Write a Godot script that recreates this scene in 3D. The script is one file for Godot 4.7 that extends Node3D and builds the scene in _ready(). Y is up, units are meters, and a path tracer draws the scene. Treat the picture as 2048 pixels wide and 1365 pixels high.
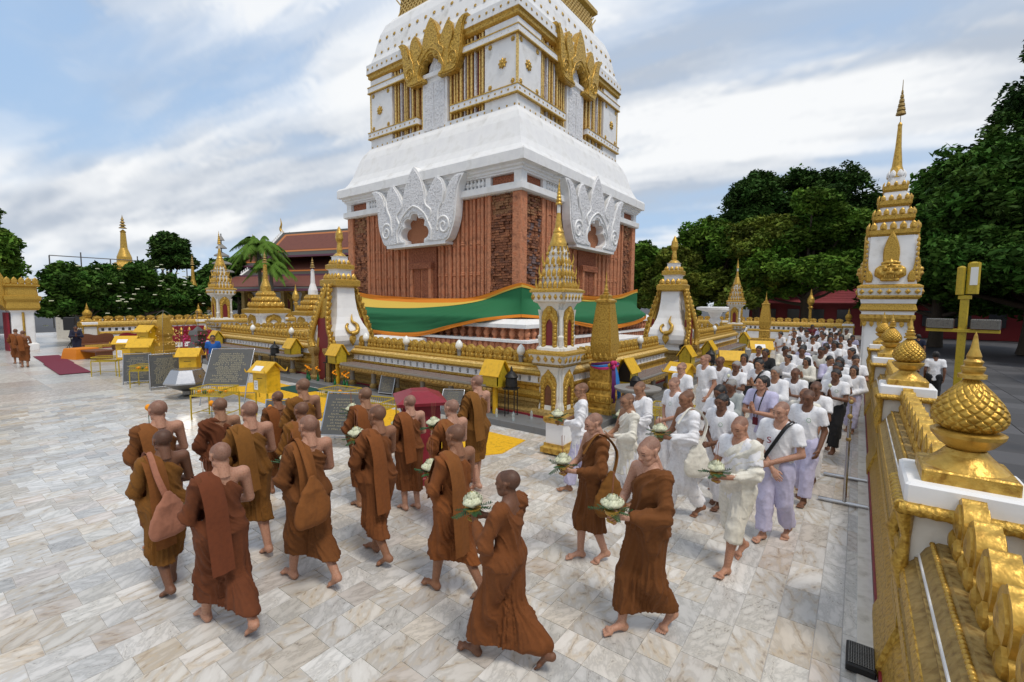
extends Node3D
# y up, metres. The paved court runs along -X (procession heading) and -Z (along the long boundary wall).

var M := {}
var used := {}
var rng := RandomNumberGenerator.new()
var cached := {}

class G:
	var st := SurfaceTool.new()
	var grp := 1
	func _init() -> void:
		st.begin(Mesh.PRIMITIVE_TRIANGLES)
		st.set_smooth_group(-1)
	func flat() -> void:
		st.set_smooth_group(-1)
	func soft() -> void:
		grp += 1
		st.set_smooth_group(grp)
	func tint(c: Color) -> void:
		st.set_color(c)
	func tri(a: Vector3, b: Vector3, c: Vector3) -> void:
		st.add_vertex(a); st.add_vertex(c); st.add_vertex(b)
	func quad(a: Vector3, b: Vector3, c: Vector3, d: Vector3) -> void:
		st.add_vertex(a); st.add_vertex(c); st.add_vertex(b)
		st.add_vertex(a); st.add_vertex(d); st.add_vertex(c)
	func box(c: Vector3, s: Vector3, b := Basis()) -> void:
		flat()
		var x := b.x * s.x * .5; var y := b.y * s.y * .5; var z := b.z * s.z * .5
		quad(c - x - y + z, c + x - y + z, c + x + y + z, c - x + y + z)
		quad(c + x - y - z, c - x - y - z, c - x + y - z, c + x + y - z)
		quad(c + x - y + z, c + x - y - z, c + x + y - z, c + x + y + z)
		quad(c - x - y - z, c - x - y + z, c - x + y + z, c - x + y - z)
		quad(c - x + y + z, c + x + y + z, c + x + y - z, c - x + y - z)
		quad(c - x - y - z, c + x - y - z, c + x - y + z, c - x - y + z)
	func cbox(c: Vector3, s: Vector3, e := .015, b := Basis()) -> void:
		# box with chamfered vertical and top edges
		var hx := s.x * .5; var hz := s.z * .5
		var pl := func(k: float, y: float) -> Array:
			var x := hx - k; var z := hz - k
			var r := []
			for p in [[x, z - e], [x - e, z], [e - x, z], [-x, z - e], [-x, e - z], [e - x, -z], [x - e, -z], [x, e - z]]:
				r.append(c + b * Vector3(p[0], y, p[1]))
			return r
		flat()
		rings([pl.call(0.0, -s.y * .5), pl.call(0.0, s.y * .5 - e), pl.call(e, s.y * .5)], true, true)
	func rings(r: Array, caps := true, shut := true) -> void:
		# rings of equal length, listed from the bottom up, each running clockwise seen from above
		for k in r.size() - 1:
			var a = r[k]; var b = r[k + 1]
			var n: int = a.size()
			for i in (n if shut else n - 1):
				var j := (i + 1) % n
				quad(a[i], b[i], b[j], a[j])
		if caps:
			cap(r[0], false); cap(r[-1], true)
	func cap(r, up: bool) -> void:
		flat()
		var m := Vector3.ZERO
		for p in r: m += p
		m /= r.size()
		for i in r.size():
			var j: int = (i + 1) % r.size()
			if up: tri(m, r[j], r[i])
			else: tri(m, r[i], r[j])
	func loft(prof: Array, plan: PackedVector2Array, at := Vector3.ZERO, round_ := false, b := Basis(), whole := false) -> void:
		# prof: [radius, height] pairs upwards; plan: a unit outline, clockwise seen from above
		var last := []
		var first := []
		if whole: soft()
		elif not round_: flat()
		for k in prof.size():
			var r := []
			for p in plan:
				r.append(at + b * Vector3(p.x * prof[k][0], prof[k][1], p.y * prof[k][0]))
			if k > 0:
				if round_ and not whole: soft()
				for i in r.size():
					var j: int = (i + 1) % r.size()
					quad(last[i], r[i], r[j], last[j])
			else: first = r
			last = r
		if prof[0][0] > .002: cap(first, false)
		if prof[-1][0] > .002: cap(last, true)
	func tube(path: Array, rad, seg := 8, caps := true) -> void:
		soft()
		var rs := []
		var up := Vector3.UP
		for k in path.size():
			var d: Vector3 = (path[mini(k + 1, path.size() - 1)] - path[maxi(k - 1, 0)]).normalized()
			if absf(d.dot(up)) > .95: up = Vector3.RIGHT if absf(d.x) < .9 else Vector3.BACK
			var s := d.cross(up).normalized(); var t := s.cross(d).normalized()
			up = t
			var ra: float = rad[k] if rad is Array else rad
			var r := []
			for i in seg:
				var an := TAU * i / seg
				r.append(path[k] + (s * cos(an) + t * sin(an)) * ra)
			rs.append(r)
		for k in rs.size() - 1:
			for i in seg:
				var j := (i + 1) % seg
				quad(rs[k][i], rs[k + 1][i], rs[k + 1][j], rs[k][j])
		if caps:
			cap(rs[0], false); cap(rs[-1], true)
	func ext(poly: PackedVector2Array, depth: float, xf := Transform3D(), pillow := 0.0, round_sides := false) -> void:
		# outline in local xy (counter-clockwise seen from +z) pushed out along +z; pillow > 0 shrinks the front ring
		var n := poly.size()
		var m := Vector2.ZERO
		for p in poly: m += p
		m /= n
		var ring := func(k: float, z: float) -> Array:
			var r := []
			for p in poly:
				var q: Vector2 = m + (p - m) * k
				r.append(xf * Vector3(q.x, q.y, z))
			return r
		var st_: Array = [ring.call(1.0, 0.0), ring.call(1.0, depth * (.55 if pillow > 0 else 1.0))]
		if pillow > 0: st_.append(ring.call(1.0 - pillow, depth))
		for k in st_.size() - 1:
			if round_sides: soft()
			else: flat()
			for i in n:
				var j := (i + 1) % n
				quad(st_[k][i], st_[k][j], st_[k + 1][j], st_[k + 1][i])
		flat()
		var t := Geometry2D.triangulate_polygon(poly)
		var f: Array = st_[-1]
		for i in range(0, t.size(), 3):
			var a := poly[t[i]]; var b := poly[t[i + 1]]; var c := poly[t[i + 2]]
			if (b - a).cross(c - a) > 0:
				tri(f[t[i]], f[t[i + 1]], f[t[i + 2]]); tri(st_[0][t[i]], st_[0][t[i + 2]], st_[0][t[i + 1]])
			else:
				tri(f[t[i]], f[t[i + 2]], f[t[i + 1]]); tri(st_[0][t[i]], st_[0][t[i + 1]], st_[0][t[i + 2]])
	func grid(g: Array, two := 0.0) -> void:
		# rows of points; a smooth sheet, given a thickness when two > 0
		soft()
		for k in g.size() - 1:
			for i in g[k].size() - 1:
				quad(g[k][i], g[k][i + 1], g[k + 1][i + 1], g[k + 1][i])
		if two > 0:
			var h := []
			for k in g.size():
				var r := []
				for i in g[k].size():
					var dx: Vector3 = g[k][mini(i + 1, g[k].size() - 1)] - g[k][maxi(i - 1, 0)]
					var dy: Vector3 = g[mini(k + 1, g.size() - 1)][i] - g[maxi(k - 1, 0)][i]
					r.append(g[k][i] - dx.cross(dy).normalized() * two)
				h.append(r)
			soft()
			for k in g.size() - 1:
				for i in g[k].size() - 1:
					quad(h[k][i + 1], h[k][i], h[k + 1][i], h[k + 1][i + 1])
			flat()
			var e := g.size() - 1; var w: int = g[0].size() - 1
			for i in w:
				quad(h[0][i], h[0][i + 1], g[0][i + 1], g[0][i])
				quad(g[e][i], g[e][i + 1], h[e][i + 1], h[e][i])
			for k in e:
				quad(h[k + 1][0], h[k][0], g[k][0], g[k + 1][0])
				quad(g[k + 1][w], g[k][w], h[k][w], h[k + 1][w])
	func ball(c: Vector3, r: Vector3, seg := 12, rows := 8) -> void:
		soft()
		var rs := []
		for k in rows + 1:
			var a := PI * k / rows - PI / 2
			var q := []
			for i in seg:
				var t := -TAU * i / seg
				q.append(c + Vector3(cos(a) * cos(t) * r.x, sin(a) * r.y, -cos(a) * sin(t) * r.z))
			rs.append(q)
		for k in rows:
			for i in seg:
				var j := (i + 1) % seg
				if k == 0: tri(rs[0][0], rs[1][i], rs[1][j])
				elif k == rows - 1: tri(rs[k][i], rs[rows][0], rs[k][j])
				else: quad(rs[k][i], rs[k + 1][i], rs[k + 1][j], rs[k][j])
	func add(m: Mesh, xf: Transform3D) -> void:
		st.append_from(m, 0, xf)
	func mesh() -> ArrayMesh:
		st.generate_normals()
		st.index()
		return st.commit()

func circle(n: int, turn := 0.0) -> PackedVector2Array:
	var p := PackedVector2Array()
	for i in n: p.append(Vector2.from_angle(turn + TAU * i / n))
	return p
func square() -> PackedVector2Array:
	return PackedVector2Array([Vector2(1, 1), Vector2(-1, 1), Vector2(-1, -1), Vector2(1, -1)])
func redent(k := .16, n := 2) -> PackedVector2Array:
	# a square whose corners step back n times
	var p := PackedVector2Array()
	for q in 4:
		var c := []
		var x := 1.0; var y := 1 - k * n
		c.append(Vector2(x, y))
		for i in n:
			x -= k
			c.append(Vector2(x, y))
			y += k
			c.append(Vector2(x, y))
		for v in c: p.append(v.rotated(q * PI / 2))
	return p
func petal(w: float, h: float, n := 5) -> PackedVector2Array:
	# a lotus petal outline standing on y = 0, counter-clockwise
	var l := []
	for i in n + 1:
		var t := float(i) / n
		l.append(Vector2(w * .5 * (sin(PI * (.26 + .74 * t)) ** .8) * (1.0 if t < .5 else 1.0 - .1 * (t - .5)), h * t ** .9))
	var p := PackedVector2Array()
	for v in l: p.append(v)
	for i in range(n - 1, -1, -1): p.append(Vector2(-l[i].x, l[i].y))
	return p

func numbered(n: String) -> String:
	used[n] = used.get(n, -1) + 1
	return n if used[n] == 0 else "%s_%03d" % [n, used[n]]
func thing(called: String, label: String, category: String, at := Vector3.ZERO, turn := 0.0, group := "") -> Node3D:
	var o := Node3D.new()
	o.name = numbered(called)
	add_child(o)
	o.position = at; o.rotation.y = turn
	return tag(o, label, category, group)
func tag(o: Node3D, label: String, category: String, group := "") -> Node3D:
	o.set_meta("label", label); o.set_meta("category", category)
	if group: o.set_meta("group", group)
	return o
func part(p: Node, called: String, m: Mesh, mat: Material, xf := Transform3D()) -> MeshInstance3D:
	var o := MeshInstance3D.new()
	o.name = called; o.mesh = m; o.material_override = mat; o.transform = xf
	p.add_child(o, true)
	return o
func solo(called: String, label: String, category: String, m: Mesh, mat: Material, at := Vector3.ZERO, turn := 0.0, group := "") -> MeshInstance3D:
	var o := part(self, numbered(called), m, mat, Transform3D(Basis(Vector3.UP, turn), at))
	tag(o, label, category, group)
	return o
func setting(called: String, m: Mesh, mat: Material) -> MeshInstance3D:
	var o := part(self, called, m, mat)
	o.set_meta("kind", "structure")
	return o
func stuff(o: Node3D) -> Node3D:
	o.set_meta("kind", "stuff")
	return o
func copy(o: Node3D, called: String, at: Vector3, turn: float, label := "", group := "") -> Node3D:
	var c: Node3D = o.duplicate()
	c.name = numbered(called)
	add_child(c)
	c.position = at; c.rotation = Vector3(0, turn, 0)
	if label: c.set_meta("label", label)
	if group: c.set_meta("group", group)
	return c
func tf(x: float, y: float, z: float, turn := 0.0, s := 1.0) -> Transform3D:
	return Transform3D(Basis(Vector3.UP, turn).scaled(Vector3.ONE * s), Vector3(x, y, z))
func once(key: String, f: Callable) -> Mesh:
	if not cached.has(key): cached[key] = f.call()
	return cached[key]

# ---------- materials
func lin(r: float, g: float, b: float) -> Color:
	return Color(r, g, b).linear_to_srgb()
func noise(freq: float, type := FastNoiseLite.TYPE_SIMPLEX_SMOOTH, oct := 5, warp := 0.0, fract := FastNoiseLite.FRACTAL_FBM, sd := 1) -> FastNoiseLite:
	var n := FastNoiseLite.new()
	n.seed = sd; n.noise_type = type; n.frequency = freq; n.fractal_type = fract; n.fractal_octaves = oct
	if warp > 0:
		n.domain_warp_enabled = true; n.domain_warp_amplitude = warp; n.domain_warp_frequency = freq * 1.3; n.domain_warp_fractal_octaves = 3
	return n
func ntex(n: FastNoiseLite, ramp := [], size := 512, normal := 0.0) -> NoiseTexture2D:
	var t := NoiseTexture2D.new()
	t.width = size; t.height = size; t.seamless = true; t.seamless_blend_skirt = .25; t.noise = n
	if normal > 0:
		t.as_normal_map = true; t.bump_strength = normal
	elif ramp:
		var g := Gradient.new()
		g.offsets = PackedFloat32Array(ramp.map(func(r): return r[0]))
		g.colors = PackedColorArray(ramp.map(func(r): return r[1]))
		t.color_ramp = g
	return t
func mat(key: String, c: Color, rough := .7, metal := 0.0) -> StandardMaterial3D:
	var m := StandardMaterial3D.new()
	m.resource_name = key; m.albedo_color = c; m.roughness = rough; m.metallic = metal
	M[key] = m
	return m
func tri_map(m: StandardMaterial3D, sc: float, world := true) -> void:
	m.uv1_triplanar = true; m.uv1_world_triplanar = world; m.uv1_scale = Vector3.ONE * sc
func grey(a: float) -> Color:
	return Color(a, a, a)
func materials() -> void:
	var mottle := ntex(noise(.012, FastNoiseLite.TYPE_SIMPLEX_SMOOTH, 5, 20), [[0.0, grey(.76)], [.35, grey(.94)], [.6, grey(1)], [1.0, grey(.9)]])
	var carved := ntex(noise(.02, FastNoiseLite.TYPE_CELLULAR, 3, 24), [], 512, 10.0)
	var carved_h := ntex(noise(.022, FastNoiseLite.TYPE_CELLULAR, 3, 30, FastNoiseLite.FRACTAL_FBM, 7))
	var fine := ntex(noise(.06, FastNoiseLite.TYPE_SIMPLEX, 4), [], 256, 3.0)
	var stain := ntex(noise(.006, FastNoiseLite.TYPE_SIMPLEX_SMOOTH, 6, 40, FastNoiseLite.FRACTAL_FBM, 5), [[0.0, Color(.82, .81, .79)], [.22, Color(.95, .947, .94)], [.5, Color(1, 1, 1)], [1.0, Color(.96, .96, .965)]])
	var weave := ntex(noise(.2, FastNoiseLite.TYPE_SIMPLEX, 3), [[0.0, grey(.78)], [1.0, grey(1)]], 256)
	var gold_c := ntex(noise(.016, FastNoiseLite.TYPE_SIMPLEX_SMOOTH, 5, 24, FastNoiseLite.FRACTAL_FBM, 11), [[0.0, Color(.62, .54, .42)], [.34, Color(.88, .85, .78)], [.6, Color(1, 1, 1)], [1.0, Color(1, .97, .88)]])
	for g in [["gold", Color(.8, .655, .31), .4, .5], ["gold_carved", Color(.78, .64, .29), .42, .5], ["gold_dull", Color(.66, .56, .34), .55, .38], ["gold_pale", Color(.93, .8, .5), .45, .4], ["gold_smooth", Color(.78, .63, .27), .38, .55]]:
		var m := mat(g[0], g[1], g[2], g[3])
		m.albedo_texture = gold_c
		tri_map(m, .9)
		m.normal_enabled = true
		m.normal_texture = fine; m.normal_scale = .5
	M.gold_smooth.normal_enabled = false
	M.gold_carved.normal_texture = carved; M.gold_carved.normal_scale = 1.3
	M.gold_carved.uv1_scale = Vector3.ONE * 2.2
	M.gold_dull.normal_texture = carved; M.gold_dull.normal_scale = .35
	M.gold_dull.uv1_scale = Vector3.ONE * 1.6
	var gr := mat("gold_relief", Color(.82, .67, .3), .4, .5)
	gr.albedo_texture = gold_c; tri_map(gr, .9)
	gr.heightmap_enabled = true; gr.heightmap_texture = carved_h; gr.heightmap_scale = 5
	var w := mat("white", Color(.93, .93, .93), .62)
	w.albedo_texture = stain; tri_map(w, .35)
	w = mat("white_carved", Color(.92, .92, .93), .7)
	w.albedo_texture = mottle; tri_map(w, .9)
	w.heightmap_enabled = true; w.heightmap_texture = carved_h; w.heightmap_scale = 4.5
	w = mat("white_old", Color(.86, .85, .82), .75)
	w.albedo_texture = stain; tri_map(w, 1.1)
	w = mat("terracotta", lin(.55, .235, .125), .85)
	w.albedo_texture = ntex(noise(.01, FastNoiseLite.TYPE_SIMPLEX_SMOOTH, 6, 20, FastNoiseLite.FRACTAL_FBM, 21), [[0.0, Color(.72, .7, .72)], [.3, Color(.9, .87, .85)], [.5, Color(1, 1, 1)], [1.0, Color(1, .9, .83)]])
	tri_map(w, .5)
	w.normal_enabled = true; w.normal_texture = fine; w.normal_scale = .8
	w = mat("terracotta_carved", lin(.44, .18, .1), .9)
	w.albedo_texture = ntex(noise(.03, FastNoiseLite.TYPE_CELLULAR, 4, 20, FastNoiseLite.FRACTAL_FBM, 22), [[0.0, Color(.4, .3, .28)], [.4, Color(.85, .78, .74)], [1.0, Color(1, .94, .88)]])
	tri_map(w, .8)
	w.heightmap_enabled = true; w.heightmap_texture = carved_h; w.heightmap_scale = 4
	var bt := ntex(noise(.03, FastNoiseLite.TYPE_SIMPLEX, 5, 10, FastNoiseLite.FRACTAL_FBM, 23), [[0.0, Color(.35, .3, .28)], [.35, Color(.7, .62, .56)], [.6, Color(1, .95, .9)], [1.0, Color(1, 1, 1)]])
	for b in [["brick_a", .47, .22, .12], ["brick_b", .36, .16, .09], ["brick_c", .42, .24, .13], ["brick_d", .27, .13, .085], ["brick_e", .26, .2, .22]]:
		w = mat(b[0], lin(b[1], b[2], b[3]), .92)
		w.albedo_texture = bt; tri_map(w, 1.3)
		w.normal_enabled = true; w.normal_texture = carved; w.normal_scale = 1.0
	w = mat("maroon", lin(.17, .012, .016), .5)
	w = mat("window_glass", lin(.05, .055, .06), .12)
	w = mat("dark", lin(.012, .01, .01), .6)
	w = mat("red_paint", lin(.25, .012, .025), .45)
	w.albedo_texture = mottle; tri_map(w, 1.0)
	w = mat("yellow_paint", lin(.72, .42, .012), .45)
	w.albedo_texture = mottle; tri_map(w, .9)
	w = mat("yellow_old", lin(.5, .36, .02), .5)
	w.albedo_texture = mottle; tri_map(w, 1.4)
	for c in [["cloth_green", .008, .17, .055], ["cloth_orange", .85, .26, .005], ["cloth_yellow", .85, .58, .08], ["cloth_red_orange", .8, .12, .01]]:
		w = mat(c[0], lin(c[1], c[2], c[3]), .75)
		w.rim_enabled = true; w.rim = .25
		w.albedo_texture = weave; tri_map(w, 3.0)
	w = mat("carpet_yellow", lin(.78, .43, .005), .95)
	w.albedo_texture = mottle; tri_map(w, 1.2)
	w.normal_enabled = true; w.normal_texture = fine
	w = mat("carpet_red", lin(.2, .022, .05), .95)
	w.albedo_texture = weave; tri_map(w, 2.0)
	w = mat("carpet_green", lin(.005, .07, .05), .95)
	w.albedo_texture = weave; tri_map(w, 2.0)
	w = mat("steel", Color(.72, .72, .73), .22, 1.0)
	w.roughness_texture = mottle; tri_map(w, 1.5)
	w = mat("steel_dull", Color(.5, .49, .47), .38, .9)
	w.albedo_texture = mottle; tri_map(w, 1.5)
	w = mat("iron", lin(.015, .015, .016), .5, .3)
	w = mat("slate", lin(.085, .085, .082), .35)
	w.albedo_texture = mottle; tri_map(w, 1.2)
	w = mat("ash", lin(.3, .26, .24), 1.0)
	w.albedo_texture = ntex(noise(.12, FastNoiseLite.TYPE_SIMPLEX, 4, 0, FastNoiseLite.FRACTAL_FBM, 30), [[0.0, Color(.3, .27, .26)], [.45, Color(.8, .75, .72)], [1.0, Color(1, .95, .92)]], 256)
	tri_map(w, 1.5)
	w.heightmap_enabled = true; w.heightmap_texture = carved_h; w.heightmap_scale = 2
	w = mat("stone", lin(.24, .23, .215), .7)
	w.albedo_texture = stain; tri_map(w, 1.2)
	w = mat("curb", lin(.16, .165, .17), .55)
	w.albedo_texture = stain; tri_map(w, 1.0)
	w = mat("paper", Color(.9, .9, .9), .8)
	w = mat("ink", lin(.03, .03, .05), .8)
	w = mat("gilt_letter", lin(.42, .37, .22), .5)
	w = mat("wood", lin(.17, .06, .025), .5)
	w.albedo_texture = mottle; tri_map(w, 1.5)
	w = mat("roof_red", lin(.17, .05, .03), .7)
	w.albedo_texture = mottle; tri_map(w, .4)
	w = mat("roof_orange", lin(.42, .14, .03), .6)
	w = mat("roof_dark", lin(.06, .055, .045), .6)
	w = mat("roof_mauve", lin(.16, .06, .1), .6)
	w = mat("roof_pink", lin(.3, .05, .06), .6)
	w.albedo_texture = mottle; tri_map(w, .3)
	w = mat("tarmac", lin(.055, .055, .06), .75)
	w.albedo_texture = stain; tri_map(w, .5)
	w = mat("glass_white", Color(.9, .9, .88), .25)
	w = mat("plastic_clear", Color(.8, .88, .9, .25), .08)
	w.transparency = BaseMaterial3D.TRANSPARENCY_ALPHA
	w = mat("ribbon_blue", lin(.03, .2, .55), .6)
	w = mat("ribbon_pink", lin(.5, .02, .14), .6)
	w = mat("ribbon_violet", lin(.1, .01, .1), .6)
	w = mat("bottle_green", lin(.01, .12, .04), .2)
	w = mat("marigold", lin(.85, .3, .0), .8)
	w = mat("petal_white", lin(.7, .72, .52), .6)
	w.backlight_enabled = true; w.backlight = grey(.25)
	w = mat("leaf_bunch", lin(.02, .075, .018), .55)
	w.backlight_enabled = true; w.backlight = grey(.2)
	w = mat("incense", lin(.3, .12, .07), .9)
	w = mat("speaker_black", lin(.01, .01, .012), .6)
	w = mat("blue_shirt", lin(.01, .09, .36), .9)
	w = mat("navy", lin(.012, .014, .035), .9)
	# marble: two vein patterns
	for i in 2:
		w = mat("marble_%d" % i, Color(1, 1, 1), .27)
		w.vertex_color_use_as_albedo = true
		w.albedo_texture = ntex(noise(.004 if i == 0 else .006, FastNoiseLite.TYPE_SIMPLEX_SMOOTH, 6, 55, FastNoiseLite.FRACTAL_RIDGED, 40 + i),
			[[0.0, Color(1, .995, .985)], [.42, Color(.96, .95, .935)], [.58, Color(.88, .865, .845)], [.7, Color(.92, .885, .83)], [.85, Color(.8, .755, .7)], [1.0, Color(.58, .56, .54)]] if i == 0 else
			[[0.0, Color(.99, .985, .98)], [.45, Color(.93, .927, .92)], [.62, Color(.83, .827, .82)], [.74, Color(.93, .925, .91)], [.9, Color(.7, .69, .68)], [1.0, Color(.5, .49, .485)]], 1024)
		w.roughness_texture = mottle
	# leaves
	for l in [["leaf_dark", .052, .125, .022], ["leaf_mid", .09, .185, .026], ["leaf_olive", .13, .18, .03], ["leaf_palm", .1, .19, .03], ["leaf_deep", .036, .085, .018]]:
		w = mat(l[0], lin(l[1], l[2], l[3]), .75)
		w.metallic_specular = .25
		w.vertex_color_use_as_albedo = true
		w.backlight_enabled = true; w.backlight = grey(.25)
	w = mat("bark", lin(.09, .07, .05), .9)
	w.albedo_texture = mottle; tri_map(w, 1.0)
	w = mat("bark_palm", lin(.2, .19, .16), .9)
	w.albedo_texture = mottle; tri_map(w, 2.0)

func _ready() -> void:
	rng.seed = 7
	# ---- camera, sky, sun, exposure
	var cam := Camera3D.new()
	cam.name = "camera"
	add_child(cam)
	cam.position = Vector3(0, 2.95, 0)
	cam.rotation_degrees = Vector3(-4.69, 36.8, .47)
	cam.fov = 72.8
	cam.near = .05; cam.far = 600
	cam.current = true
	var we := WorldEnvironment.new()
	we.name = "environment"
	var e := Environment.new()
	e.background_mode = Environment.BG_SKY
	e.tonemap_mode = Environment.TONE_MAPPER_LINEAR
	e.tonemap_exposure = 1.02
	e.sdfgi_enabled = true; e.ssao_enabled = true; e.ssil_enabled = true
	var sky := Sky.new()
	var sm := PanoramaSkyMaterial.new()
	sm.panorama = sky_picture()
	sky.sky_material = sm
	e.sky = sky
	we.environment = e
	add_child(we)
	var sun := DirectionalLight3D.new()
	sun.name = "sun"
	add_child(sun)
	sun.light_energy = .62
	sun.light_color = Color(1, .96, .9)
	sun.light_angular_distance = 14
	sun.rotation_degrees = Vector3(-62, 70, 0)
	sun.shadow_enabled = true
	materials()
	build_all()

func sky_picture() -> ImageTexture:
	var w := 1400; var h := 700
	var im := Image.create_empty(w, h, false, Image.FORMAT_RGBF)
	im.fill(Color(.5, .53, .58))
	var n1 := noise(.55, FastNoiseLite.TYPE_SIMPLEX_SMOOTH, 5, 1.1, FastNoiseLite.FRACTAL_FBM, 3)
	n1.domain_warp_frequency = .5
	var n2 := noise(.5, FastNoiseLite.TYPE_SIMPLEX_SMOOTH, 4, 0, FastNoiseLite.FRACTAL_FBM, 9)
	var fw := Vector2(-.985, .17)   # the way the cloud streets run
	var sd := Vector2(-fw.y, fw.x)
	for y in h / 2 + 2:
		var el := PI / 2 - PI * (y + .5) / h
		var sy := sin(maxf(el, 0.0)); var cy := cos(el)
		var step := 1 if y > 120 else 2
		for x in range(0, w, step):
			var a := TAU * (x + .5) / w
			var d := Vector2(sin(a) * cy, -cos(a) * cy) / (sy + .13)
			var u := d.dot(sd); var v := d.dot(fw)
			var c := n1.get_noise_2d(u * 2.4 + 3.0, v * .62)
			var b := n2.get_noise_2d(u * .75 + 11.0, v * .5 + 4.0)
			var cover := clampf(.76 + c * .75 + b * 1.1, 0.0, 1.0)
			cover = cover * cover * (3 - 2 * cover)
			var tone := clampf(.5 + n1.get_noise_2d(u * 7.0, v * 1.6 + 9.0) * .5 + c * 1.3 + n2.get_noise_2d(u * 2.6, v * .8 + 30.0) * 1.0, 0.0, 1.0)
			var blue := Color(.34, .52, .8).lerp(Color(.48, .64, .83), clampf(1.0 - sy * 2.0, 0, 1))
			var cl := Color(.5, .56, .65).lerp(Color(.93, .945, .96), tone)
			var low := clampf(1.0 - el / .12, 0.0, 1.0)
			var q := blue.lerp(cl, cover).lerp(Color(.74, .8, .87), low * .6)
			im.set_pixel(x, y, q)
			if step == 2 and x + 1 < w: im.set_pixel(x + 1, y, q)
	return ImageTexture.create_from_image(im)

func build_all() -> void:
	var t0 := Time.get_ticks_msec()
	for f in [ground, walls, stupa, shrines, gates, backdrop, trees, furniture, people]:
		f.call()
		print(f.get_method(), " ", Time.get_ticks_msec() - t0)

# ---------- ground
func tile_mesh(w: float, l: float, k: int) -> ArrayMesh:
	# one marble slab, top at y = 0, its own cut of the vein pattern and tone
	var g := G.new()
	slab(g, Vector3.ZERO, w, l, k)
	return g.mesh()
func slab(g: G, at: Vector3, w: float, l: float, k: int) -> void:
	var r := RandomNumberGenerator.new()
	r.seed = k * 7919 + 13
	var tones := [Color(.76, .745, .72), Color(.68, .68, .675), Color(.74, .72, .68), Color(.72, .665, .59), Color(.63, .62, .605), Color(.73, .675, .63), Color(.78, .77, .75)]
	var c: Color = tones[r.randi() % 7]
	c = c * r.randf_range(.78, 1.06)
	c.a = 1
	g.flat()
	g.tint(c)
	var a := w * .5 - .0012; var b := l * .5 - .0012; var e := .0018
	var t := r.randf_range(-.5, .9)
	var off := Vector2(r.randf(), r.randf())
	var uv := func(p: Vector3) -> Vector2:
		var q := Vector2(p.x - at.x, p.z - at.z).rotated(t)
		return Vector2(q.x * .95, q.y * .42) + off
	var lo := [Vector3(a, -.012, b), Vector3(-a, -.012, b), Vector3(-a, -.012, -b), Vector3(a, -.012, -b)]
	var up := []
	for p in lo: up.append(at + Vector3(p.x - signf(p.x) * e, r.randf_range(-.0008, .0008), p.z - signf(p.z) * e))
	for i in 4: lo[i] += at
	for i in 4:
		var j := (i + 1) % 4
		for p in [lo[i], up[j], up[i], lo[i], lo[j], up[j]]:
			g.st.set_uv(uv.call(p)); g.st.add_vertex(p)
	for p in [up[0], up[1], up[2], up[0], up[2], up[3]]:
		g.st.set_uv(uv.call(p)); g.st.add_vertex(p)

func ground() -> void:
	var g := G.new()
	g.box(Vector3(60, -.3, -60), Vector3(1200, .5, 1200))
	setting("ground", g.mesh(), M.tarmac)
	# the marble court: a bed of mortar with slabs on it, laid in columns along z
	g = G.new()
	g.box(Vector3(-28.8, -.056, -30), Vector3(58.3, .1, 90))
	var court := setting("court_pavement", g.mesh(), mat("mortar", lin(.52, .505, .49), .8))
	var var_n := 26
	var tiles := []
	var near := []
	var cols := {}
	var x := .34
	var ci := 0
	var rest := G.new(); var rest_far := G.new()
	var r := RandomNumberGenerator.new()
	r.seed = 5
	while x > -34.0:
		var w := .3 if ci != 1 else .2
		var z := 3.0 - r.randf() * .3
		while z > -46.0:
			var l: float = [.3, .3, .4][r.randi() % 3] if x < -.9 else .6
			var cx := x - w * .5; var cz := z - l * .5
			var dep := -.6 * cx - .8 * cz
			var side: float = cx * .8 - cz * .6
			var far := Vector2(cx, cz).length()
			if dep > .9 and absf(side) < dep * 1.2 + 1.0 and (far < 19.0):
				tiles.append([far, cx, cz, w, l])
			z -= l
		x -= w
		ci += 1
	tiles.sort_custom(func(p, q): return p[0] < q[0])
	var n_near := 0
	for t in tiles:
		var inside: bool = (-.6 * t[1] - .8 * t[2]) > 2.25 and absf(t[1] * .8 - t[2] * .6) < (-.6 * t[1] - .8 * t[2]) * 1.12
		var k: int = r.randi() % var_n
		if inside and n_near < 300:
			n_near += 1
			var key := "tile_%d_%.2f_%.2f" % [k, t[3], t[4]]
			var m: Mesh = once(key, func(): return tile_mesh(t[3], t[4], k + int(t[4] * 100) * 31))
			part(court, "tile", m, M["marble_%d" % (k % 2)], Transform3D(Basis(), Vector3(t[1], 0, t[2])))
		else:
			slab(rest if k % 2 == 0 else rest_far, Vector3(t[1], 0, t[2]), t[3], t[4], r.randi())
	stuff(part(court, "paving_slabs", rest.mesh(), M.marble_0))
	stuff(part(court, "paving_slabs", rest_far.mesh(), M.marble_1))
	# farther off the slabs can no longer be told apart: big patches of the same stone
	g = G.new()
	var xx := -57.0
	while xx < .3:
		var zz := -72.0
		while zz < 10.0:
			if Vector2(xx + .75, zz + .75).length() > 17.0:
				slab(g, Vector3(minf(xx + .75, -.42), -.003, zz + .75), 1.5, 1.5, r.randi())
			zz += 1.5
		xx += 1.5
	stuff(part(court, "paving_beyond", g.mesh(), M.marble_1))
	# grey street paving outside the boundary wall
	g = G.new()
	for i in 26:
		for k in 40:
			g.tint(grey(.4 + .35 * r.randf()))
			g.cbox(Vector3(1.75 + i * 1.0, -.04, 4 - k * 1.0), Vector3(.985, .08, .985), .006)
	var sp := mat("street_slab", lin(.13, .13, .14), .7)
	sp.vertex_color_use_as_albedo = true
	setting("street_pavement", g.mesh(), sp)

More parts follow.
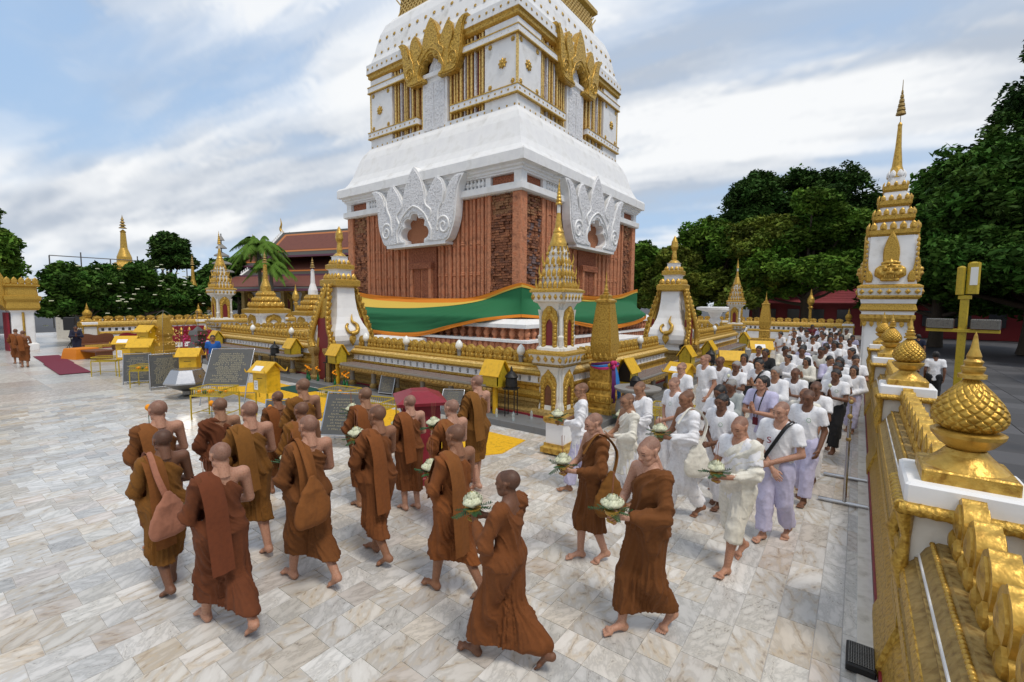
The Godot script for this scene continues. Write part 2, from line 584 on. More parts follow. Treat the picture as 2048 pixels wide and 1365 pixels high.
# ---------- walls
func bar(prof: Array, x0: float, x1: float) -> ArrayMesh:
	# a moulding: outline points [z, y] of the front half from the bottom up, mirrored to the back, run along x
	var p := PackedVector2Array()
	for q in prof: p.append(Vector2(-q[0], q[1]))
	for i in range(prof.size() - 1, -1, -1): p.append(Vector2(prof[i][0], prof[i][1]))
	var g := G.new()
	var r := PackedVector2Array()
	for i in range(p.size() - 1, -1, -1): r.append(p[i])
	g.ext(r, x1 - x0, Transform3D(Basis(Vector3(0, 0, -1), Vector3.UP, Vector3.RIGHT), Vector3(x0, 0, 0)))
	return g.mesh()
func merlon_mesh(w: float, h: float, t: float) -> ArrayMesh:
	# a leaf-shaped merlon: stem, side curls and a rounded head, with a raised leaf on both faces
	var g := G.new()
	var p := PackedVector2Array()
	var half := [[.30, 0.0], [.50, .06], [.47, .2], [.36, .28], [.44, .4], [.49, .56], [.44, .74], [.28, .88], [.1, .95]]
	for q in half: p.append(Vector2(q[0] * w, q[1] * h))
	p.append(Vector2(0, h))
	for i in range(half.size() - 1, -1, -1): p.append(Vector2(-half[i][0] * w, half[i][1] * h))
	g.ext(round_outline(p, 4), t, Transform3D(Basis(), Vector3(0, 0, -t * .5)), .0, true)
	for s in [1, -1]:
		var b := Basis(Vector3.UP, 0.0 if s == 1 else PI)
		g.ext(petal(w * .62, h * .52, 4), t * .22, Transform3D(b, Vector3(0, h * .36, s * t * .5)), .45)
		g.ext(petal(w * .34, h * .34, 4), t * .3, Transform3D(b, Vector3(-w * .27, h * .03, s * t * .5)), .45)
		g.ext(petal(w * .34, h * .34, 4), t * .3, Transform3D(b, Vector3(w * .27, h * .03, s * t * .5)), .45)
	return g.mesh()
func bead_mesh() -> ArrayMesh:
	var g := G.new()
	g.ball(Vector3.ZERO, Vector3.ONE, 8, 6)
	return g.mesh()
func wall_run(o: Node3D, l: float, kind: String, gaps := []) -> void:
	# courses from the ground up
	var rows: Array
	match kind:
		"inner":
			rows = [["plinth", "gold_dull", [[.46, 0], [.46, .1], [.38, .16], [.38, .3], [.42, .34], [.42, .4]]], ["footing", "red_paint", [[.5, 0], [.5, .045]]],
				["moulding", "gold_carved", [[.34, .4], [.38, .5], [.36, .56], [.3, .6]]], ["moulding", "gold", [[.28, .6], [.28, .7], [.33, .74], [.33, .8]]],
				["core", "stone", [[.1, .8], [.1, .98]]], ["moulding", "white", [[.29, .8], [.29, .815]]], ["moulding", "white", [[.29, .955], [.29, .975]]],
				["moulding", "gold_carved", [[.31, .975], [.37, 1.0], [.39, 1.05], [.37, 1.1], [.33, 1.12]]], ["moulding", "gold_pale", [[.34, 1.12], [.3, 1.15], [.22, 1.18]]],
				["moulding", "gold_carved", [[.23, 1.18], [.24, 1.22], [.2, 1.26]]]]
		"boundary":
			rows = [["footing", "red_paint", [[.45, 0], [.45, .07]]], ["plinth", "gold_carved", [[.43, .07], [.43, .12], [.37, .3], [.33, .36]]], ["panel", "white", [[.3, .36], [.3, .62]]],
				["moulding", "gold_carved", [[.33, .62], [.38, .66], [.37, .72]]], ["moulding", "gold_dull", [[.36, .72], [.33, .78]]], ["moulding", "white", [[.3, .78], [.3, .84]]],
				["moulding", "gold_carved", [[.33, .84], [.37, .88], [.35, .93]]], ["moulding", "gold_dull", [[.34, .93], [.28, .99], [.28, 1.01]]], ["moulding", "white", [[.26, 1.01], [.26, 1.04]]],
				["moulding", "gold_dull", [[.25, 1.04], [.22, 1.1], [.15, 1.16]]]]
		_:
			rows = [["footing", "red_paint", [[.4, 0], [.4, .06]]], ["plinth", "gold_carved", [[.38, .06], [.38, .2], [.3, .24]]], ["panel", "white", [[.24, .24], [.24, .8]]],
				["moulding", "gold_carved", [[.27, .8], [.33, .9], [.27, 1.0]]], ["core", "stone", [[.06, 1.0], [.06, 1.25]]], ["moulding", "white", [[.24, 1.0], [.24, 1.03]]], ["moulding", "white", [[.24, 1.21], [.24, 1.25]]],
				["moulding", "gold", [[.26, 1.25], [.34, 1.32], [.36, 1.42], [.32, 1.52], [.24, 1.58]]], ["moulding", "gold_pale", [[.22, 1.58], [.2, 1.62]]]]
	for r in rows: part(o, r[0], bar(r[2], 0, l), M[r[1]])
	# pierced white course: little posts with gaps between
	if kind != "boundary":
		var y0: float = .815 if kind == "inner" else 1.03
		var y1: float = .955 if kind == "inner" else 1.21
		var st: float = .3 if kind == "inner" else .34
		var m: Mesh = once("post_" + kind, func():
			var g := G.new()
			var w := st - (.085 if kind == "inner" else .15)
			for s in [1, -1]:
				g.box(Vector3(0, (y1 - y0) * .5, s * .225), Vector3(w, y1 - y0, .12 if kind == "inner" else .02))
			return g.mesh())
		var grp := Node3D.new()
		for i in int(l / st):
			part(o, "pierced_block", m, M.white, tf((i + .5) * st, y0, 0))
	var mw: float = {"inner": .3, "boundary": .34}.get(kind, .5)
	var mh: float = {"inner": .36, "boundary": .44}.get(kind, .36)
	var mt: float = {"inner": .12, "boundary": .13}.get(kind, .14)
	var top: float = {"inner": 1.255, "boundary": 1.14}.get(kind, 1.61)
	var sp: float = {"inner": .34, "boundary": .43}.get(kind, .56)
	var mm: Mesh = once("merlon_" + kind, func(): return merlon_mesh(mw, mh, mt))
	for i in int(l / sp):
		part(o, "merlon", mm, M.gold_carved if kind == "inner" else M.gold, tf((i + .5) * sp, top, 0))
	if kind == "boundary":
		var bm: Mesh = once("bead_row", func():
			var g := G.new()
			for i in 14:
				for s in [1, -1]: g.ball(Vector3(i * .043 + .02, 0, s * .185), Vector3(.02, .02, .02), 6, 4)
			return g.mesh())
		for i in int(l / .602): part(o, "bead_row", bm, M.gold, tf(i * .602, 1.145, 0))
		for s in [1, -1]:
			for i in int(l / 1.35):
				var g2: Mesh = once("mosaic", func():
					var g := G.new()
					g.ext(PackedVector2Array([Vector2(-.32, 0), Vector2(0, -.1), Vector2(.32, 0), Vector2(0, .1)]), .02, Transform3D(), .12)
					return g.mesh())
				var f2: Mesh = once("mosaic_frame", func():
					var g := G.new()
					g.ext(PackedVector2Array([Vector2(-.46, 0), Vector2(0, -.135), Vector2(.46, 0), Vector2(0, .135)]), .012, Transform3D(), .06)
					return g.mesh())
				var at := Transform3D(Basis(Vector3.UP, 0.0 if s == 1 else PI), Vector3((i + .5) * 1.35, .49, s * .3))
				part(o, "mosaic_frame", f2, M.gold, at)
				part(o, "mosaic_diamond", g2, M.mosaic, at.translated(Vector3(0, 0, s * .006)))
func bud_mesh() -> ArrayMesh:
	# the lotus-bud knob: a bulb covered with raised lozenges
	var g := G.new()
	var rows := 96; var seg := 150
	var rs := []
	for k in rows + 1:
		var t := float(k) / rows
		var r := .222 * pow(maxf(sin(PI * pow(t, .62) * .985 + .03), 0.0), .75) * (1.0 - .28 * t * t) if t < .97 else .05
		r = maxf(r, .05)
		var q := []
		for i in seg:
			var a := TAU * i / seg
			var u: float = 15.0 * i / seg + 6.5 * t
			var v: float = 15.0 * i / seg - 6.5 * t
			var e := minf(.5 - absf(fposmod(u, 1.0) - .5), .5 - absf(fposmod(v, 1.0) - .5))
			var rr := r + minf(e * 2.2, .42) * .05 * clampf(r / .2, .15, 1) - .012
			q.append(Vector3(cos(a) * rr, t * .47, sin(a) * rr))
		rs.append(q)
	g.soft()
	for k in rows:
		for i in seg:
			var j := (i + 1) % seg
			g.quad(rs[k][i], rs[k + 1][i], rs[k + 1][j], rs[k][j])
	return g.mesh()
func gate_post(o: Node3D, x: float, big := true) -> void:
	# a square white post with gold trim and a lotus-bud knob
	var p := Node3D.new()
	p.name = "post"; p.position = Vector3(x, 0, 0)
	o.add_child(p, true)
	part(p, "shaft", once("post_shaft", func():
		var g := G.new()
		g.cbox(Vector3(0, .7, 0), Vector3(.66, 1.4, .66), .02)
		return g.mesh()), M.white_old)
	part(p, "base", once("post_base", func():
		var g := G.new()
		g.loft([[.47, 0.0], [.47, .1], [.4, .32], [.36, .4], [.36, .5]], square())
		return g.mesh()), M.gold_carved)
	part(p, "cornice", once("post_cornice", func():
		var g := G.new()
		for s in 4:
			var b := Basis(Vector3.UP, s * PI / 2)
			g.tube([b * Vector3(-.4, 1.4, .38), b * Vector3(.4, 1.4, .38)], .05, 8)
			for i in 9: g.ball(b * Vector3(-.36 + i * .09, 1.4, .385), Vector3(.05, .055, .055), 6, 5)
			g.tube([b * Vector3(-.35, .75, .35), b * Vector3(-.37, .95, .37), b * Vector3(-.34, 1.15, .34), b * Vector3(-.36, 1.36, .36)], [.03, .055, .03, .06], 6)
		return g.mesh()), M.gold_carved)
	part(p, "cap", once("post_cap", func():
		var g := G.new()
		g.cbox(Vector3(0, 1.52, 0), Vector3(.74, .16, .74), .02)
		return g.mesh()), M.white)
	var f := part(p, "finial", once("finial_base", func():
		var g := G.new()
		g.cbox(Vector3(0, 1.65, 0), Vector3(.54, .1, .54), .012)
		g.loft([[.25, 1.7], [.22, 1.73], [.15, 1.8], [.12, 1.84]], circle(24), Vector3.ZERO, true)
		g.loft([[.1, 1.84], [.16, 1.88], [.215, 1.95], [.222, 1.98], [.2, 1.99]], circle(28), Vector3.ZERO, true)
		g.loft([[.085, 2.4], [.085, 2.43], [.06, 2.44], [.072, 2.47], [.072, 2.49], [.05, 2.5], [.06, 2.53], [.042, 2.55], [.046, 2.57], [.026, 2.63], [.011, 2.73], [.001, 2.76]], circle(16), Vector3.ZERO, true)
		return g.mesh()), M.gold)
	part(f, "lotus_bud", once("bud", bud_mesh), M.gold_smooth, tf(0, 1.965, 0))
func walls() -> void:
	var mo := mat("mosaic", Color(1, 1, 1), .15)
	mo.albedo_texture = ntex(noise(.05, FastNoiseLite.TYPE_CELLULAR, 1, 0, FastNoiseLite.FRACTAL_NONE, 77), [[0.0, Color(.1, .3, .6)], [.3, Color(.8, .9, .95)], [.5, Color(.1, .5, .6)], [.7, Color(.9, .95, 1)], [1.0, Color(.5, .12, .2)]], 256)
	tri_map(mo, 3.0)
	# boundary wall beside the camera, running away along -z, with its knobbed posts
	var o := thing("boundary_wall", "long gold and white boundary wall with leaf merlons along the procession path", "wall", Vector3(.73, 0, 3.0), PI / 2)
	wall_run(o, 25.2, "boundary")
	for z in [.55, -4.98, -10.5, -15.9, -21.1]: gate_post(o, 3.0 - z)
	# wall round the inner court of the stupa
	o = thing("inner_wall", "low gold wall of the stupa court behind the incense trough and red donation box", "wall", Vector3(-25.6, .16, -9.85), 0, "walls of the inner court")
	wall_run(o, 9.4, "inner")
	o = thing("inner_wall", "low gold wall of the stupa court from the gate to the corner shrine", "wall", Vector3(-14.1, .16, -9.85), 0, "walls of the inner court")
	wall_run(o, 7.9, "inner")
	o = thing("inner_wall", "low gold wall of the stupa court behind the procession in white up to the gate", "wall", Vector3(-6.05, .16, -10.1), PI / 2, "walls of the inner court")
	wall_run(o, 7.3, "inner")
	o = thing("inner_wall", "low gold wall of the stupa court beyond the gate to the far shrine", "wall", Vector3(-6.05, .16, -20.1), PI / 2, "walls of the inner court")
	wall_run(o, 10.0, "inner")
	o = thing("inner_wall", "rear low gold wall of the stupa court seen past the brick stupa", "wall", Vector3(-6.3, .16, -31.0), PI, "walls of the inner court")
	wall_run(o, 19.0, "inner")
	o = thing("inner_wall", "far side low gold wall of the stupa court near the temple hall", "wall", Vector3(-25.9, .16, -30.6), -PI / 2, "walls of the inner court")
	wall_run(o, 20.4, "inner")
	# boundary walls at the far ends of the court
	o = thing("far_wall", "gold topped boundary wall behind the dark red benches and loudspeaker", "wall", Vector3(-37.2, 0, -6.6), PI / 2 + .12, "far boundary walls")
	wall_run(o, 22.0, "far")
	for x in [.4, 6.6, 13.0, 19.4]: gate_post(o, x)
	o = thing("far_wall", "gold topped boundary wall behind the far end of the white-clad crowd", "wall", Vector3(-16, 0, -43), 0, "far boundary walls")
	wall_run(o, 15.6, "far")
	gate_post(o, 15.4); gate_post(o, 7.0)
	# raised kerb that the wall of the inner court stands on
	var g := G.new()
	g.cbox(Vector3(-15.9, .08, -20.2), Vector3(22.4, .16, 23.3), .012)
	setting("inner_court_kerb", g.mesh(), M.curb)
	g = G.new()
	g.box(Vector3(.21, .008, -9), Vector3(.13, .016, 24))
	setting("wall_kerb", g.mesh(), M.white_old)
	# white globe lamps along the inner wall
	var l := thing("globe_lamp", "white bud shaped lamp on the gold wall beside the corner shrine", "lamp", Vector3(-7.0, 1.4, -9.75), 0, "bud lamps on the inner wall")
	g = G.new()
	g.loft([[.05, 0], [.06, .16], [.08, .18], [.05, .2]], circle(10), Vector3.ZERO, true)
	part(l, "holder", g.mesh(), M.stone)
	g = G.new()
	g.loft([[.05, .2], [.1, .25], [.115, .31], [.095, .39], [.045, .46], [.001, .49]], circle(14), Vector3.ZERO, true, Basis(), true)
	part(l, "globe", g.mesh(), M.glass_white)
	var where := ["above the long incense trough near the corner shrine", "above the middle of the long incense trough", "on the gold wall just past the gate pavilion", "near the far end of the gold wall by the blue shirted man", "by the shrine ending the gold wall", "on the side wall just behind the gold chedi", "on the side wall before the white gate pavilion", "on the side wall right behind the white gate pavilion", "on the side wall near the far shrine"]
	var sp := [Vector3(-9.2, 1.4, -9.75), Vector3(-11.5, 1.4, -9.75), Vector3(-13.6, 1.4, -9.75), Vector3(-18.6, 1.4, -9.75), Vector3(-22.0, 1.4, -9.75), Vector3(-5.95, 1.4, -12.6), Vector3(-5.95, 1.4, -15.3), Vector3(-5.95, 1.4, -21.4), Vector3(-5.95, 1.4, -25.5)]
	for i in 9: copy(l, "globe_lamp", sp[i], 0, "white bud lamp " + where[i])

# ---------- the great stupa
func pediment_outline() -> PackedVector2Array:
	var h := [[1.15, 0.0], [2.05, 0.0], [2.45, .42], [2.68, 1.05], [2.76, 1.8], [2.9, 2.4], [3.2, 2.8], [2.8, 2.82], [2.4, 2.62], [2.14, 2.2], [2.0, 1.72],
		[2.02, 2.3], [1.85, 2.75], [1.5, 2.95], [1.28, 2.72], [1.0, 2.35], [.78, 1.95], [.76, 2.35], [.5, 3.0], [.2, 3.4]]
	var foil := [[.2, 1.36], [.3, 1.16], [.52, 1.2], [.72, 1.05], [.66, .8], [.86, .72], [.98, .5], [.88, .27], [.7, .2], [.66, .1]]
	var p := PackedVector2Array()
	# from the foot of the opening outwards, over the top and back to the other foot, then through the opening
	p.append(Vector2(.66, 0))
	for q in h.slice(1): p.append(Vector2(q[0], q[1]))
	p.append(Vector2(0, 3.57))
	for i in range(h.size() - 1, 0, -1): p.append(Vector2(-h[i][0], h[i][1]))
	p.append(Vector2(-.66, 0))
	for i in range(foil.size() - 1, -1, -1): p.append(Vector2(-foil[i][0], foil[i][1]))
	p.append(Vector2(0, 1.4))
	for q in foil: p.append(Vector2(q[0], q[1]))
	return p
func smooth_line(pts: Array, n := 4) -> Array:
	var o := []
	for i in pts.size() - 1:
		var a: Vector3 = pts[maxi(i - 1, 0)]; var b: Vector3 = pts[i]; var c: Vector3 = pts[i + 1]; var d: Vector3 = pts[mini(i + 2, pts.size() - 1)]
		for k in n: o.append(b.cubic_interpolate(c, a, d, float(k) / n))
	o.append(pts[-1])
	return o
func round_outline(p: PackedVector2Array, n := 3) -> PackedVector2Array:
	var o := PackedVector2Array()
	for i in p.size():
		var a := p[(i - 1 + p.size()) % p.size()]; var b := p[i]; var c := p[(i + 1) % p.size()]; var d := p[(i + 2) % p.size()]
		var sharp := absf((b - a).angle_to(c - b)) > 1.2
		var sharp2 := absf((c - b).angle_to(d - c)) > 1.2
		for k in n:
			o.append(b.cubic_interpolate(c, b if sharp else a, c if sharp2 else d, float(k) / n))
	return o
func pediment(o: Node3D, xf: Transform3D, plain: Material, cut: Material, called := "pediment") -> void:
	var out := round_outline(pediment_outline())
	var q := Node3D.new()
	q.name = called; q.transform = xf
	o.add_child(q, true)
	part(q, "plate", once("ped_plate", func():
		var g := G.new()
		g.ext(out, .42)
		return g.mesh()), plain)
	part(q, "carved_face", once("ped_face", func():
		var g := G.new()
		for s in Geometry2D.offset_polygon(out, -.085):
			if not Geometry2D.is_polygon_clockwise(s): g.ext(s, .06, Transform3D(Basis(), Vector3(0, 0, .41)))
		return g.mesh()), cut)
	part(q, "scroll", once("ped_scroll", func():
		var g := G.new()
		for s in [-1, 1]:
			var sp := []
			for i in 40:
				var t := float(i) / 39
				var r := .44 * (1 - t * .86)
				var a := -.4 + t * 10.5
				sp.append(Vector3(s * (2.0 - cos(a) * r), .68 + sin(a) * r * 1.1, .47))
			g.tube(sp, .055, 6)
			g.tube(smooth_line([Vector3(s * 1.62, .7, .47), Vector3(s * 1.66, 1.3, .48), Vector3(s * 1.9, 1.75, .48), Vector3(s * 2.0, 2.2, .48)]), .05, 6)
			g.tube(smooth_line([Vector3(s * 1.0, .95, .47), Vector3(s * 1.2, 1.4, .48), Vector3(s * .86, 1.7, .48), Vector3(s * .78, 1.95, .48)]), .05, 6)
			g.tube(smooth_line([Vector3(s * 1.15, .1, .47), Vector3(s * 1.2, .55, .48), Vector3(s * 1.02, .92, .48), Vector3(s * .78, 1.3, .48), Vector3(s * .35, 1.62, .48), Vector3(0, 1.75, .48)]), .045, 6)
		return g.mesh()), plain)
func rect_part(o: Node3D, called: String, m: Material, x0: float, x1: float, y0: float, y1: float, z0: float, z1: float, ch := 0.0) -> MeshInstance3D:
	var g := G.new()
	if ch > 0: g.cbox(Vector3((x0 + x1) * .5, (y0 + y1) * .5, (z0 + z1) * .5), Vector3(x1 - x0, y1 - y0, z1 - z0), ch)
	else: g.box(Vector3((x0 + x1) * .5, (y0 + y1) * .5, (z0 + z1) * .5), Vector3(x1 - x0, y1 - y0, z1 - z0))
	return part(o, called, g.mesh(), m)
func rosette(r: float) -> ArrayMesh:
	return once("rosette_%.2f" % r, func():
		var g := G.new()
		for i in 8:
			var b := Basis(Vector3.BACK, TAU * i / 8)
			g.ext(petal(r * .62, r, 3), r * .3, Transform3D(b, Vector3.ZERO), .4)
		g.ball(Vector3(0, 0, r * .25), Vector3(r * .34, r * .34, r * .25), 8, 6)
		return g.mesh())
func stupa() -> void:
	var o := thing("stupa", "towering brick and white stupa with gold pediments wrapped in green cloth", "stupa", Vector3(-17.1, 0, -21.4))
	var sq := square()
	var band := func(called: String, m: String, prof: Array) -> void:
		var g := G.new()
		g.loft(prof, sq)
		part(o, called, g.mesh(), M[m])
	# plinth
	band.call("plinth", "white", [[7.7, .1], [7.7, .75], [7.45, .85], [7.35, 1.12]])
	band.call("tile_band", "terracotta_carved", [[7.0, 1.12], [7.0, 1.42]])
	band.call("slab", "white", [[7.15, 1.42], [7.15, 1.52]])
	band.call("slab", "terracotta", [[6.45, 1.52], [6.45, 1.97]])
	band.call("slab", "white", [[6.95, 1.97], [6.95, 2.12], [6.6, 2.3], [6.3, 2.3]])
	var bal: Mesh = once("baluster", func():
		var g := G.new()
		g.loft([[.1, 0], [.1, .05], [.07, .07], [.13, .16], [.14, .23], [.1, .32], [.06, .37], [.1, .4], [.1, .45]], circle(12), Vector3.ZERO, true)
		return g.mesh())
	var disc: Mesh = once("tile_disc", func():
		var g := G.new()
		g.ext(circle(10), .03, Transform3D(Basis().scaled(Vector3(.12, .13, 1))), .25)
		return g.mesh())
	band.call("brick_body", "terracotta", [[5.72, 2.0], [5.72, 7.56]])
	# white mouldings over the brick storey
	band.call("belt", "white", [[6.02, 7.5], [6.1, 7.56], [6.1, 7.82], [6.0, 7.86]])
	band.call("frieze", "white", [[5.72, 7.86], [5.72, 8.26]])
	band.call("moulding", "white", [[5.98, 8.26], [5.98, 8.32], [6.05, 8.34], [6.05, 8.42], [6.14, 8.46], [6.14, 8.54], [6.24, 8.6]])
	band.call("cornice", "white", [[6.33, 8.6], [6.33, 9.0], [6.26, 9.1], [6.2, 9.1]])
	band.call("skirt_roof", "white", [[6.2, 9.1], [6.02, 9.2], [5.88, 9.4], [5.72, 9.75], [5.58, 10.2], [5.44, 10.65], [5.28, 11.0], [5.12, 11.22], [5.06, 11.32]])
	band.call("upper_storey", "maroon", [[4.78, 11.3], [4.78, 15.4]])
	band.call("upper_footing", "white", [[5.0, 11.3], [5.0, 11.55]])
	band.call("upper_cornice", "gold", [[4.95, 14.95], [5.08, 15.05], [5.08, 15.18], [5.16, 15.26]])
	band.call("upper_belt", "white", [[5.1, 15.26], [5.14, 15.3], [5.14, 15.75], [5.0, 15.82]])
	band.call("bell_roof", "white", [[5.0, 15.82], [4.86, 16.2], [4.74, 16.8], [4.6, 17.4], [4.38, 17.95], [4.1, 18.3]])
	band.call("gilt_lattice", "gold_dull", [[3.9, 18.3], [3.8, 19.4]])
	band.call("gilt_moulding", "gold", [[3.8, 19.4], [4.05, 19.6], [4.05, 19.8], [3.7, 19.9]])
	band.call("spire", "white", [[3.6, 19.9], [3.1, 24], [2.4, 30], [1.4, 40], [.5, 48]])
	band.call("gilt_top", "gold", [[.6, 48], [.4, 50], [.02, 56]])
	for f in 2:
		var q := Node3D.new()
		q.name = "face"
		q.rotation.y = f * PI / 2
		o.add_child(q, true)
		for i in 31:
			var x := -6.6 + i * .44
			part(q, "baluster", bal, M.terracotta, tf(x, 1.52, 6.76))
		for i in 46: part(q, "tile_disc", disc, M.terracotta, tf(-6.85 + i * .304, 1.27, 6.995))
		# stair block in the middle
		rect_part(q, "stair_block", M.white, -1.5, 1.5, .1, 1.36, 6.5, 8.4, .03)
		# corner pilasters, brick panels, ribs, door
		for s in [-1, 1]:
			if not (f == 1 and s == -1): rect_part(q, "pilaster", M.terracotta, s * 5.95 if s < 0 else 5.5, -5.5 if s < 0 else 5.95, 2.1, 7.5, 5.5, 5.95, .02)
			rect_part(q, "panel_frame", M.terracotta, minf(s * 4.12, s * 4.3), maxf(s * 4.12, s * 4.3), 2.1, 7.5, 5.6, 5.9, .015)
			var pr := RandomNumberGenerator.new()
			pr.seed = 50 + f * 2 + s
			var near: bool = (f == 0 and s == 1) or (f == 1 and s == -1)
			var gs := [G.new(), G.new(), G.new(), G.new(), G.new()]
			var y := 2.9
			var cut := noise(.8, FastNoiseLite.TYPE_SIMPLEX_SMOOTH, 3, 0, FastNoiseLite.FRACTAL_FBM, 60 + f * 3 + s)
			while y < 7.48:
				var x := 4.33 + pr.randf() * -.16
				while x < 5.47:
					var w := pr.randf_range(.2, .3)
					var xa := maxf(x, 4.32); var xb := minf(x + w - .012, 5.48)
					if xb - xa > .04:
						var c := cut.get_noise_2d(x * 1.2, y)
						var dz := .03 + (.1 * absf(c) * 2.0 + pr.randf() * .05 if absf(c) > .06 else pr.randf() * .02)
						var kind: int = 2 if (y > 6.6 and pr.randf() < .6) else [0, 1, 0, 1, 3][pr.randi() % 5]
						if f == 1 and s == -1 and c < -.05 and y < 6.6 and pr.randf() < .6: kind = 4
						var ctr := Vector3(s * (xa + xb) * .5, y + .05, 5.72 + dz * .5)
						if near:
							var key := int(pr.randi() % 6)
							var bm: Mesh = once("brick_%d" % key, func():
								var g := G.new()
								g.cbox(Vector3.ZERO, Vector3(1, 1, 1), .06 + .02 * key, Basis(Vector3.RIGHT, PI / 2))
								return g.mesh())
							part(q, "brick", bm, M[["brick_a", "brick_b", "brick_c", "brick_d", "brick_e"][kind]], Transform3D(Basis().scaled(Vector3(xb - xa, .098, dz)), ctr))
						else: gs[kind].box(ctr, Vector3(xb - xa, .098, dz))
					x += w
				y += .108
			if not near:
				for k in 4: stuff(part(q, "brickwork", gs[k].mesh(), M[["brick_a", "brick_b", "brick_c", "brick_d"][k]]))
			var ribs := [[1.12, .1, 0], [1.36, .07, 1], [1.58, .09, 0], [1.84, .08, 1], [2.08, .1, 0], [2.34, .07, 1], [2.6, .11, 0], [2.86, .07, 1], [3.1, .09, 0], [3.32, .06, 1], [3.56, .11, 0], [3.8, .07, 1], [4.0, .06, 1]]
			for r in ribs:
				var m: Mesh = once("rib_%d_%.2f" % [r[2], r[1]], func():
					var g := G.new()
					if r[2] == 0:
						var prof := [[r[1], 0.0]]
						for k in 4:
							var b := .7 + k * 1.35
							prof.append_array([[r[1], b], [r[1] * 1.3, b + .02], [r[1] * 1.35, b + .06], [r[1] * 1.1, b + .09], [r[1] * 1.3, b + .12], [r[1], b + .16]])
						prof.append([r[1], 5.4])
						g.loft(prof, circle(12), Vector3.ZERO, true)
					else:
						g.cbox(Vector3(0, 2.7, 0), Vector3(r[1] * 2, 5.4, .24), .015)
					return g.mesh())
				part(q, "rib", m, M.terracotta, tf(s * r[0], 2.1, 5.74 if r[2] == 0 else 5.72 + .05 * fmod(r[0] * 7.0, 1.0)))
			# frieze: red panel and white balusters
			rect_part(q, "red_panel", M.terracotta_carved, minf(s * 4.35, s * 5.55), maxf(s * 4.35, s * 5.55), 7.9, 8.24, 5.72, 5.8)
			rect_part(q, "frieze_post", M.white, minf(s * 5.6, s * 5.98), maxf(s * 5.6, s * 5.98), 7.86, 8.26, 5.6, 5.95)
			rect_part(q, "frieze_post", M.white, minf(s * 4.02, s * 4.3), maxf(s * 4.02, s * 4.3), 7.86, 8.26, 5.6, 5.9)
			for k in 6: part(q, "baluster", bal, M.white, Transform3D(Basis().scaled(Vector3(.8, .84, .8)), Vector3(s * (2.75 + k * .22), 7.87, 5.84)))
		rect_part(q, "door_frame", M.terracotta_carved, -.95, .95, 2.1, 5.7, 5.6, 5.84)
		rect_part(q, "door_panel", M.terracotta, -.72, .72, 2.1, 4.75, 5.7, 5.9)
		for s in [-1, 1]:
			rect_part(q, "door_leaf", M.terracotta_carved, minf(s * .06, s * .5), maxf(s * .06, s * .5), 2.2, 4.5, 5.8, 5.94)
			rect_part(q, "door_jamb", M.terracotta, minf(s * .56, s * .74), maxf(s * .56, s * .74), 2.1, 4.75, 5.8, 6.02, .02)
		rect_part(q, "lintel", M.terracotta_carved, -.8, .8, 4.56, 4.85, 5.8, 6.06, .02)
		pediment(q, Transform3D(Basis(), Vector3(0, 5.72, 5.93)), M.white, M.white_carved)
		rect_part(q, "pediment_sill", M.white, -2.05, 2.05, 5.6, 5.715, 5.7, 6.36)
		rect_part(q, "niche_back", M.brick_a, -1.0, 1.0, 5.72, 7.2, 5.6, 5.95)
		# gilded upper storey
		var z := 4.78
		for s in [-1, 1]:
			var end: float = 4.6 if f == 1 and s == -1 else 5.2   # the first face carries the shared corner
			var e1 := minf(end, 4.99); var e2 := minf(end, 5.1); var e3 := minf(end, 5.12)
			rect_part(q, "corner_panel", M.white, minf(s * 3.2, s * e1), maxf(s * 3.2, s * e1), 11.55, 14.95, 4.6, 4.99)
			if end > 5: rect_part(q, "gilt_edge", M.gold_pale, minf(s * 4.93, s * 5.02), maxf(s * 4.93, s * 5.02), 12.2, 14.27, 4.93, 5.02)
			rect_part(q, "belt_piece", M.white, minf(s * 1.15, s * e2), maxf(s * 1.15, s * e2), 11.885, 12.165, 4.6, 5.1)
			rect_part(q, "belt_piece", M.white, minf(s * 1.9, s * e2), maxf(s * 1.9, s * e2), 14.305, 14.555, 4.6, 5.1)
			for yy in [11.86, 12.19, 14.28, 14.58]:
				rect_part(q, "gilt_fillet", M.gold, minf(s * (1.13 if yy < 13 else 1.88), s * e3), maxf(s * (1.13 if yy < 13 else 1.88), s * e3), yy - .025, yy + .025, 4.6, 5.12)
			part(q, "rosette", rosette(.24), M.gold, tf(s * 4.2, 13.25, 4.99))
			for d in [[3.5, 14.1], [4.75, 14.1], [3.5, 12.4], [4.75, 12.4]]: part(q, "rosette", rosette(.12), M.gold, tf(s * d[0], d[1], 4.99))
			for k in 11: part(q, "stud", rosette(.055), M.gold, tf(s * (1.35 + k * .36), 12.03, 5.1))
			for k in 9: part(q, "stud", rosette(.055), M.gold, tf(s * (2.05 + k * .36), 14.43, 5.08))
			for k in 13: part(q, "stud", rosette(.07), M.gold, tf(s * (.2 + k * .4), 15.52, 5.14))
			for k in 12: part(q, "stud", rosette(.06), M.gold, tf(s * (.25 + k * .42), 11.42, 5.0))
			for k in 9: part(q, "stud", rosette(.08), M.gold, Transform3D(Basis(Vector3.RIGHT, -.18), Vector3(s * (.3 + k * .55), 16.3, 4.86)))
			for k in 8: part(q, "stud", rosette(.1), M.gold, Transform3D(Basis(Vector3.RIGHT, -.22), Vector3(s * (.3 + k * .6), 17.05, 4.7)))
			var xs := [.98, 1.26, 1.4, 1.66, 1.88, 2.1, 2.3, 2.55, 2.8, 3.0]
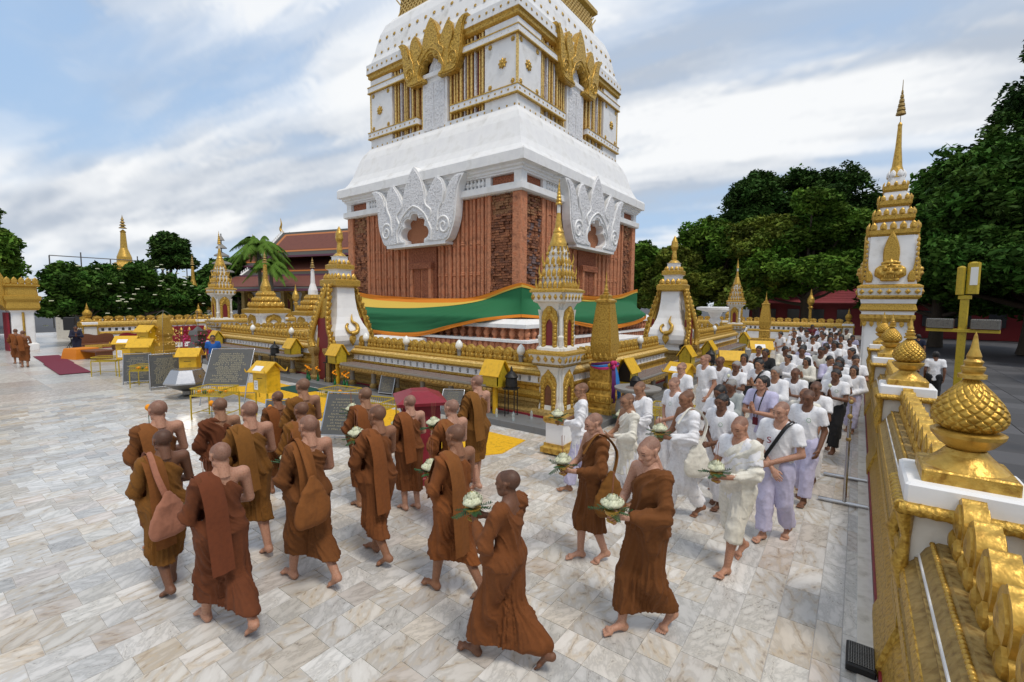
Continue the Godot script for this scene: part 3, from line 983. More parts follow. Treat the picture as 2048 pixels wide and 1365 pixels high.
			for k in xs.size():
				var w: float = .034 if k % 3 else .055
				rect_part(q, "gilt_rib" if k != 4 and k != 7 else "white_rib", M.gold_pale if k != 4 and k != 7 else M.white_carved, s * xs[k] - w, s * xs[k] + w, 11.4, 14.95, 4.7, 4.9 + .04 * (k % 2), .012)
		rect_part(q, "door_frame", M.white, -.84, .84, 11.3, 14.0, 4.7, 4.98)
		for s in [-1, 1]: rect_part(q, "door_leaf", M.white_carved, minf(s * .05, s * .68), maxf(s * .05, s * .68), 11.4, 13.6, 4.9, 5.03)
		rect_part(q, "lintel", M.white, -.95, .95, 13.86, 14.06, 4.8, 5.08)
		var g := G.new()
		g.ext(round_outline(PackedVector2Array([Vector2(-.5, 0), Vector2(.5, 0), Vector2(.42, .35), Vector2(.2, .6), Vector2(.12, .85), Vector2(-.12, .85), Vector2(-.2, .6), Vector2(-.42, .35)])), .14, Transform3D(Basis(), Vector3(0, 14.06, 4.82)), .25)
		part(q, "seated_figure", g.mesh(), M.white_carved)
		pediment(q, Transform3D(Basis().scaled(Vector3(.74, .79, .8)), Vector3(0, 13.66, 4.9)), M.gold, M.gold_relief, "gilt_pediment")
		for k in 30:
			for s in [-1, 1]:
				var gg: Mesh = once("lattice_bar", func():
					var g2 := G.new()
					g2.box(Vector3.ZERO, Vector3(.06, 1.45, .05))
					return g2.mesh())
				part(q, "lattice_bar", gg, M.gold_pale, Transform3D(Basis(Vector3.BACK, s * .72), Vector3(-3.6 + k * .25, 18.85, 3.88)))
	banner()
func banner() -> void:
	# long cloths tied round the stupa, sagging between the corners
	var o := thing("cloth_banner", "long green, yellow and orange cloth wrapped round the base of the brick stupa", "banner", Vector3(-17.1, 0, -21.4))
	var edges := {}
	# heights along one face, from the near corner (0) to the far corner (1): top orange, yellow, green, bottom orange, hem
	var tabs := [
		[[3.78, 3.22, 3.14, 3.22, 3.34, 3.62], [3.66, 3.04, 2.94, 2.98, 3.1, 3.45], [3.6, 2.96, 2.72, 2.66, 2.72, 2.94], [2.5, 2.1, 1.62, 1.55, 1.78, 2.4], [2.38, 1.95, 1.42, 1.38, 1.6, 2.24]],
		[[3.78, 3.45, 3.38, 3.36, 3.5, 3.86], [3.7, 3.3, 3.16, 3.16, 3.34, 3.72], [3.6, 3.26, 3.08, 3.1, 3.26, 3.66], [2.5, 2.2, 1.95, 1.92, 2.1, 2.55], [2.38, 2.05, 1.75, 1.72, 1.9, 2.38]]]
	var names := [["top_strip", "cloth_orange"], ["yellow_strip", "cloth_yellow"], ["green_strip", "cloth_green"], ["bottom_strip", "cloth_orange"]]
	for f in 2:
		var b := Basis(Vector3.UP, f * PI / 2)
		for k in 4:
			var rows := []
			var n := 7 if k != 2 else 16
			var sd := noise(.7, FastNoiseLite.TYPE_SIMPLEX_SMOOTH, 3, 0, FastNoiseLite.FRACTAL_FBM, 80 + k + f * 9)
			for j in n + 1:
				var v := float(j) / n
				var r := []
				for i in 73:
					var t: float = i / 72.0
					var ht := func(tab: Array) -> float:
						var s: float = t * 5.0
						var i0: int = mini(int(s), 4)
						return lerpf(tab[i0], tab[i0 + 1], s - i0) if i0 < 0 else cubic_interpolate(tab[i0], tab[i0 + 1], tab[maxi(i0 - 1, 0)], tab[mini(i0 + 2, 5)], s - i0)
					var y := lerpf(ht.call(tabs[f][k + 1]), ht.call(tabs[f][k]), v)
					var x := lerpf(6.13, -6.13, t) * (1 if f == 0 else -1)
					var pl := sd.get_noise_2d(t * 3.0 + 2.0 * v, v * (9.0 if k == 2 else 5.0) - 2.5 * sin(PI * t)) * (.045 if k == 2 else .035)
					var z := 6.12 + (.02 if k == 3 else .0) + pl * sin(PI * clampf(t * 1.05, 0, 1)) + (.0 if k != 1 else .012) + (.0 if k != 2 else -.012)
					z += 1.1 * clampf((3.1 - y) / .72, 0, 1) * clampf(sin(PI * t) * 3.0, .0, 1)
					r.append(b * Vector3(x, y, z))
				rows.append(r)
			if f == 0:
				for r in rows: r.reverse()
			var g := G.new()
			g.grid(rows)
			part(o, names[k][0], g.mesh(), M[names[k][1]])

# ---------- shrines, chedis and gates
func tier(o: Node3D, called: String, m: String, prof: Array, plan := square(), round_ := false) -> MeshInstance3D:
	var g := G.new()
	g.loft(prof, plan, Vector3.ZERO, round_)
	return part(o, called, g.mesh(), M[m])
func orn(o: Node3D, called: String, m: Mesh, mt: Material, r: float, y: float, n: int, tilt := 0.0, sc := 1.0) -> void:
	# n pieces along each side of a square of half width r, facing outwards
	for s in 4:
		var b := Basis(Vector3.UP, s * PI / 2)
		for i in n:
			var x := (i + .5) / n * 2.0 - 1.0
			part(o, called, m, mt, Transform3D((b * Basis(Vector3.RIGHT, tilt)).scaled(Vector3.ONE * sc), b * Vector3(x * r, y, r)))
func leaf_piece() -> Mesh:
	return once("leaf_piece", func():
		var g := G.new()
		g.ext(petal(1.0, 1.3, 5), .3, Transform3D(), .4)
		g.ext(petal(.45, .8, 3), .2, Transform3D(Basis(), Vector3(0, .12, .26)), .4)
		return g.mesh())
func diamond_piece() -> Mesh:
	return once("diamond_piece", func():
		var g := G.new()
		g.ext(PackedVector2Array([Vector2(0, -.6), Vector2(.6, 0), Vector2(0, .6), Vector2(-.6, 0)]), .3, Transform3D(), .5)
		g.ball(Vector3(0, 0, .3), Vector3(.2, .2, .15), 8, 5)
		return g.mesh())
func arch_mesh(w: float, h: float, wi: float, hi: float, d: float) -> Mesh:
	return once("arch_%.2f_%.2f_%.2f" % [w, h, wi], func():
		var g := G.new()
		var p := PackedVector2Array()
		var out := [[w, 0.0], [w * 1.08, .05 * h], [w * .92, .12 * h], [w * .92, .55 * h], [w * 1.0, .68 * h], [w * .8, .82 * h], [w * .3, .92 * h]]
		for q in out: p.append(Vector2(q[0], q[1]))
		p.append(Vector2(0, h))
		for i in range(out.size() - 1, -1, -1): p.append(Vector2(-out[i][0], out[i][1]))
		var inn := [[wi, 0.0], [wi, .8 * hi], [wi * .6, .93 * hi]]
		for q in inn: p.append(Vector2(-q[0], q[1]))
		p.append(Vector2(0, hi))
		for i in range(inn.size() - 1, -1, -1): p.append(Vector2(inn[i][0], inn[i][1]))
		g.ext(p, d)
		for s in [-1, 1]:
			for i in 7: g.ball(Vector3(s * (w + wi) * .5, h * (.07 + .085 * i), d), Vector3((w - wi) * .42, h * .046, .035), 7, 5)
		for i in 9:
			var a := PI * (i + .5) / 9
			g.ball(Vector3(cos(a) * (w * .62), hi * .86 + sin(a) * (h - hi) * .55, d), Vector3(w * .2, w * .2, .045), 7, 5)
		g.ball(Vector3(0, (h + hi) * .5, d), Vector3(w * .34, w * .36, .08), 8, 6)
		return g.mesh())
func niche(o: Node3D, r: float, y: float, w: float, h: float, back: Material) -> void:
	for s in 4:
		var b := Basis(Vector3.UP, s * PI / 2)
		var n := part(o, "niche", arch_mesh(w, h, w * .45, h * .66, .07), M.gold_carved, Transform3D(b, b * Vector3(0, y, r)))
		var g := G.new()
		g.box(Vector3(0, h * .33, .0), Vector3(w * .92, h * .66, .07))
		part(n, "opening", g.mesh(), back)
func spire(o: Node3D, y: float, r: float, h: float, seg := 16) -> void:
	# bell, shaft and ringed tip
	tier(o, "bell", "gold", [[r, y], [r * .95, y + .05 * h], [r * .7, y + .16 * h], [r * .6, y + .2 * h], [r * .62, y + .22 * h], [r * .42, y + .28 * h], [r * .3, y + .4 * h], [r * .2, y + .5 * h]], circle(seg), true)
	tier(o, "neck", "white_old", [[r * .2, y + .5 * h], [r * .2, y + .62 * h]], circle(10), true)
	var pr := []
	for i in 6:
		var k := r * (.36 - .05 * i)
		var b := y + h * (.62 + .05 * i)
		pr.append_array([[k, b], [k, b + .02 * h], [k * .7, b + .045 * h]])
	pr.append_array([[r * .05, y + .93 * h], [r * .015, y + h]])
	tier(o, "tip", "gold", pr, circle(12), true)
func corner_shrine(called: String, label: String, at: Vector3, sc := 1.0) -> Node3D:
	var o := thing(called, label, "shrine", at, 0, "shrines at the corners of the inner court")
	o.scale = Vector3(.68, 1, .68) * sc
	tier(o, "footing", "red_paint", [[.74, 0], [.74, .06]])
	tier(o, "base", "gold_dull", [[.72, .06], [.7, .14], [.62, .2]])
	tier(o, "lower_body", "white_old", [[.56, .2], [.54, .3], [.5, .4], [.5, 1.1], [.55, 1.2], [.62, 1.28]], redent(.14, 2))
	niche(o, .5, .1, .34, 1.12, M.wood)
	tier(o, "lower_cornice", "gold_dull", [[.6, 1.28], [.66, 1.32], [.66, 1.36]])
	tier(o, "lower_frieze", "white_old", [[.68, 1.36], [.8, 1.58]], redent(.06, 2))
	orn(o, "diamond", diamond_piece(), M.gold, .75, 1.48, 5, .45, .15)
	tier(o, "terrace", "gold_carved", [[.82, 1.58], [.82, 1.64], [.7, 1.68]])
	tier(o, "body", "white_old", [[.62, 1.68], [.6, 1.74], [.5, 1.8], [.46, 2.0], [.46, 2.62], [.52, 2.74], [.6, 2.84]], redent(.15, 2))
	niche(o, .47, 1.7, .33, 1.15, M.maroon)
	for s in 4:
		var b := Basis(Vector3.UP, s * PI / 2 + PI / 4)
		var g := G.new()
		g.loft([[.06, 1.7], [.09, 1.9], [.12, 2.02], [.06, 2.06], [.07, 2.5], [.12, 2.68]], circle(8), b * Vector3(0, 0, .6), true)
		part(o, "corner_column", g.mesh(), M.white_old)
	tier(o, "frieze", "white_old", [[.6, 2.84], [.68, 2.88], [.72, 3.1]], redent(.08, 2))
	orn(o, "diamond", diamond_piece(), M.gold, .7, 2.99, 6, .12, .125)
	tier(o, "cornice", "gold_carved", [[.74, 3.1], [.74, 3.15], [.62, 3.2]])
	var y := 3.18
	for k in 3:
		var r: float = [.52, .43, .34][k]
		tier(o, "roof_tier", "white_old", [[r, y], [r * .9, y + .2], [r * .96, y + .3]], redent(.16, 2))
		orn(o, "roof_leaf", leaf_piece(), M.gold, r * 1.0, y + .0, [5, 4, 3][k], -.1, [.17, .16, .15][k])
		orn(o, "roof_diamond", diamond_piece(), M.gold, r * .98, y + .27, [5, 4, 3][k], .0, [.1, .1, .1][k])
		for s in 4:
			var b := Basis(Vector3.UP, s * PI / 2 + PI / 4)
			part(o, "roof_horn", once("roof_horn", func():
				var g := G.new()
				g.tube(smooth_line([Vector3(0, 0, 0), Vector3(0, .03, .09), Vector3(0, .14, .14), Vector3(0, .3, .12)]), [.05, .05, .05, .05, .045, .045, .04, .04, .03, .025, .015, .008, .003], 6)
				return g.mesh()), M.gold, Transform3D(b, b * Vector3(0, y, r * 1.28)))
		y += .3
	tier(o, "lotus_base", "white_old", [[.34, y], [.3, y + .1], [.3, y + .16]], circle(16), true)
	orn(o, "roof_leaf", leaf_piece(), M.gold, .27, y + .02, 3, 0, .12)
	spire(o, y + .14, .33, 5.87 - y - .14)
	return o
func gold_chedi(label: String, at: Vector3, sc: float, ribbons := true) -> void:
	var o := thing("gold_chedi", label, "chedi", at, .0, "small gold chedis")
	o.scale = Vector3(.72, 1, .72) * sc
	tier(o, "base", "gold", [[.5, 0], [.5, .16], [.42, .2], [.42, .3], [.47, .34], [.47, .5], [.4, .54], [.36, .62], [.42, .68], [.42, .8], [.36, .84]], redent(.1, 1))
	orn(o, "leaf", leaf_piece(), M.gold_carved, .47, .36, 4, 0, .1)
	orn(o, "leaf", leaf_piece(), M.gold_carved, .42, .69, 4, 0, .08)
	tier(o, "plinth", "gold", [[.36, .84], [.36, 1.2], [.4, 1.26], [.34, 1.32]])
	tier(o, "body", "gold_carved", [[.3, 1.32], [.36, 1.55], [.38, 1.75], [.34, 2.1], [.26, 2.6], [.24, 2.75]], redent(.12, 1))
	orn(o, "leaf", leaf_piece(), M.gold_carved, .3, 1.36, 3, -.2, .2)
	tier(o, "cap", "gold", [[.27, 2.75], [.27, 2.8], [.16, 2.84], [.16, 2.92], [.1, 2.94]])
	tier(o, "tip", "gold", [[.1, 2.94], [.12, 2.98], [.07, 3.0], [.08, 3.06], [.05, 3.08], [.055, 3.14], [.03, 3.2], [.015, 3.4], [.002, 3.5]], circle(12), true)
	if ribbons:
		var rb := [["ribbon_violet", 1.28, 0.0], ["ribbon_blue", 1.24, .05], ["ribbon_pink", 1.2, -.05]]
		for k in 3:
			var path := []
			for i in 13:
				var a := TAU * i / 12
				path.append(Vector3(cos(a) * .5, rb[k][1] + .03 * sin(a * 2 + k), sin(a) * .5))
			part(o, "ribbon", ribbon(path, .06, .006, Vector3.UP), M[rb[k][0]])
			part(o, "ribbon_tail", ribbon([Vector3(.44, 1.25, .26), Vector3(.5 + rb[k][2], 1.05, .34 - .1 * k), Vector3(.52 + rb[k][2] * 2, .75, .36 - .14 * k), Vector3(.5 + rb[k][2] * 3, .35 + .1 * k, .34 - .16 * k)], .13, .005, Vector3(.7, 0, -.7)), M[rb[k][0]])
		var g := G.new()
		for i in 7: g.ball(Vector3(.46 + .03 * sin(i * 2.0), 1.26 + .05 * cos(i * 3.0), .26 - .04 * i + .1), Vector3(.07, .06, .05), 7, 5)
		part(o, "ribbon_bow", g.mesh(), M.ribbon_pink)
func gate_pavilion(label: String, at: Vector3, turn: float) -> void:
	var o := thing("gate_pavilion", label, "gate", at, turn, "gate pavilions of the inner court")
	# bell-shaped white body with gold gabled porches front and back (z)
	tier(o, "foot", "gold_dull", [[.6, 0], [.6, .1], [.5, .16], [.48, .8], [.56, .9], [.56, 1.0]])
	tier(o, "pedestal", "white", [[.5, 1.0], [.44, 1.12], [.46, 1.2]])
	tier(o, "body", "white", [[.48, 1.2], [.62, 1.27], [.69, 1.42], [.7, 1.6], [.65, 1.8], [.55, 2.0], [.46, 2.25], [.4, 2.55], [.36, 2.9], [.34, 3.3]])
	for s in [-1, 1]:
		var zz: float = s * .8
		for sx in [-1, 1]:
			var pp := [Vector3(sx * .52, 1.16, zz), Vector3(sx * .62, 1.45, zz), Vector3(sx * .46, 1.85, zz), Vector3(sx * .32, 2.35, zz * .9), Vector3(sx * .2, 2.85, zz * .75), Vector3(sx * .06, 3.3, zz * .6)]
			var fr := G.new()
			fr.tube(smooth_line(pp, 3), .085, 8)
			for v in smooth_line(pp, 3): fr.ball(v + Vector3(sx * .06, .03, s * .06), Vector3(.07, .085, .06), 6, 5)
			for v in smooth_line(pp.slice(1), 2): fr.ext(petal(.14, .24, 3), .05, Transform3D(Basis(Vector3.BACK, -sx * .9), v + Vector3(sx * .06, 0, 0)), .3)
			part(o, "gable_board", fr.mesh(), M.gold_carved)
			var hk := G.new()
			hk.tube(smooth_line([Vector3(sx * .52, 1.2, zz), Vector3(sx * .74, 1.2, zz), Vector3(sx * .8, 1.4, zz), Vector3(sx * .7, 1.5, zz)]), .06, 7)
			part(o, "gable_scroll", hk.mesh(), M.gold_carved)
			var pl := G.new()
			pl.loft([[.16, 0], [.16, .1], [.11, .16], [.1, .85], [.15, .95], [.18, 1.05], [.18, 1.16]], square(), Vector3(sx * .46, 0, zz * .95))
			part(o, "door_pillar", pl.mesh(), M.gold_dull)
		var d := G.new()
		d.box(Vector3(0, 1.1, s * .66), Vector3(.72, 2.2, .1))
		part(o, "door", d.mesh(), M.maroon)
		var a := G.new()
		a.ext(PackedVector2Array([Vector2(-.44, 1.16), Vector2(-.32, 1.16), Vector2(-.2, 1.9), Vector2(0, 2.3), Vector2(.2, 1.9), Vector2(.32, 1.16), Vector2(.44, 1.16), Vector2(.34, 2.1), Vector2(.12, 2.9), Vector2(-.12, 2.9), Vector2(-.34, 2.1)]), .08, Transform3D(Basis(Vector3.RIGHT, -s * .06), Vector3(0, 0, s * .76 - .04)))
		part(o, "gable_panel", a.mesh(), M.gold_carved)
		var orb := G.new()
		var b := Basis(Vector3.UP, s * PI / 2)
		orb.ext(round_outline(PackedVector2Array([Vector2(0, .0), Vector2(.13, .22), Vector2(.1, .38), Vector2(-.1, .38), Vector2(-.13, .22)])), .07, Transform3D(b, b * Vector3(0, 1.22, .68)), .3)
		orb.tube(smooth_line([b * Vector3(-.05, 1.66, .7), b * Vector3(.16, 1.72, .74), b * Vector3(.22, 1.95, .66), b * Vector3(.08, 2.1, .56), b * Vector3(.12, 2.35, .5)]), [.09, .09, .09, .09, .08, .08, .08, .07, .07, .06, .06, .05, .05, .04, .03, .02, .01], 7)
		orb.tube(smooth_line([b * Vector3(.05, 1.66, .7), b * Vector3(-.16, 1.72, .74), b * Vector3(-.22, 1.9, .66), b * Vector3(-.12, 2.0, .6)]), .05, 7)
		part(o, "flank_ornament", orb.mesh(), M.gold)
	tier(o, "band", "gold_carved", [[.4, 3.3], [.5, 3.36], [.5, 3.55], [.42, 3.6]])
	tier(o, "neck", "white", [[.28, 3.6], [.28, 3.9], [.34, 3.95]])
	orn(o, "roof_leaf", leaf_piece(), M.gold, .4, 3.58, 4, -.2, .17)
	tier(o, "band", "gold_carved", [[.36, 3.95], [.36, 4.1], [.28, 4.14]])
	tier(o, "neck", "white", [[.2, 4.14], [.2, 4.4], [.24, 4.42]])
	orn(o, "roof_leaf", leaf_piece(), M.gold, .27, 4.12, 3, -.2, .13)
	tier(o, "bud_spire", "gold", [[.24, 4.42], [.17, 4.5], [.09, 4.55], [.1, 4.65], [.085, 4.8], [.08, 4.9], [.14, 5.05], [.12, 5.25], [.05, 5.42], [.004, 5.5]], circle(14), true)
func kala_face() -> ArrayMesh:
	var s := SDF.new(Vector3(-.62, -.5, -.1), Vector3(.62, .62, .5), .018)
	s.cap(Vector3(-.25, 0, 0), Vector3(.25, 0, 0), .3, .3, .08, Vector3(1.1, 1, .5))
	for k in [-1, 1]:
		s.cap(Vector3(k * .2, .14, .14), Vector3(k * .2, .14, .17), .09, .09, .03)
		s.cap(Vector3(k * .06, .27, .12), Vector3(k * .34, .24, .08), .05, .04, .03)
		s.cap(Vector3(k * .3, -.1, .1), Vector3(k * .36, -.04, .1), .1, .1, .05)
		s.cap(Vector3(k * .48, .1, .02), Vector3(k * .52, -.12, .02), .08, .06, .03)
		s.cap(Vector3(k * .12, .4, .03), Vector3(k * .3, .36, .03), .08, .06, .04)
		s.cap(Vector3(k * .05, -.02, .2), Vector3(k * .08, -.03, .2), .05, .05, .02)
	s.cap(Vector3(0, .12, .16), Vector3(0, -.02, .22), .05, .07, .03)
	s.cap(Vector3(0, .4, .04), Vector3(0, .55, .0), .1, .03, .05)
	s.cap(Vector3(-.28, -.22, .16), Vector3(.28, -.22, .16), .055, .055, .03, Vector3(1, 1, 1), true)
	s.cap(Vector3(-.3, -.32, .1), Vector3(.3, -.32, .1), .06, .06, .03)
	for i in 6: s.cap(Vector3(-.2 + i * .08, -.18, .15), Vector3(-.2 + i * .08, -.23, .16), .03, .022, .008)
	return s.net()
func shrines() -> void:
	corner_shrine("corner_shrine", "tall white and gold shrine at the near corner of the stupa court", Vector3(-5.95, .16, -9.8), .985)
	corner_shrine("corner_shrine", "white and gold shrine ending the long gold wall by the temple hall", Vector3(-26.4, .16, -10.2), 1.08)
	corner_shrine("corner_shrine", "white and gold shrine before the dark trees behind the white-clad crowd", Vector3(-6.1, .16, -31.2), .96)
	gold_chedi("gold square chedi tied with coloured ribbons beside the corner shrine", Vector3(-5.2, .1, -10.95), 1.05)
	gold_chedi("small gold chedi wreathed in green behind the white-clad crowd", Vector3(-4.5, .1, -31.5), 1.05, false)
	gate_pavilion("white saddle shaped gate with gold gables on the long wall by the trough", Vector3(-15.15, .16, -9.8), 0)
	gate_pavilion("white saddle shaped gate with gold gables on the wall behind the worshippers", Vector3(-6.0, .16, -18.75), PI / 2)
	# tower of the boundary gate
	var o := thing("gate_tower", "tall white and gold gate tower with demon face and thin spire on boundary wall", "tower", Vector3(.92, 0, -25.2))
	o.scale = Vector3(.86, .98, .86)
	tier(o, "shaft", "white", [[.98, 0], [.98, .3], [.9, .4], [.9, 2.35]], redent(.1, 1))
	tier(o, "cornice", "gold", [[.95, 2.35], [1.04, 2.5], [1.04, 2.62], [.98, 2.66]])
	orn(o, "hanging_leaf", leaf_piece(), M.gold, .98, 2.36, 7, PI, .18)
	tier(o, "frieze", "white", [[.98, 2.66], [.98, 2.76], [1.05, 2.8]])
	tier(o, "frieze", "gold_carved", [[1.0, 2.8], [1.08, 2.86], [1.0, 3.12]])
	tier(o, "frieze", "white", [[1.02, 3.12], [1.06, 3.3]])
	tier(o, "cornice", "gold", [[1.08, 3.3], [1.18, 3.4], [1.18, 3.46]])
	tier(o, "frieze", "white_old", [[1.16, 3.46], [1.2, 3.76]])
	orn(o, "diamond", diamond_piece(), M.gold, 1.19, 3.61, 7, 0, .19)
	tier(o, "cornice", "gold", [[1.22, 3.76], [1.22, 3.84], [1.05, 3.92]])
	tier(o, "upper_body", "white", [[1.0, 3.92], [.98, 4.2], [.92, 5.9]], redent(.12, 1))
	for s in 4:
		var b := Basis(Vector3.UP, s * PI / 2)
		part(o, "demon_face", once("kala", kala_face), M.gold, Transform3D(b, b * Vector3(0, 4.42, 1.0)))
		var g := G.new()
		g.ext(petal(.62, 1.5, 6), .09, Transform3D(b, b * Vector3(0, 4.6, .95)), .15)
		g.ext(petal(.3, .5, 4), .09, Transform3D(b, b * Vector3(-.78, 4.0, .99)), .3)
		g.ext(petal(.3, .5, 4), .09, Transform3D(b, b * Vector3(.78, 4.0, .99)), .3)
		g.ext(PackedVector2Array([Vector2(-.93, 0), Vector2(-.74, 0), Vector2(-.88, .9)]), .07, Transform3D(b, b * Vector3(0, 4.1, .99)), .2)
		g.ext(PackedVector2Array([Vector2(.74, 0), Vector2(.93, 0), Vector2(.88, .9)]), .07, Transform3D(b, b * Vector3(0, 4.1, .99)), .2)
		part(o, "gilt_panel", g.mesh(), M.gold_carved)
		for e in [-1, 1]:
			var ed := G.new()
			for i in 9: ed.ext(petal(.1, .16, 3), .05, Transform3D(b, b * Vector3(e * .92, 4.1 + i * .19, .95)), .3)
			part(o, "edge_trim", ed.mesh(), M.gold)
	var y := 5.9
	for k in 4:
		var r: float = [.92, .74, .6, .44][k]
		tier(o, "crown_tier", "gold_carved", [[r * .95, y], [r * 1.06, y + .1], [r * 1.06, y + .26], [r * .85, y + .3]], redent(.12, 1))
		orn(o, "crown_leaf", leaf_piece(), M.gold, r * .98, y + .24, [5, 5, 4, 3][k], -.12, [.27, .23, .2, .16][k])
		tier(o, "crown_neck", "white", [[r * .8, y + .3], [r * .7, y + .64]], redent(.12, 1))
		y += .62
	tier(o, "spire", "gold", [[.34, y], [.3, y + .2], [.2, y + .5], [.12, y + 1.3], [.08, y + 2.1], [.09, y + 2.2], [.03, y + 2.3]], circle(14), true)
	orn(o, "spire_leaf", leaf_piece(), M.white, .27, y + .0, 2, -.1, .25)
	var pr := []
	for i in 6: pr.append_array([[.2 - .03 * i, y + 2.6 + i * .17], [.17 - .027 * i, y + 2.72 + i * .17], [.05 - .006 * i, y + 2.74 + i * .17]])
	tier(o, "parasol", "gold_dull", [[.015, y + 2.3], [.015, y + 2.58]] + pr + [[.01, y + 4.0]], circle(12), true)
func gates() -> void:
	# arched gateway at the far end of the court
	var o := thing("arched_gate", "ornate gold arched gateway where two distant monks walk", "gate", Vector3(-38.6, 0, -2.6), PI / 2 + .12)
	o.scale = Vector3(.95, .84, .9)
	for s in [-1, 1]:
		var g := G.new()
		g.loft([[.62, 0], [.62, .4], [.5, .5], [.5, 2.6], [.6, 2.75]], redent(.1, 1), Vector3(s * 1.9, 0, 0))
		part(o, "pillar", g.mesh(), M.white)
		g = G.new()
		g.loft([[.66, 2.75], [.74, 2.9], [.7, 3.3], [.8, 3.5], [.8, 3.7], [.7, 3.75]], square(), Vector3(s * 1.9, 0, 0))
		g.loft([[.7, 3.75], [.66, 4.3], [.78, 4.4], [.78, 4.5], [.6, 4.55]], redent(.1, 1), Vector3(s * 1.9, 0, 0))
		for k in 5: g.ext(petal(.3, .5, 4), .1, Transform3D(Basis(), Vector3(s * 1.9 - .6 + k * .3, 4.5, .62)), .3)
		part(o, "capital", g.mesh(), M.gold_carved)
		g = G.new()
		g.tube([Vector3(s * 1.9, .6, .53), Vector3(s * 1.9, 2.6, .53)], .06, 6)
		part(o, "gilt_rib", g.mesh(), M.gold)
		g = G.new()
		g.box(Vector3(s * 1.28, 1.3, 0), Vector3(.1, 2.6, .8))
		part(o, "jamb", g.mesh(), M.red_paint)
	var g := G.new()
	var p := PackedVector2Array()
	for q in [[-2.6, 2.75], [-1.25, 2.75]]: p.append(Vector2(q[0], q[1]))
	for i in 9:
		var a := PI * (1 - i / 8.0)
		p.append(Vector2(cos(a) * 1.2, 2.75 + sin(a) * .75))
	for q in [[1.25, 2.75], [2.6, 2.75], [2.6, 4.5], [1.3, 4.6], [1.2, 5.0], [.9, 5.7], [.5, 6.1], [0.0, 6.4], [-.5, 6.1], [-.9, 5.7], [-1.2, 5.0], [-1.3, 4.6], [-2.6, 4.5]]: p.append(Vector2(q[0], q[1]))
	g.ext(p, .9, Transform3D(Basis(), Vector3(0, 0, -.45)))
	part(o, "arch", g.mesh(), M.gold_carved)
	g = G.new()
	g.ext(circle(20), .08, Transform3D(Basis().scaled(Vector3(.5, .5, 1)), Vector3(0, 5.2, .44)), .1)
	part(o, "medallion", g.mesh(), M.white)

# ---------- things standing in the court
func legs_mesh(w: float, d: float, h: float, r := .014) -> ArrayMesh:
	return once("leg_%.2f_%.3f" % [h, r], func():
		var g := G.new()
		g.box(Vector3(0, h * .5, 0), Vector3(r * 2, h, r * 2))
		return g.mesh())
func script_lines(g: G, w: float, h: float, rows: int, sd: int, cell := .03) -> void:
	# lines of small written strokes on the xy plane: loops, stems and bars like the lettering on the boards
	var r := RandomNumberGenerator.new()
	r.seed = sd
	for k in rows:
		var y := h * .5 - (k + .8) * h / (rows + .6)
		var l := w * (r.randf_range(.55, .92) if k else .6)
		var x := -l * .5
		while x < l * .5:
			var t := cell * .14; var c := cell * r.randf_range(.5, .8)
			g.box(Vector3(x, y, 0), Vector3(t, cell, .002))
			g.box(Vector3(x + c, y + cell * .08, 0), Vector3(t, cell * .84, .002))
			if r.randf() < .6: g.box(Vector3(x + c * .5, y + cell * .46, 0), Vector3(c, t, .002))
			else: g.box(Vector3(x + c * .5, y - cell * .46, 0), Vector3(c, t, .002))
			if r.randf() < .35: g.box(Vector3(x + c * .6, y + cell * .85, 0), Vector3(c * .8, t, .002))
			g.box(Vector3(x + t, y + cell * .3, 0), Vector3(t * 2.2, t * 1.6, .002))
			x += c + cell * (.75 if r.randf() < .85 else 1.8)
func roof_mesh(w: float, d: float, rise: float, eave: float, t := .025) -> ArrayMesh:
	# gable roof, ridge along x
	var g := G.new()
	for s in [-1, 1]:
		var hz := d * .5 + eave
		var len := sqrt(hz * hz + rise * rise)
		var a := atan2(rise, hz)
		g.box(Vector3(0, rise * .5, s * hz * .5), Vector3(w + eave * 2, t, len), Basis(Vector3.RIGHT, s * a))
	return g.mesh()
func money_box(label: String, at: Vector3, turn: float, sc := 1.0, papers := true) -> void:
	var o := thing("donation_box", label, "box", at, turn, "yellow donation boxes on legs")
	o.scale = Vector3.ONE * sc
	for x in [-.2, .2]:
		for z in [-.17, .17]: part(o, "leg", legs_mesh(0, 0, .62), M.yellow_old, tf(x, 0, z))
	var g := G.new()
	g.cbox(Vector3(0, .88, 0), Vector3(.5, .55, .42), .012)
	g.ext(PackedVector2Array([Vector2(-.21, 1.155), Vector2(.21, 1.155), Vector2(0, 1.35)]), .5, Transform3D(Basis(Vector3.UP, PI / 2), Vector3(-.25, 0, 0)))
	part(o, "body", g.mesh(), M.yellow_paint)
	var rf := part(o, "roof", once("box_roof", func(): return roof_mesh(.5, .42, .26, .09)), M.yellow_paint, tf(0, 1.13, 0))
	g = G.new()
	for s in [-1, 1]:
		for e in [-1, 1]: g.tube(smooth_line([Vector3(s * .34, 0, e * .3), Vector3(s * .34, .04, e * .34), Vector3(s * .34, .1, e * .35)], 2), [.02, .02, .016, .012, .006], 5)
	part(rf, "eave_horn", g.mesh(), M.yellow_paint)
	g = G.new()
	g.box(Vector3(0, .98, .213), Vector3(.2, .012, .006))
	part(o, "slot", g.mesh(), M.iron)
	if papers:
		g = G.new()
		g.box(Vector3(-.13, .8, .214), Vector3(.13, .24, .004))
		g.box(Vector3(-.05, 1.235, .2), Vector3(.3, .004, .16), Basis(Vector3.RIGHT, .75))
		var n := part(o, "notice", g.mesh(), M.paper)
		g = G.new()
		script_lines(g, .11, .2, 4, 3, .018)
		part(n, "writing", g.mesh(), M.ink, tf(-.13, .8, .218))
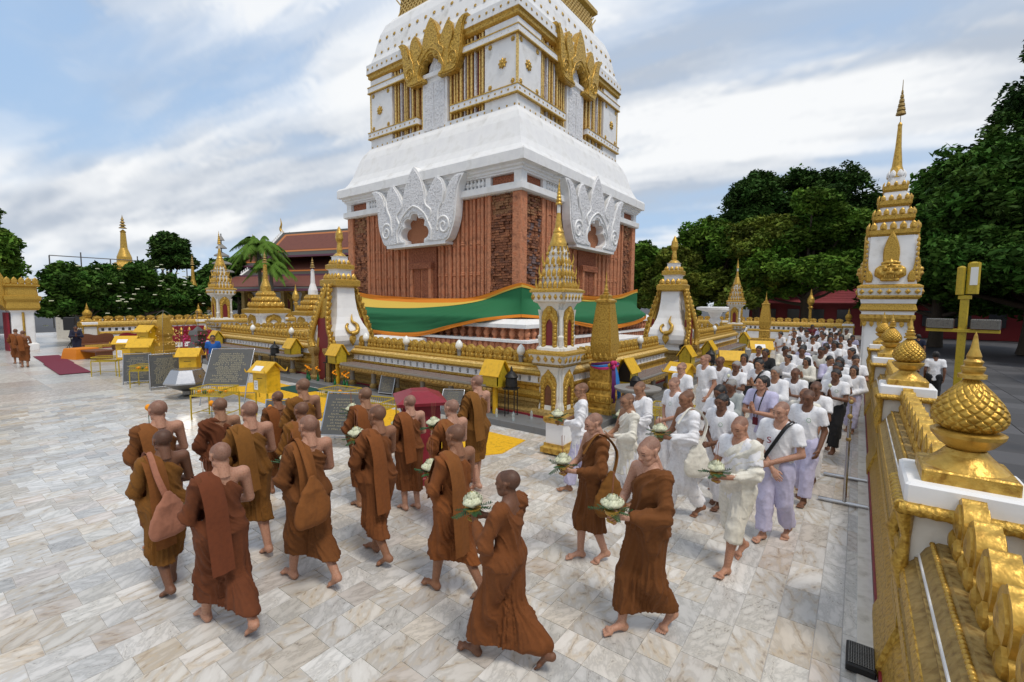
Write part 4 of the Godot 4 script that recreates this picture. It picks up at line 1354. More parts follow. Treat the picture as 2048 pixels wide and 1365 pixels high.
func candle_house(label: String, at: Vector3, turn: float) -> void:
	var o := thing("candle_house", label, "candle house", at, turn, "yellow candle houses on posts")
	var g := G.new()
	g.loft([[.07, 0], [.07, .72]], circle(10), Vector3.ZERO, true)
	part(o, "post", g.mesh(), M.yellow_paint)
	g = G.new()
	g.box(Vector3(0, .73, 0), Vector3(.42, .03, .5))
	g.box(Vector3(-.2, .88, 0), Vector3(.02, .28, .48))
	g.box(Vector3(.2, .88, 0), Vector3(.02, .28, .48))
	g.ext(PackedVector2Array([Vector2(-.21, .74), Vector2(.21, .74), Vector2(.21, 1.0), Vector2(0, 1.32), Vector2(-.21, 1.0)]), .02, Transform3D(Basis(), Vector3(0, 0, -.24)))
	part(o, "walls", g.mesh(), M.yellow_old)
	g = G.new()
	g.ext(PackedVector2Array([Vector2(-.19, .75), Vector2(.19, .75), Vector2(.19, 1.0), Vector2(0, 1.28), Vector2(-.19, 1.0)]), .42, Transform3D(Basis(), Vector3(0, 0, -.215)))
	part(o, "sooty_inside", g.mesh(), M.dark)
	part(o, "roof", once("house_roof", func():
		var q := G.new()
		for s in [-1, 1]: q.box(Vector3(s * .15, 1.17, .0), Vector3(.44, .022, .62), Basis(Vector3.BACK, -s * 1.0))
		return q.mesh()), M.yellow_paint)
func lantern(label: String, at: Vector3) -> void:
	var o := thing("oil_lamp_stand", label, "lamp stand", at, .3, "black oil lamp stands")
	for x in [-.12, .12]:
		for z in [-.12, .12]: part(o, "leg", legs_mesh(0, 0, .68, .011), M.iron, tf(x, 0, z))
	var g := G.new()
	g.box(Vector3(0, .69, 0), Vector3(.34, .03, .34))
	part(o, "tray", g.mesh(), M.iron)
	g = G.new()
	g.loft([[.15, .71], [.16, .76], [.15, .95], [.18, .98], [.12, 1.05], [.04, 1.12], [.03, 1.18], [.01, 1.24]], circle(8), Vector3.ZERO, true)
	part(o, "lamp_house", g.mesh(), M.iron)
func notice_board(label: String, at: Vector3, turn: float, w: float, h: float, low: float, tilt: float, rows: int) -> void:
	var o := thing("notice_board", label, "notice board", at, turn, "black notice boards on steel frames")
	var b := Basis(Vector3.RIGHT, -tilt)
	var g := G.new()
	g.box(b * Vector3(0, h * .5, 0), Vector3(w, h, .02), b)
	var pn := part(o, "panel", g.mesh(), M.slate, tf(0, low, 0))
	g = G.new()
	script_lines(g, w * .86, h * .84, rows, int(w * 91) + rows, h * .03)
	part(pn, "writing", g.mesh(), M.gilt_letter, Transform3D(b, b * Vector3(0, h * .5, .0125)))
	g = G.new()
	for s in [-1, 1]:
		g.tube([Vector3(s * (w * .5 + .015), 0, low * tan(tilt) * .6), Vector3(s * (w * .5 + .015), low, 0) , Vector3(s * (w * .5 + .015), low, 0) + b * Vector3(0, h + .03, 0)], .017, 6)
		g.tube([Vector3(s * (w * .5 + .015), low, 0) + b * Vector3(0, h * .85, -.01), Vector3(s * (w * .5 + .015), 0, -sin(tilt) * h - .25)], .015, 6)
	for y in [0.0, 1.0]: g.tube([Vector3(-w * .5 - .015, low, 0) + b * Vector3(0, y * (h + .03), 0), Vector3(w * .5 + .015, low, 0) + b * Vector3(0, y * (h + .03), 0)], .015, 6)
	g.tube([Vector3(-w * .5, low * .4, -sin(tilt) * h * .6 - .2), Vector3(w * .5, low * .4, -sin(tilt) * h * .6 - .2)], .013, 6)
	part(o, "frame", g.mesh(), M.steel)
func wire_stand(label: String, at: Vector3, turn: float, sc := 1.0, flowers := true) -> void:
	var o := thing("flower_stand", label, "stand", at, turn, "yellow wire flower stands")
	o.scale = Vector3.ONE * sc
	for x in [-.42, .42]:
		for z in [-.3, .3]: part(o, "leg", legs_mesh(0, 0, .62, .013), M.yellow_old, tf(x, 0, z))
	var g := G.new()
	for y in [.6, .78]:
		var r := [Vector3(-.42, y, -.3), Vector3(.42, y, -.3), Vector3(.42, y, .3), Vector3(-.42, y, .3)]
		for i in 4: g.box((r[i] + r[(i + 1) % 4]) * .5, Vector3(.86 if i % 2 == 0 else .024, .024, .024 if i % 2 == 0 else .62))
	for y in [.15]:
		for s in [-1, 1]: g.box(Vector3(s * .42, y, 0), Vector3(.018, .018, .6))
		g.box(Vector3(0, y, 0), Vector3(.84, .018, .018))
	part(o, "rim", g.mesh(), M.yellow_old)
	g = G.new()
	for i in 15:
		var x := -.39 + i * .056
		for s in [-1, 1]: g.box(Vector3(x, .69, s * .3), Vector3(.007, .18, .007))
		g.box(Vector3(x, .61, 0), Vector3(.007, .007, .6))
	for i in 10:
		var z := -.27 + i * .06
		for s in [-1, 1]: g.box(Vector3(s * .42, .69, z), Vector3(.007, .18, .007))
		g.box(Vector3(0, .605, z), Vector3(.84, .007, .007))
	part(o, "wire_basket", g.mesh(), M.yellow_old)
	if flowers:
		var r := RandomNumberGenerator.new()
		r.seed = hash(label)
		var q := thing("garland_heap", "marigolds and greens lying in the " + label, "flowers", at + Vector3(0, .62 * sc, 0), turn, "marigolds in the wire stands")
		for i in 9:
			part(q, "marigold" if i < 6 else "green_sprig", once("pom", func():
				var g2 := G.new()
				g2.ball(Vector3.ZERO, Vector3(.05, .04, .05), 8, 6)
				for k in 10:
					var a := TAU * k / 10
					g2.ball(Vector3(cos(a) * .035, .012, sin(a) * .035), Vector3(.018, .016, .018), 5, 4)
				return g2.mesh()), M.marigold if i < 6 else M.leaf_bunch, tf(r.randf_range(-.3, .3), .045 + .03 * (i % 2), r.randf_range(-.2, .2), r.randf() * 6, r.randf_range(.8, 1.3)))
func trough(label: String, at: Vector3, turn: float, l: float) -> void:
	# long incense trough on stub legs, sand and spent sticks on top
	var o := thing("incense_trough", label, "incense trough", at, turn, "long incense troughs")
	var out := PackedVector2Array()
	for i in 9: out.append(Vector2(l * .5 - .26 + sin(PI * i / 8) * .26, -cos(PI * i / 8) * .3))
	for i in 9: out.append(Vector2(-l * .5 + .26 - sin(PI * i / 8) * .26, cos(PI * i / 8) * .3))
	var up := Basis(Vector3.RIGHT, Vector3(0, 0, -1), Vector3.UP)
	var g := G.new()
	g.ext(out, .05, Transform3D(up, Vector3(0, .7, 0)))
	part(o, "rim", g.mesh(), M.stone)
	g = G.new()
	var inn := PackedVector2Array()
	for v in out: inn.append(v * Vector2(.985, .86))
	g.ext(inn, .012, Transform3D(up, Vector3(0, .745, 0)))
	part(o, "ash_bed", g.mesh(), M.ash)
	g = G.new()
	var skirt := PackedVector2Array()
	for v in out: skirt.append(v * Vector2(.99, .93))
	g.ext(skirt, .12, Transform3D(up, Vector3(0, .58, 0)))
	for i in int(l / .16):
		for s in [-1, 1]: g.ext(petal(.15, .1, 3), .025, Transform3D(Basis(Vector3.UP, 0.0 if s == 1 else PI) * Basis(Vector3.BACK, PI), Vector3(-l * .5 + .2 + i * .16, .68, s * .275)), .3)
	part(o, "carved_skirt", g.mesh(), M.gold_dull)
	var leg: Mesh = once("trough_leg", func():
		var q := G.new()
		q.loft([[.12, 0], [.12, .05]], circle(12), Vector3.ZERO, true)
		q.loft([[.085, .2], [.07, .4], [.09, .58]], circle(12), Vector3.ZERO, true)
		return q.mesh())
	var foot: Mesh = once("trough_foot", func():
		var q := G.new()
		q.loft([[.11, .05], [.13, .1], [.13, .15], [.09, .21]], circle(12), Vector3.ZERO, true)
		return q.mesh())
	for i in int(l / 1.25) + 1:
		var x := -l * .5 + .45 + i * (l - .9) / int(l / 1.25)
		var lg := part(o, "leg", leg, M.stone, tf(x, 0, 0))
		part(lg, "gilt_foot", foot, M.gold_dull)
	var r := RandomNumberGenerator.new()
	r.seed = int(l * 10)
	for i in int(l * 4):
		part(o, "incense_stick", once("spent_stick", func():
			var q := G.new()
			q.tube([Vector3.ZERO, Vector3(0, .22, 0)], .0035, 4)
			return q.mesh()), M.incense, Transform3D(Basis(Vector3(r.randf() - .5, 0, r.randf() - .5).normalized(), r.randf() * .35).scaled(Vector3(1, r.randf_range(.4, 1.2), 1)), Vector3(r.randf_range(-.48, .48) * l, .755, r.randf_range(-.2, .2))))
func furniture() -> void:
	var g: G
	trough("long stone incense trough on gilt feet behind the red donation box", Vector3(-10.55, .16, -9.05), 0, 6.6)
	trough("long stone incense trough beyond the gate near the blue shirted man", Vector3(-20.6, .16, -9.1), 0, 7.4)
	trough("long stone incense trough running behind the worshippers in white", Vector3(-4.95, .16, -15.2), PI / 2, 6.2)
	trough("long stone incense trough past the gate far behind the worshippers", Vector3(-4.95, .16, -24.6), PI / 2, 7.6)
	# carpets
	g = G.new()
	g.ext(PackedVector2Array([Vector2(-17.6, 6.35), Vector2(-6.05, 6.1), Vector2(-5.45, 7.0), Vector2(-5.6, 8.0), Vector2(-17.4, 8.2)]), .012, Transform3D(Basis(Vector3.RIGHT, Vector3(0, 0, -1), Vector3.UP), Vector3.ZERO))
	solo("yellow_carpet", "long yellow carpet laid along the kerb beside the red donation box", "carpet", g.mesh(), M.carpet_yellow)
	g = G.new()
	g.box(Vector3.ZERO, Vector3(1.5, .012, .85))
	solo("green_mat", "dark green mat lying on the yellow carpet below the gate", "mat", g.mesh(), M.carpet_green, Vector3(-14.9, .02, -8.0))
	for k in 2:
		g = G.new()
		g.box(Vector3.ZERO, Vector3(4.6, .012, .95))
		solo("red_carpet", ["crimson carpet runner by the two distant monks", "crimson carpet runner overlapping the end of the other one"][k], "carpet", g.mesh(), M.carpet_red, Vector3(-31.6 + k * 4.5, .012 + k * .012, -4.55 + k * .25), -.04)
	# red donation box
	var o := thing("red_donation_box", "red metal donation box with hipped lid and white paper notice", "box", Vector3(-5.82, 0, -5.2), -.62)
	o.scale = Vector3(1.25, 1.02, 1.2)
	g = G.new()
	g.cbox(Vector3(0, .06, 0), Vector3(.7, .12, .6), .012)
	g.cbox(Vector3(0, .7, 0), Vector3(.58, 1.16, .5), .01)
	part(o, "body", g.mesh(), M.red_paint)
	g = G.new()
	var lid := PackedVector2Array([Vector2(1, .86), Vector2(-1, .86), Vector2(-1, -.86), Vector2(1, -.86)])
	g.loft([[.38, 1.28], [.39, 1.33], [.14, 1.46], [.13, 1.47]], lid)
	part(o, "lid", g.mesh(), M.red_paint)
	for q in [[.0, .05, 1.02, .26, .42, .3], [-PI / 2, .12, 1.14, .295, .2, .14], [-PI / 2, .06, .93, .295, .28, .09]]:
		var pb := Basis(Vector3.UP, q[0])
		g = G.new()
		g.box(Vector3.ZERO, Vector3(q[4], q[5], .004))
		var pp := part(o, "notice", g.mesh(), M.paper, Transform3D(pb * Basis(Vector3.BACK, .07 if q[0] == 0.0 else 0.0), pb * Vector3(q[1], q[2], q[3])))
		g = G.new()
		script_lines(g, q[4] * .9, q[5] * .5, 1 if q[0] == 0.0 else 2, 6, q[5] * (.24 if q[0] == 0.0 else .2))
		part(pp, "writing", g.mesh(), M.ink, tf(0, 0, .005))
	g = G.new()
	for y in [1.05, .84]: g.box(Vector3(-.3, y, -.12), Vector3(.08, .06, .14))
	part(o, "slot_hood", g.mesh(), M.red_paint)
	# yellow boxes, candle houses, lamps
	money_box("yellow donation box with white notices beside the big slanted notice board", Vector3(-12.2, 0, -5.7), .25)
	money_box("yellow donation box with dark spots behind the steel cabinet", Vector3(-17.5, 0, -5.75), .9, 1.0, false)
	money_box("yellow donation box next to the rounded brown notice board", Vector3(-20.6, 0, -5.3), .9, 1.12, false)
	money_box("yellow donation box behind the rounded brown notice board", Vector3(-22.6, 0, -5.35), .9, 1.12)
	money_box("yellow donation box set back towards the dark red benches", Vector3(-27.5, 0, -7.3), .5, 1.25, false)
	money_box("yellow donation box with white roof notice behind the bald worshippers", Vector3(-3.75, 0, -12.6), -.3, 1.0)
	money_box("large yellow donation box standing among the worshippers", Vector3(-3.15, 0, -15.8), .35, 1.08, false)
	money_box("large yellow donation box with a white label near the gold chedi", Vector3(-2.9, 0, -19.6), .3, 1.15)
	candle_house("yellow candle house on a post by the corner shrine", Vector3(-7.25, .16, -9.0), PI * .5 + PI)
	candle_house("yellow candle house on a post at the gate end of the trough", Vector3(-14.1, .16, -8.95), PI * .5 + PI)
	candle_house("yellow candle house on a post past the gate pavilion", Vector3(-17.5, .16, -9.2), PI * .5 + PI)
	candle_house("yellow candle house on a post behind the blue shirted man", Vector3(-24.6, .16, -9.2), PI * .5 + PI)
	candle_house("yellow candle house on a post behind the ribboned gold chedi", Vector3(-4.85, .16, -11.6), 0)
	candle_house("yellow candle house on a post before the white gate pavilion", Vector3(-4.75, .16, -16.6), PI)
	candle_house("yellow candle house on a post just past the white gate pavilion", Vector3(-4.75, .16, -19.6), PI)
	candle_house("yellow candle house on a post by the far shrine", Vector3(-4.8, .16, -27.0), PI)
	lantern("black oil lamp on thin legs beside the corner shrine candle house", Vector3(-6.78, .16, -9.05))
	lantern("black oil lamp on thin legs under the gate", Vector3(-14.6, .16, -9.0))
	lantern("black oil lamp on thin legs past the gate pavilion", Vector3(-18.2, .16, -8.85))
	lantern("black oil lamp on thin legs among the worshippers", Vector3(-4.3, .16, -18.0))
	# notice boards
	notice_board("slanted black notice board with gilt lines behind the walking monks", Vector3(-8.2, 0, -5.2), .55, .75, .85, .28, .45, 11)
	notice_board("low black notice board beside the small monk with the marigold", Vector3(-9.7, 0, -4.75), .75, .6, .55, .3, .35, 9)
	notice_board("large slanted black notice board on a steel frame by the wire flower stand", Vector3(-14.4, 0, -5.55), .75, 1.15, 1.15, .52, .55, 16)
	notice_board("small black notice board with white edge in front of the incense trough", Vector3(-7.75, 0, -7.95), .5, .5, .36, .5, .6, 7)
	notice_board("dark leaning notice board under the middle of the incense trough", Vector3(-11.3, .16, -8.75), .2, .5, .5, .05, .3, 9)
	notice_board("rounded brown notice board between the yellow boxes", Vector3(-20.2, 0, -5.0), 1.1, .75, .95, .1, .2, 13)
	notice_board("pale steel grille board behind the steel cabinet", Vector3(-18.3, 0, -5.3), 1.4, .8, 1.05, .1, .1, 18)
	wire_stand("yellow wire flower stand before the large notice board", Vector3(-12.9, 0, -4.75), .55)
	wire_stand("yellow wire flower stand behind the broad backed monk", Vector3(-10.3, 0, -6.6), .2)
	wire_stand("yellow wire flower stand left of the steel grille board", Vector3(-19.4, 0, -5.1), .9, .95)
	wire_stand("yellow wire flower stand by the far yellow boxes", Vector3(-23.4, 0, -4.9), .9, .95, false)
	wire_stand("yellow wire flower stand behind the leaf bouquet of the white robed man", Vector3(-3.1, 0, -9.9), .1, 1.0, false)
	wire_stand("yellow wire flower stand beside the yellow carpet end", Vector3(-8.6, 0, -6.3), .3, 1.0, false)
	# steel cabinet
	o = thing("steel_cabinet", "octagonal stainless steel offering cabinet on a round foot", "cabinet", Vector3(-16.3, 0, -5.25), .4)
	g = G.new()
	g.loft([[.25, .0], [.25, .05], [.14, .1], [.14, .2], [.4, .32], [.6, .46]], circle(8, PI / 8), Vector3.ZERO)
	part(o, "bowl", g.mesh(), M.steel_dull)
	g = G.new()
	g.loft([[.62, .46], [.62, .5], [.42, .86], [.4, .87]], circle(8, PI / 8))
	part(o, "lid", g.mesh(), M.steel)
	g = G.new()
	g.cbox(Vector3(.5, .66, 0), Vector3(.04, .1, .06), .005)
	part(o, "padlock", g.mesh(), M.gold_dull)
	# pot of sand on the side path
	o = thing("incense_pot", "wide grey stone incense basin on a round body beside the gold chedi", "basin", Vector3(-4.15, 0, -10.6))
	g = G.new()
	g.loft([[.34, .0], [.42, .1], [.52, .4], [.5, .6], [.34, .74], [.3, .8], [.5, .88], [.55, .93], [.55, .96], [.48, .95]], circle(24), Vector3.ZERO, true)
	part(o, "basin", g.mesh(), M.stone)
	g = G.new()
	g.loft([[.48, .94], [.2, .955], [.01, .96]], circle(20), Vector3.ZERO, true)
	part(o, "ash_bed", g.mesh(), M.ash)
	g = G.new()
	g.cbox(Vector3(-.1, 1.04, -.1), Vector3(.22, .14, .2), .02)
	g.loft([[.13, 1.11], [.08, 1.19], [.02, 1.22]], circle(10), Vector3(-.1, 0, -.1), true)
	part(o, "lamp_cap", g.mesh(), M.iron)
	# white pedestal
	o = thing("white_pedestal", "small white pedestal with gold base and cap by the kerb corner", "pedestal", Vector3(-4.62, 0, -7.75), .05)
	tier(o, "base", "gold", [[.27, .04], [.27, .14], [.22, .17], [.22, .22]])
	tier(o, "block", "white", [[.19, .22], [.19, .62]])
	tier(o, "cap", "gold", [[.2, .62], [.23, .66], [.23, .74]])
	# steel stanchion frame by the wall
	o = thing("steel_barrier", "steel barrier post with two floor bars and brass knob by the boundary wall", "barrier", Vector3(-.02, 0, -8.9))
	for z in [.62, -.66]:
		g = G.new()
		g.tube([Vector3(-.32, .035, z), Vector3(.28, .035, z)], .03, 10)
		part(o, "foot_bar", g.mesh(), M.steel)
	g = G.new()
	g.tube([Vector3(0, .05, .62), Vector3(0, 1.28, .62)], .026, 10)
	g.tube([Vector3(0, .05, -.66), Vector3(0, 1.28, -.66)], .022, 10)
	g.tube([Vector3(0, .95, .62), Vector3(0, .95, -.66)], .014, 8)
	part(o, "post", g.mesh(), M.steel)
	for z in [.62, -.66]:
		for y in [1.34, 1.0]:
			g = G.new()
			g.ball(Vector3(0, y, z), Vector3(.034, .04, .034), 10, 8)
			part(o, "knob", g.mesh(), M.gold_dull)
	# drain box
	o = thing("drain_box", "dark metal mesh drain box at the foot of the boundary wall", "drain", Vector3(.17, 0, -4.62))
	g = G.new()
	g.cbox(Vector3(0, .045, 0), Vector3(.2, .06, .34), .01)
	part(o, "box", g.mesh(), M.iron)
	g = G.new()
	for i in 11: g.box(Vector3(-.08 + i * .016, .078, 0), Vector3(.004, .008, .3))
	for i in 15: g.box(Vector3(0, .078, -.14 + i * .02), Vector3(.17, .006, .004))
	part(o, "mesh_lid", g.mesh(), M.steel_dull)
	# bottles and flower pots on the kerb
	var bt := [[-7.0, -8.75, "clear water bottle on the kerb beside the oil lamp"], [-6.45, -8.7, "clear water bottle on the kerb near the corner shrine"], [-11.9, -9.0, "clear water bottle on the kerb below the trough"], [-6.2, -9.1, "clear water bottle at the foot of the corner shrine"]]
	for q in bt:
		g = G.new()
		g.loft([[.032, 0], [.034, .02], [.034, .15], [.03, .17], [.012, .2], [.012, .22]], circle(10), Vector3.ZERO, true)
		solo("water_bottle", q[2], "bottle", g.mesh(), M.plastic_clear, Vector3(q[0], .16, q[1]), 0, "water bottles on the kerb")
	for i in 6:
		o = thing("flower_vase", "green glass vase with marigolds on the kerb by the gate", "vase", Vector3(-13.2 - i * .34 - (.9 if i > 2 else 0.0), .16, -8.7 - .12 * (i % 2)), i * .7, "vases of marigolds by the gate")
		part(o, "vase", once("vase", func():
			var q := G.new()
			q.loft([[.04, 0], [.05, .08], [.03, .16], [.035, .22]], circle(10), Vector3.ZERO, true)
			return q.mesh()), M.bottle_green)
		part(o, "stems", once("vase_stems", func():
			var q := G.new()
			for k in 6: q.tube([Vector3(0, .15, 0), Vector3(cos(k * 1.1) * .06, .32 + .03 * k, sin(k * 1.1) * .06)], .005, 4)
			return q.mesh()), M.leaf_bunch)
		part(o, "marigolds", once("vase_heads", func():
			var q := G.new()
			for k in 6: q.ball(Vector3(cos(k * 1.1) * .06, .34 + .03 * k, sin(k * 1.1) * .06), Vector3(.035, .03, .035), 7, 5)
			return q.mesh()), M.marigold)
	# far end: loudspeaker, benches, draped table, gilded tree stand
	o = thing("loudspeaker", "black loudspeaker on a tripod before the far gold wall", "loudspeaker", Vector3(-35.4, 0, -5.9), 1.2)
	g = G.new()
	g.cbox(Vector3(0, 1.6, 0), Vector3(.5, .72, .42), .03)
	part(o, "cabinet", g.mesh(), M.speaker_black)
	g = G.new()
	g.tube([Vector3(0, .3, 0), Vector3(0, 1.25, 0)], .025, 8)
	for k in 3: g.tube([Vector3(0, .6, 0), Vector3(cos(k * 2.1) * .5, 0, sin(k * 2.1) * .5)], .018, 6)
	part(o, "tripod", g.mesh(), M.iron)
	for i in 4:
		o = thing("wooden_bench", ["brown wooden bench with scalloped back next to the loudspeaker", "dark red bench with scalloped back behind the man in navy", "dark red bench with scalloped back by the red altar", "dark red bench with scalloped back behind the far yellow box"][i], "bench", Vector3(-35.1 + i * .25, 0, -7.0 - i * 1.75), PI / 2 + .12, "benches along the far wall")
		rect_part(o, "seat", M.wood if i == 0 else M.red_paint, -.8, .8, .4, .45, -.25, .25, .01)
		for x in [-.72, .72]: rect_part(o, "leg", M.wood, x - .04, x + .04, 0, .4, -.22, .22)
		g = G.new()
		g.ext(round_outline(PackedVector2Array([Vector2(-.8, .45), Vector2(.8, .45), Vector2(.8, .85), Vector2(.45, 1.0), Vector2(0, .9), Vector2(-.45, 1.0), Vector2(-.8, .85)]), 3), .05, Transform3D(Basis(), Vector3(0, 0, -.27)))
		part(o, "backrest", g.mesh(), M.wood if i == 0 else M.red_paint)
	o = thing("draped_table", "low table with orange cloth beside the man in navy", "table", Vector3(-30.6, 0, -5.9), .3)
	rect_part(o, "top", M.wood, -.9, .9, .38, .46, -.4, .4, .02)
	for x in [-.8, .8]: rect_part(o, "leg", M.wood, x - .05, x + .05, 0, .38, -.35, .35)
	g = G.new()
	g.loft([[1.0, .0], [.92, .3], [.84, .5], [.8, .52]], PackedVector2Array([Vector2(.55, .55), Vector2(-.55, .6), Vector2(-.6, -.55), Vector2(.5, -.6)]), Vector3(-.75, 0, .1))
	part(o, "orange_cloth", g.mesh(), M.cloth_orange)
	o = thing("red_altar", "red and gold altar with white panels behind the far yellow boxes", "altar", Vector3(-33.6, 0, -10.6), PI / 2 + .12)
	rect_part(o, "table", M.red_paint, -1.6, 1.6, 0, .8, -.4, .4, .02)
	for k in 6: rect_part(o, "panel", M.paper, -1.5 + k * .5, -1.1 + k * .5, .12, .4, .38, .42)
	rect_part(o, "back_panel", M.red_paint, -1.5, 1.5, .8, 1.35, -.3, -.2, .02)
	for k in 7:
		g = G.new()
		g.loft([[.08, .8], [.1, .9], [.05, 1.0], [.09, 1.15], [.02, 1.3]], circle(8), Vector3(-1.35 + k * .45, 0, .1), true)
		part(o, "gilt_vase", g.mesh(), M.gold)
	for k in 2:
		o = thing("offering_tree", ["gilded offering tree on a white frame among the yellow boxes", "pink and silver offering tree beside the far candle house"][k], "offering tree", Vector3(-27.2 + k * 1.6, 0, -7.9 - k * .9), .4)
		g = G.new()
		g.loft([[.4, 0], [.4, .5], [.3, .55], [.3, .9], [.22, .95], [.22, 1.2], [.28, 1.3], [.25, 1.5], [.16, 2.1 - .6 * k], [.03, 2.3 - .6 * k]], square())
		part(o, "tower", g.mesh(), M.gold_carved if k == 0 else M.steel_dull)
		g = G.new()
		for i in 4:
			var a := PI / 4 + i * PI / 2
			g.tube(smooth_line([Vector3(cos(a) * .62, 0, sin(a) * .62), Vector3(cos(a) * .62, 1.4, sin(a) * .62), Vector3(cos(a) * .3, 2.2, sin(a) * .3), Vector3(0, 2.45, 0)]), .009, 5)
		part(o, "arched_frame", g.mesh(), M.steel_dull)
		var r := RandomNumberGenerator.new()
		r.seed = 5 + k
		var gs := G.new()
		for i in 130:
			var a := r.randf() * TAU; var y := r.randf_range(.3, 1.5)
			gs.ball(Vector3(cos(a) * .6, y, sin(a) * .6), Vector3(.03, .03, .03), 5, 4)
		stuff(part(o, "baubles", gs.mesh(), M.gold_pale if k == 0 else M.ribbon_pink))
	# street side: lamp post with floodlights
	o = thing("street_lamp", "yellow lamp post with two lamp heads and floodlights beyond the boundary wall", "street lamp", Vector3(2.65, 0, -20.3), -.25)
	g = G.new()
	g.cbox(Vector3(0, 1.6, 0), Vector3(.2, 3.2, .14), .02)
	g.cbox(Vector3(0, 3.25, 0), Vector3(.3, .12, .2), .02)
	part(o, "pole", g.mesh(), M.yellow_old)
	g = G.new()
	g.cbox(Vector3(-.12, 3.78, .06), Vector3(.2, .9, .16), .05)
	g.cbox(Vector3(.16, 3.85, .06), Vector3(.3, 1.0, .12), .05)
	part(o, "lamp_head", g.mesh(), M.yellow_old)
	g = G.new()
	g.box(Vector3(.18, 3.9, .125), Vector3(.17, .55, .012))
	part(o, "lamp_glass", g.mesh(), M.glass_white)
	g = G.new()
	g.cbox(Vector3(0, 2.2, .1), Vector3(1.7, .1, .1), .01)
	part(o, "cross_bar", g.mesh(), M.yellow_old)
	g = G.new()
	for s in [-1, 1]:
		g = G.new()
		g.cbox(Vector3(s * .52, 2.42, .1), Vector3(.66, .3, .26), .03)
		for i in 12: g.box(Vector3(s * .52 - .3 + i * .054, 2.44, .24), Vector3(.016, .26, .02))
		part(o, "floodlight", g.mesh(), M.steel_dull)
	o = thing("gilt_lamp_post", "ornate gold lamp post on a red base beyond the boundary wall", "lamp post", Vector3(4.1, 0, -13.6))
	tier(o, "base", "red_paint", [[.26, 0], [.26, .25], [.2, .3]], circle(12), true)
	tier(o, "post", "gold", [[.18, .3], [.2, .4], [.1, .5], [.14, .7], [.08, .8], [.1, 1.2], [.06, 1.3], [.08, 2.0], [.14, 2.1], [.06, 2.2]], circle(12), true)
	g = G.new()
	g.tube(smooth_line([Vector3(0, 2.2, 0), Vector3(-.1, 2.45, 0), Vector3(.1, 2.7, 0), Vector3(-.05, 2.95, 0), Vector3(-.25, 2.9, 0)]), .1, 8)
	for i in 7: g.ball(Vector3(.1 - .03 * i, 2.3 + .1 * i, .06), Vector3(.09, .09, .07), 7, 5)
	part(o, "naga_head", g.mesh(), M.gold_carved)

# ---------- beyond the court
func hall_roof(o: Node3D, x: float, w: float, y: float, rise: float, half: float, drop: float) -> void:
	# one tier of a steep tiled roof; ridge along x, with coloured borders
	for s in [-1, 1]:
		var sl := Vector3(0, -rise, s * half)
		var b := func(u: float, v: float) -> Vector3: return Vector3(x + u, y, 0) + sl * v
		for k in [["roof_dark", -w, w, .0, 1.0, 0.0], ["roof_orange", -w * .9, w * .9, .1, .86, .03], ["roof_red", -w * .84, w * .84, .17, .79, .05]]:
			var g := G.new()
			var up: Vector3 = Vector3(0, half, s * rise).normalized() * k[5]
			var p := [b.call(k[1], k[3]) + up, b.call(k[2], k[3]) + up, b.call(k[2], k[4]) + up, b.call(k[1], k[4]) + up]
			var n: Vector3 = Vector3(0, half, s * rise).normalized() * .08
			if s == 1: g.rings([[p[0] - n, p[1] - n, p[2] - n, p[3] - n], p])
			else: g.rings([[p[3] - n, p[2] - n, p[1] - n, p[0] - n], [p[3], p[2], p[1], p[0]]])
			part(o, "roof_slope" if k[0] == "roof_dark" else "roof_tiles", g.mesh(), M[k[0]])
		var g := G.new()
		g.box(b.call(0, 1.0) + Vector3(0, -.1, 0), Vector3(w * 2, .22, .15))
		part(o, "eave", g.mesh(), M.roof_mauve)
		for e in [-1, 1]:
			g = G.new()
			g.tube([b.call(e * w, -.02), b.call(e * w, 1.0)], .13, 6)
			for i in 14: g.ext(petal(.16, .34, 3), .06, Transform3D(Basis(Vector3.UP, PI / 2), b.call(e * w, (i + .5) / 14.0) + Vector3(0, .1, 0)), .2)
			part(o, "barge_board", g.mesh(), M.gold if e == 1 else M.white)
	for e in [-1, 1]:
		var g := G.new()
		g.tube(smooth_line([Vector3(x + e * w, y, 0), Vector3(x + e * (w + .3), y + .5, 0), Vector3(x + e * (w + .15), y + 1.1, 0), Vector3(x + e * (w + .25), y + 1.9, 0)]), [.16, .16, .15, .15, .14, .13, .12, .1, .09, .07, .05, .03, .01], 6)
		part(o, "roof_finial", g.mesh(), M.gold)
		g = G.new()
		g.ext(PackedVector2Array([Vector2(-half, y - rise), Vector2(half, y - rise), Vector2(0, y - .1)]), .1, Transform3D(Basis(Vector3.UP, PI / 2), Vector3(x + e * (w - .5), 0, 0)))
		part(o, "gable", g.mesh(), M.roof_orange)
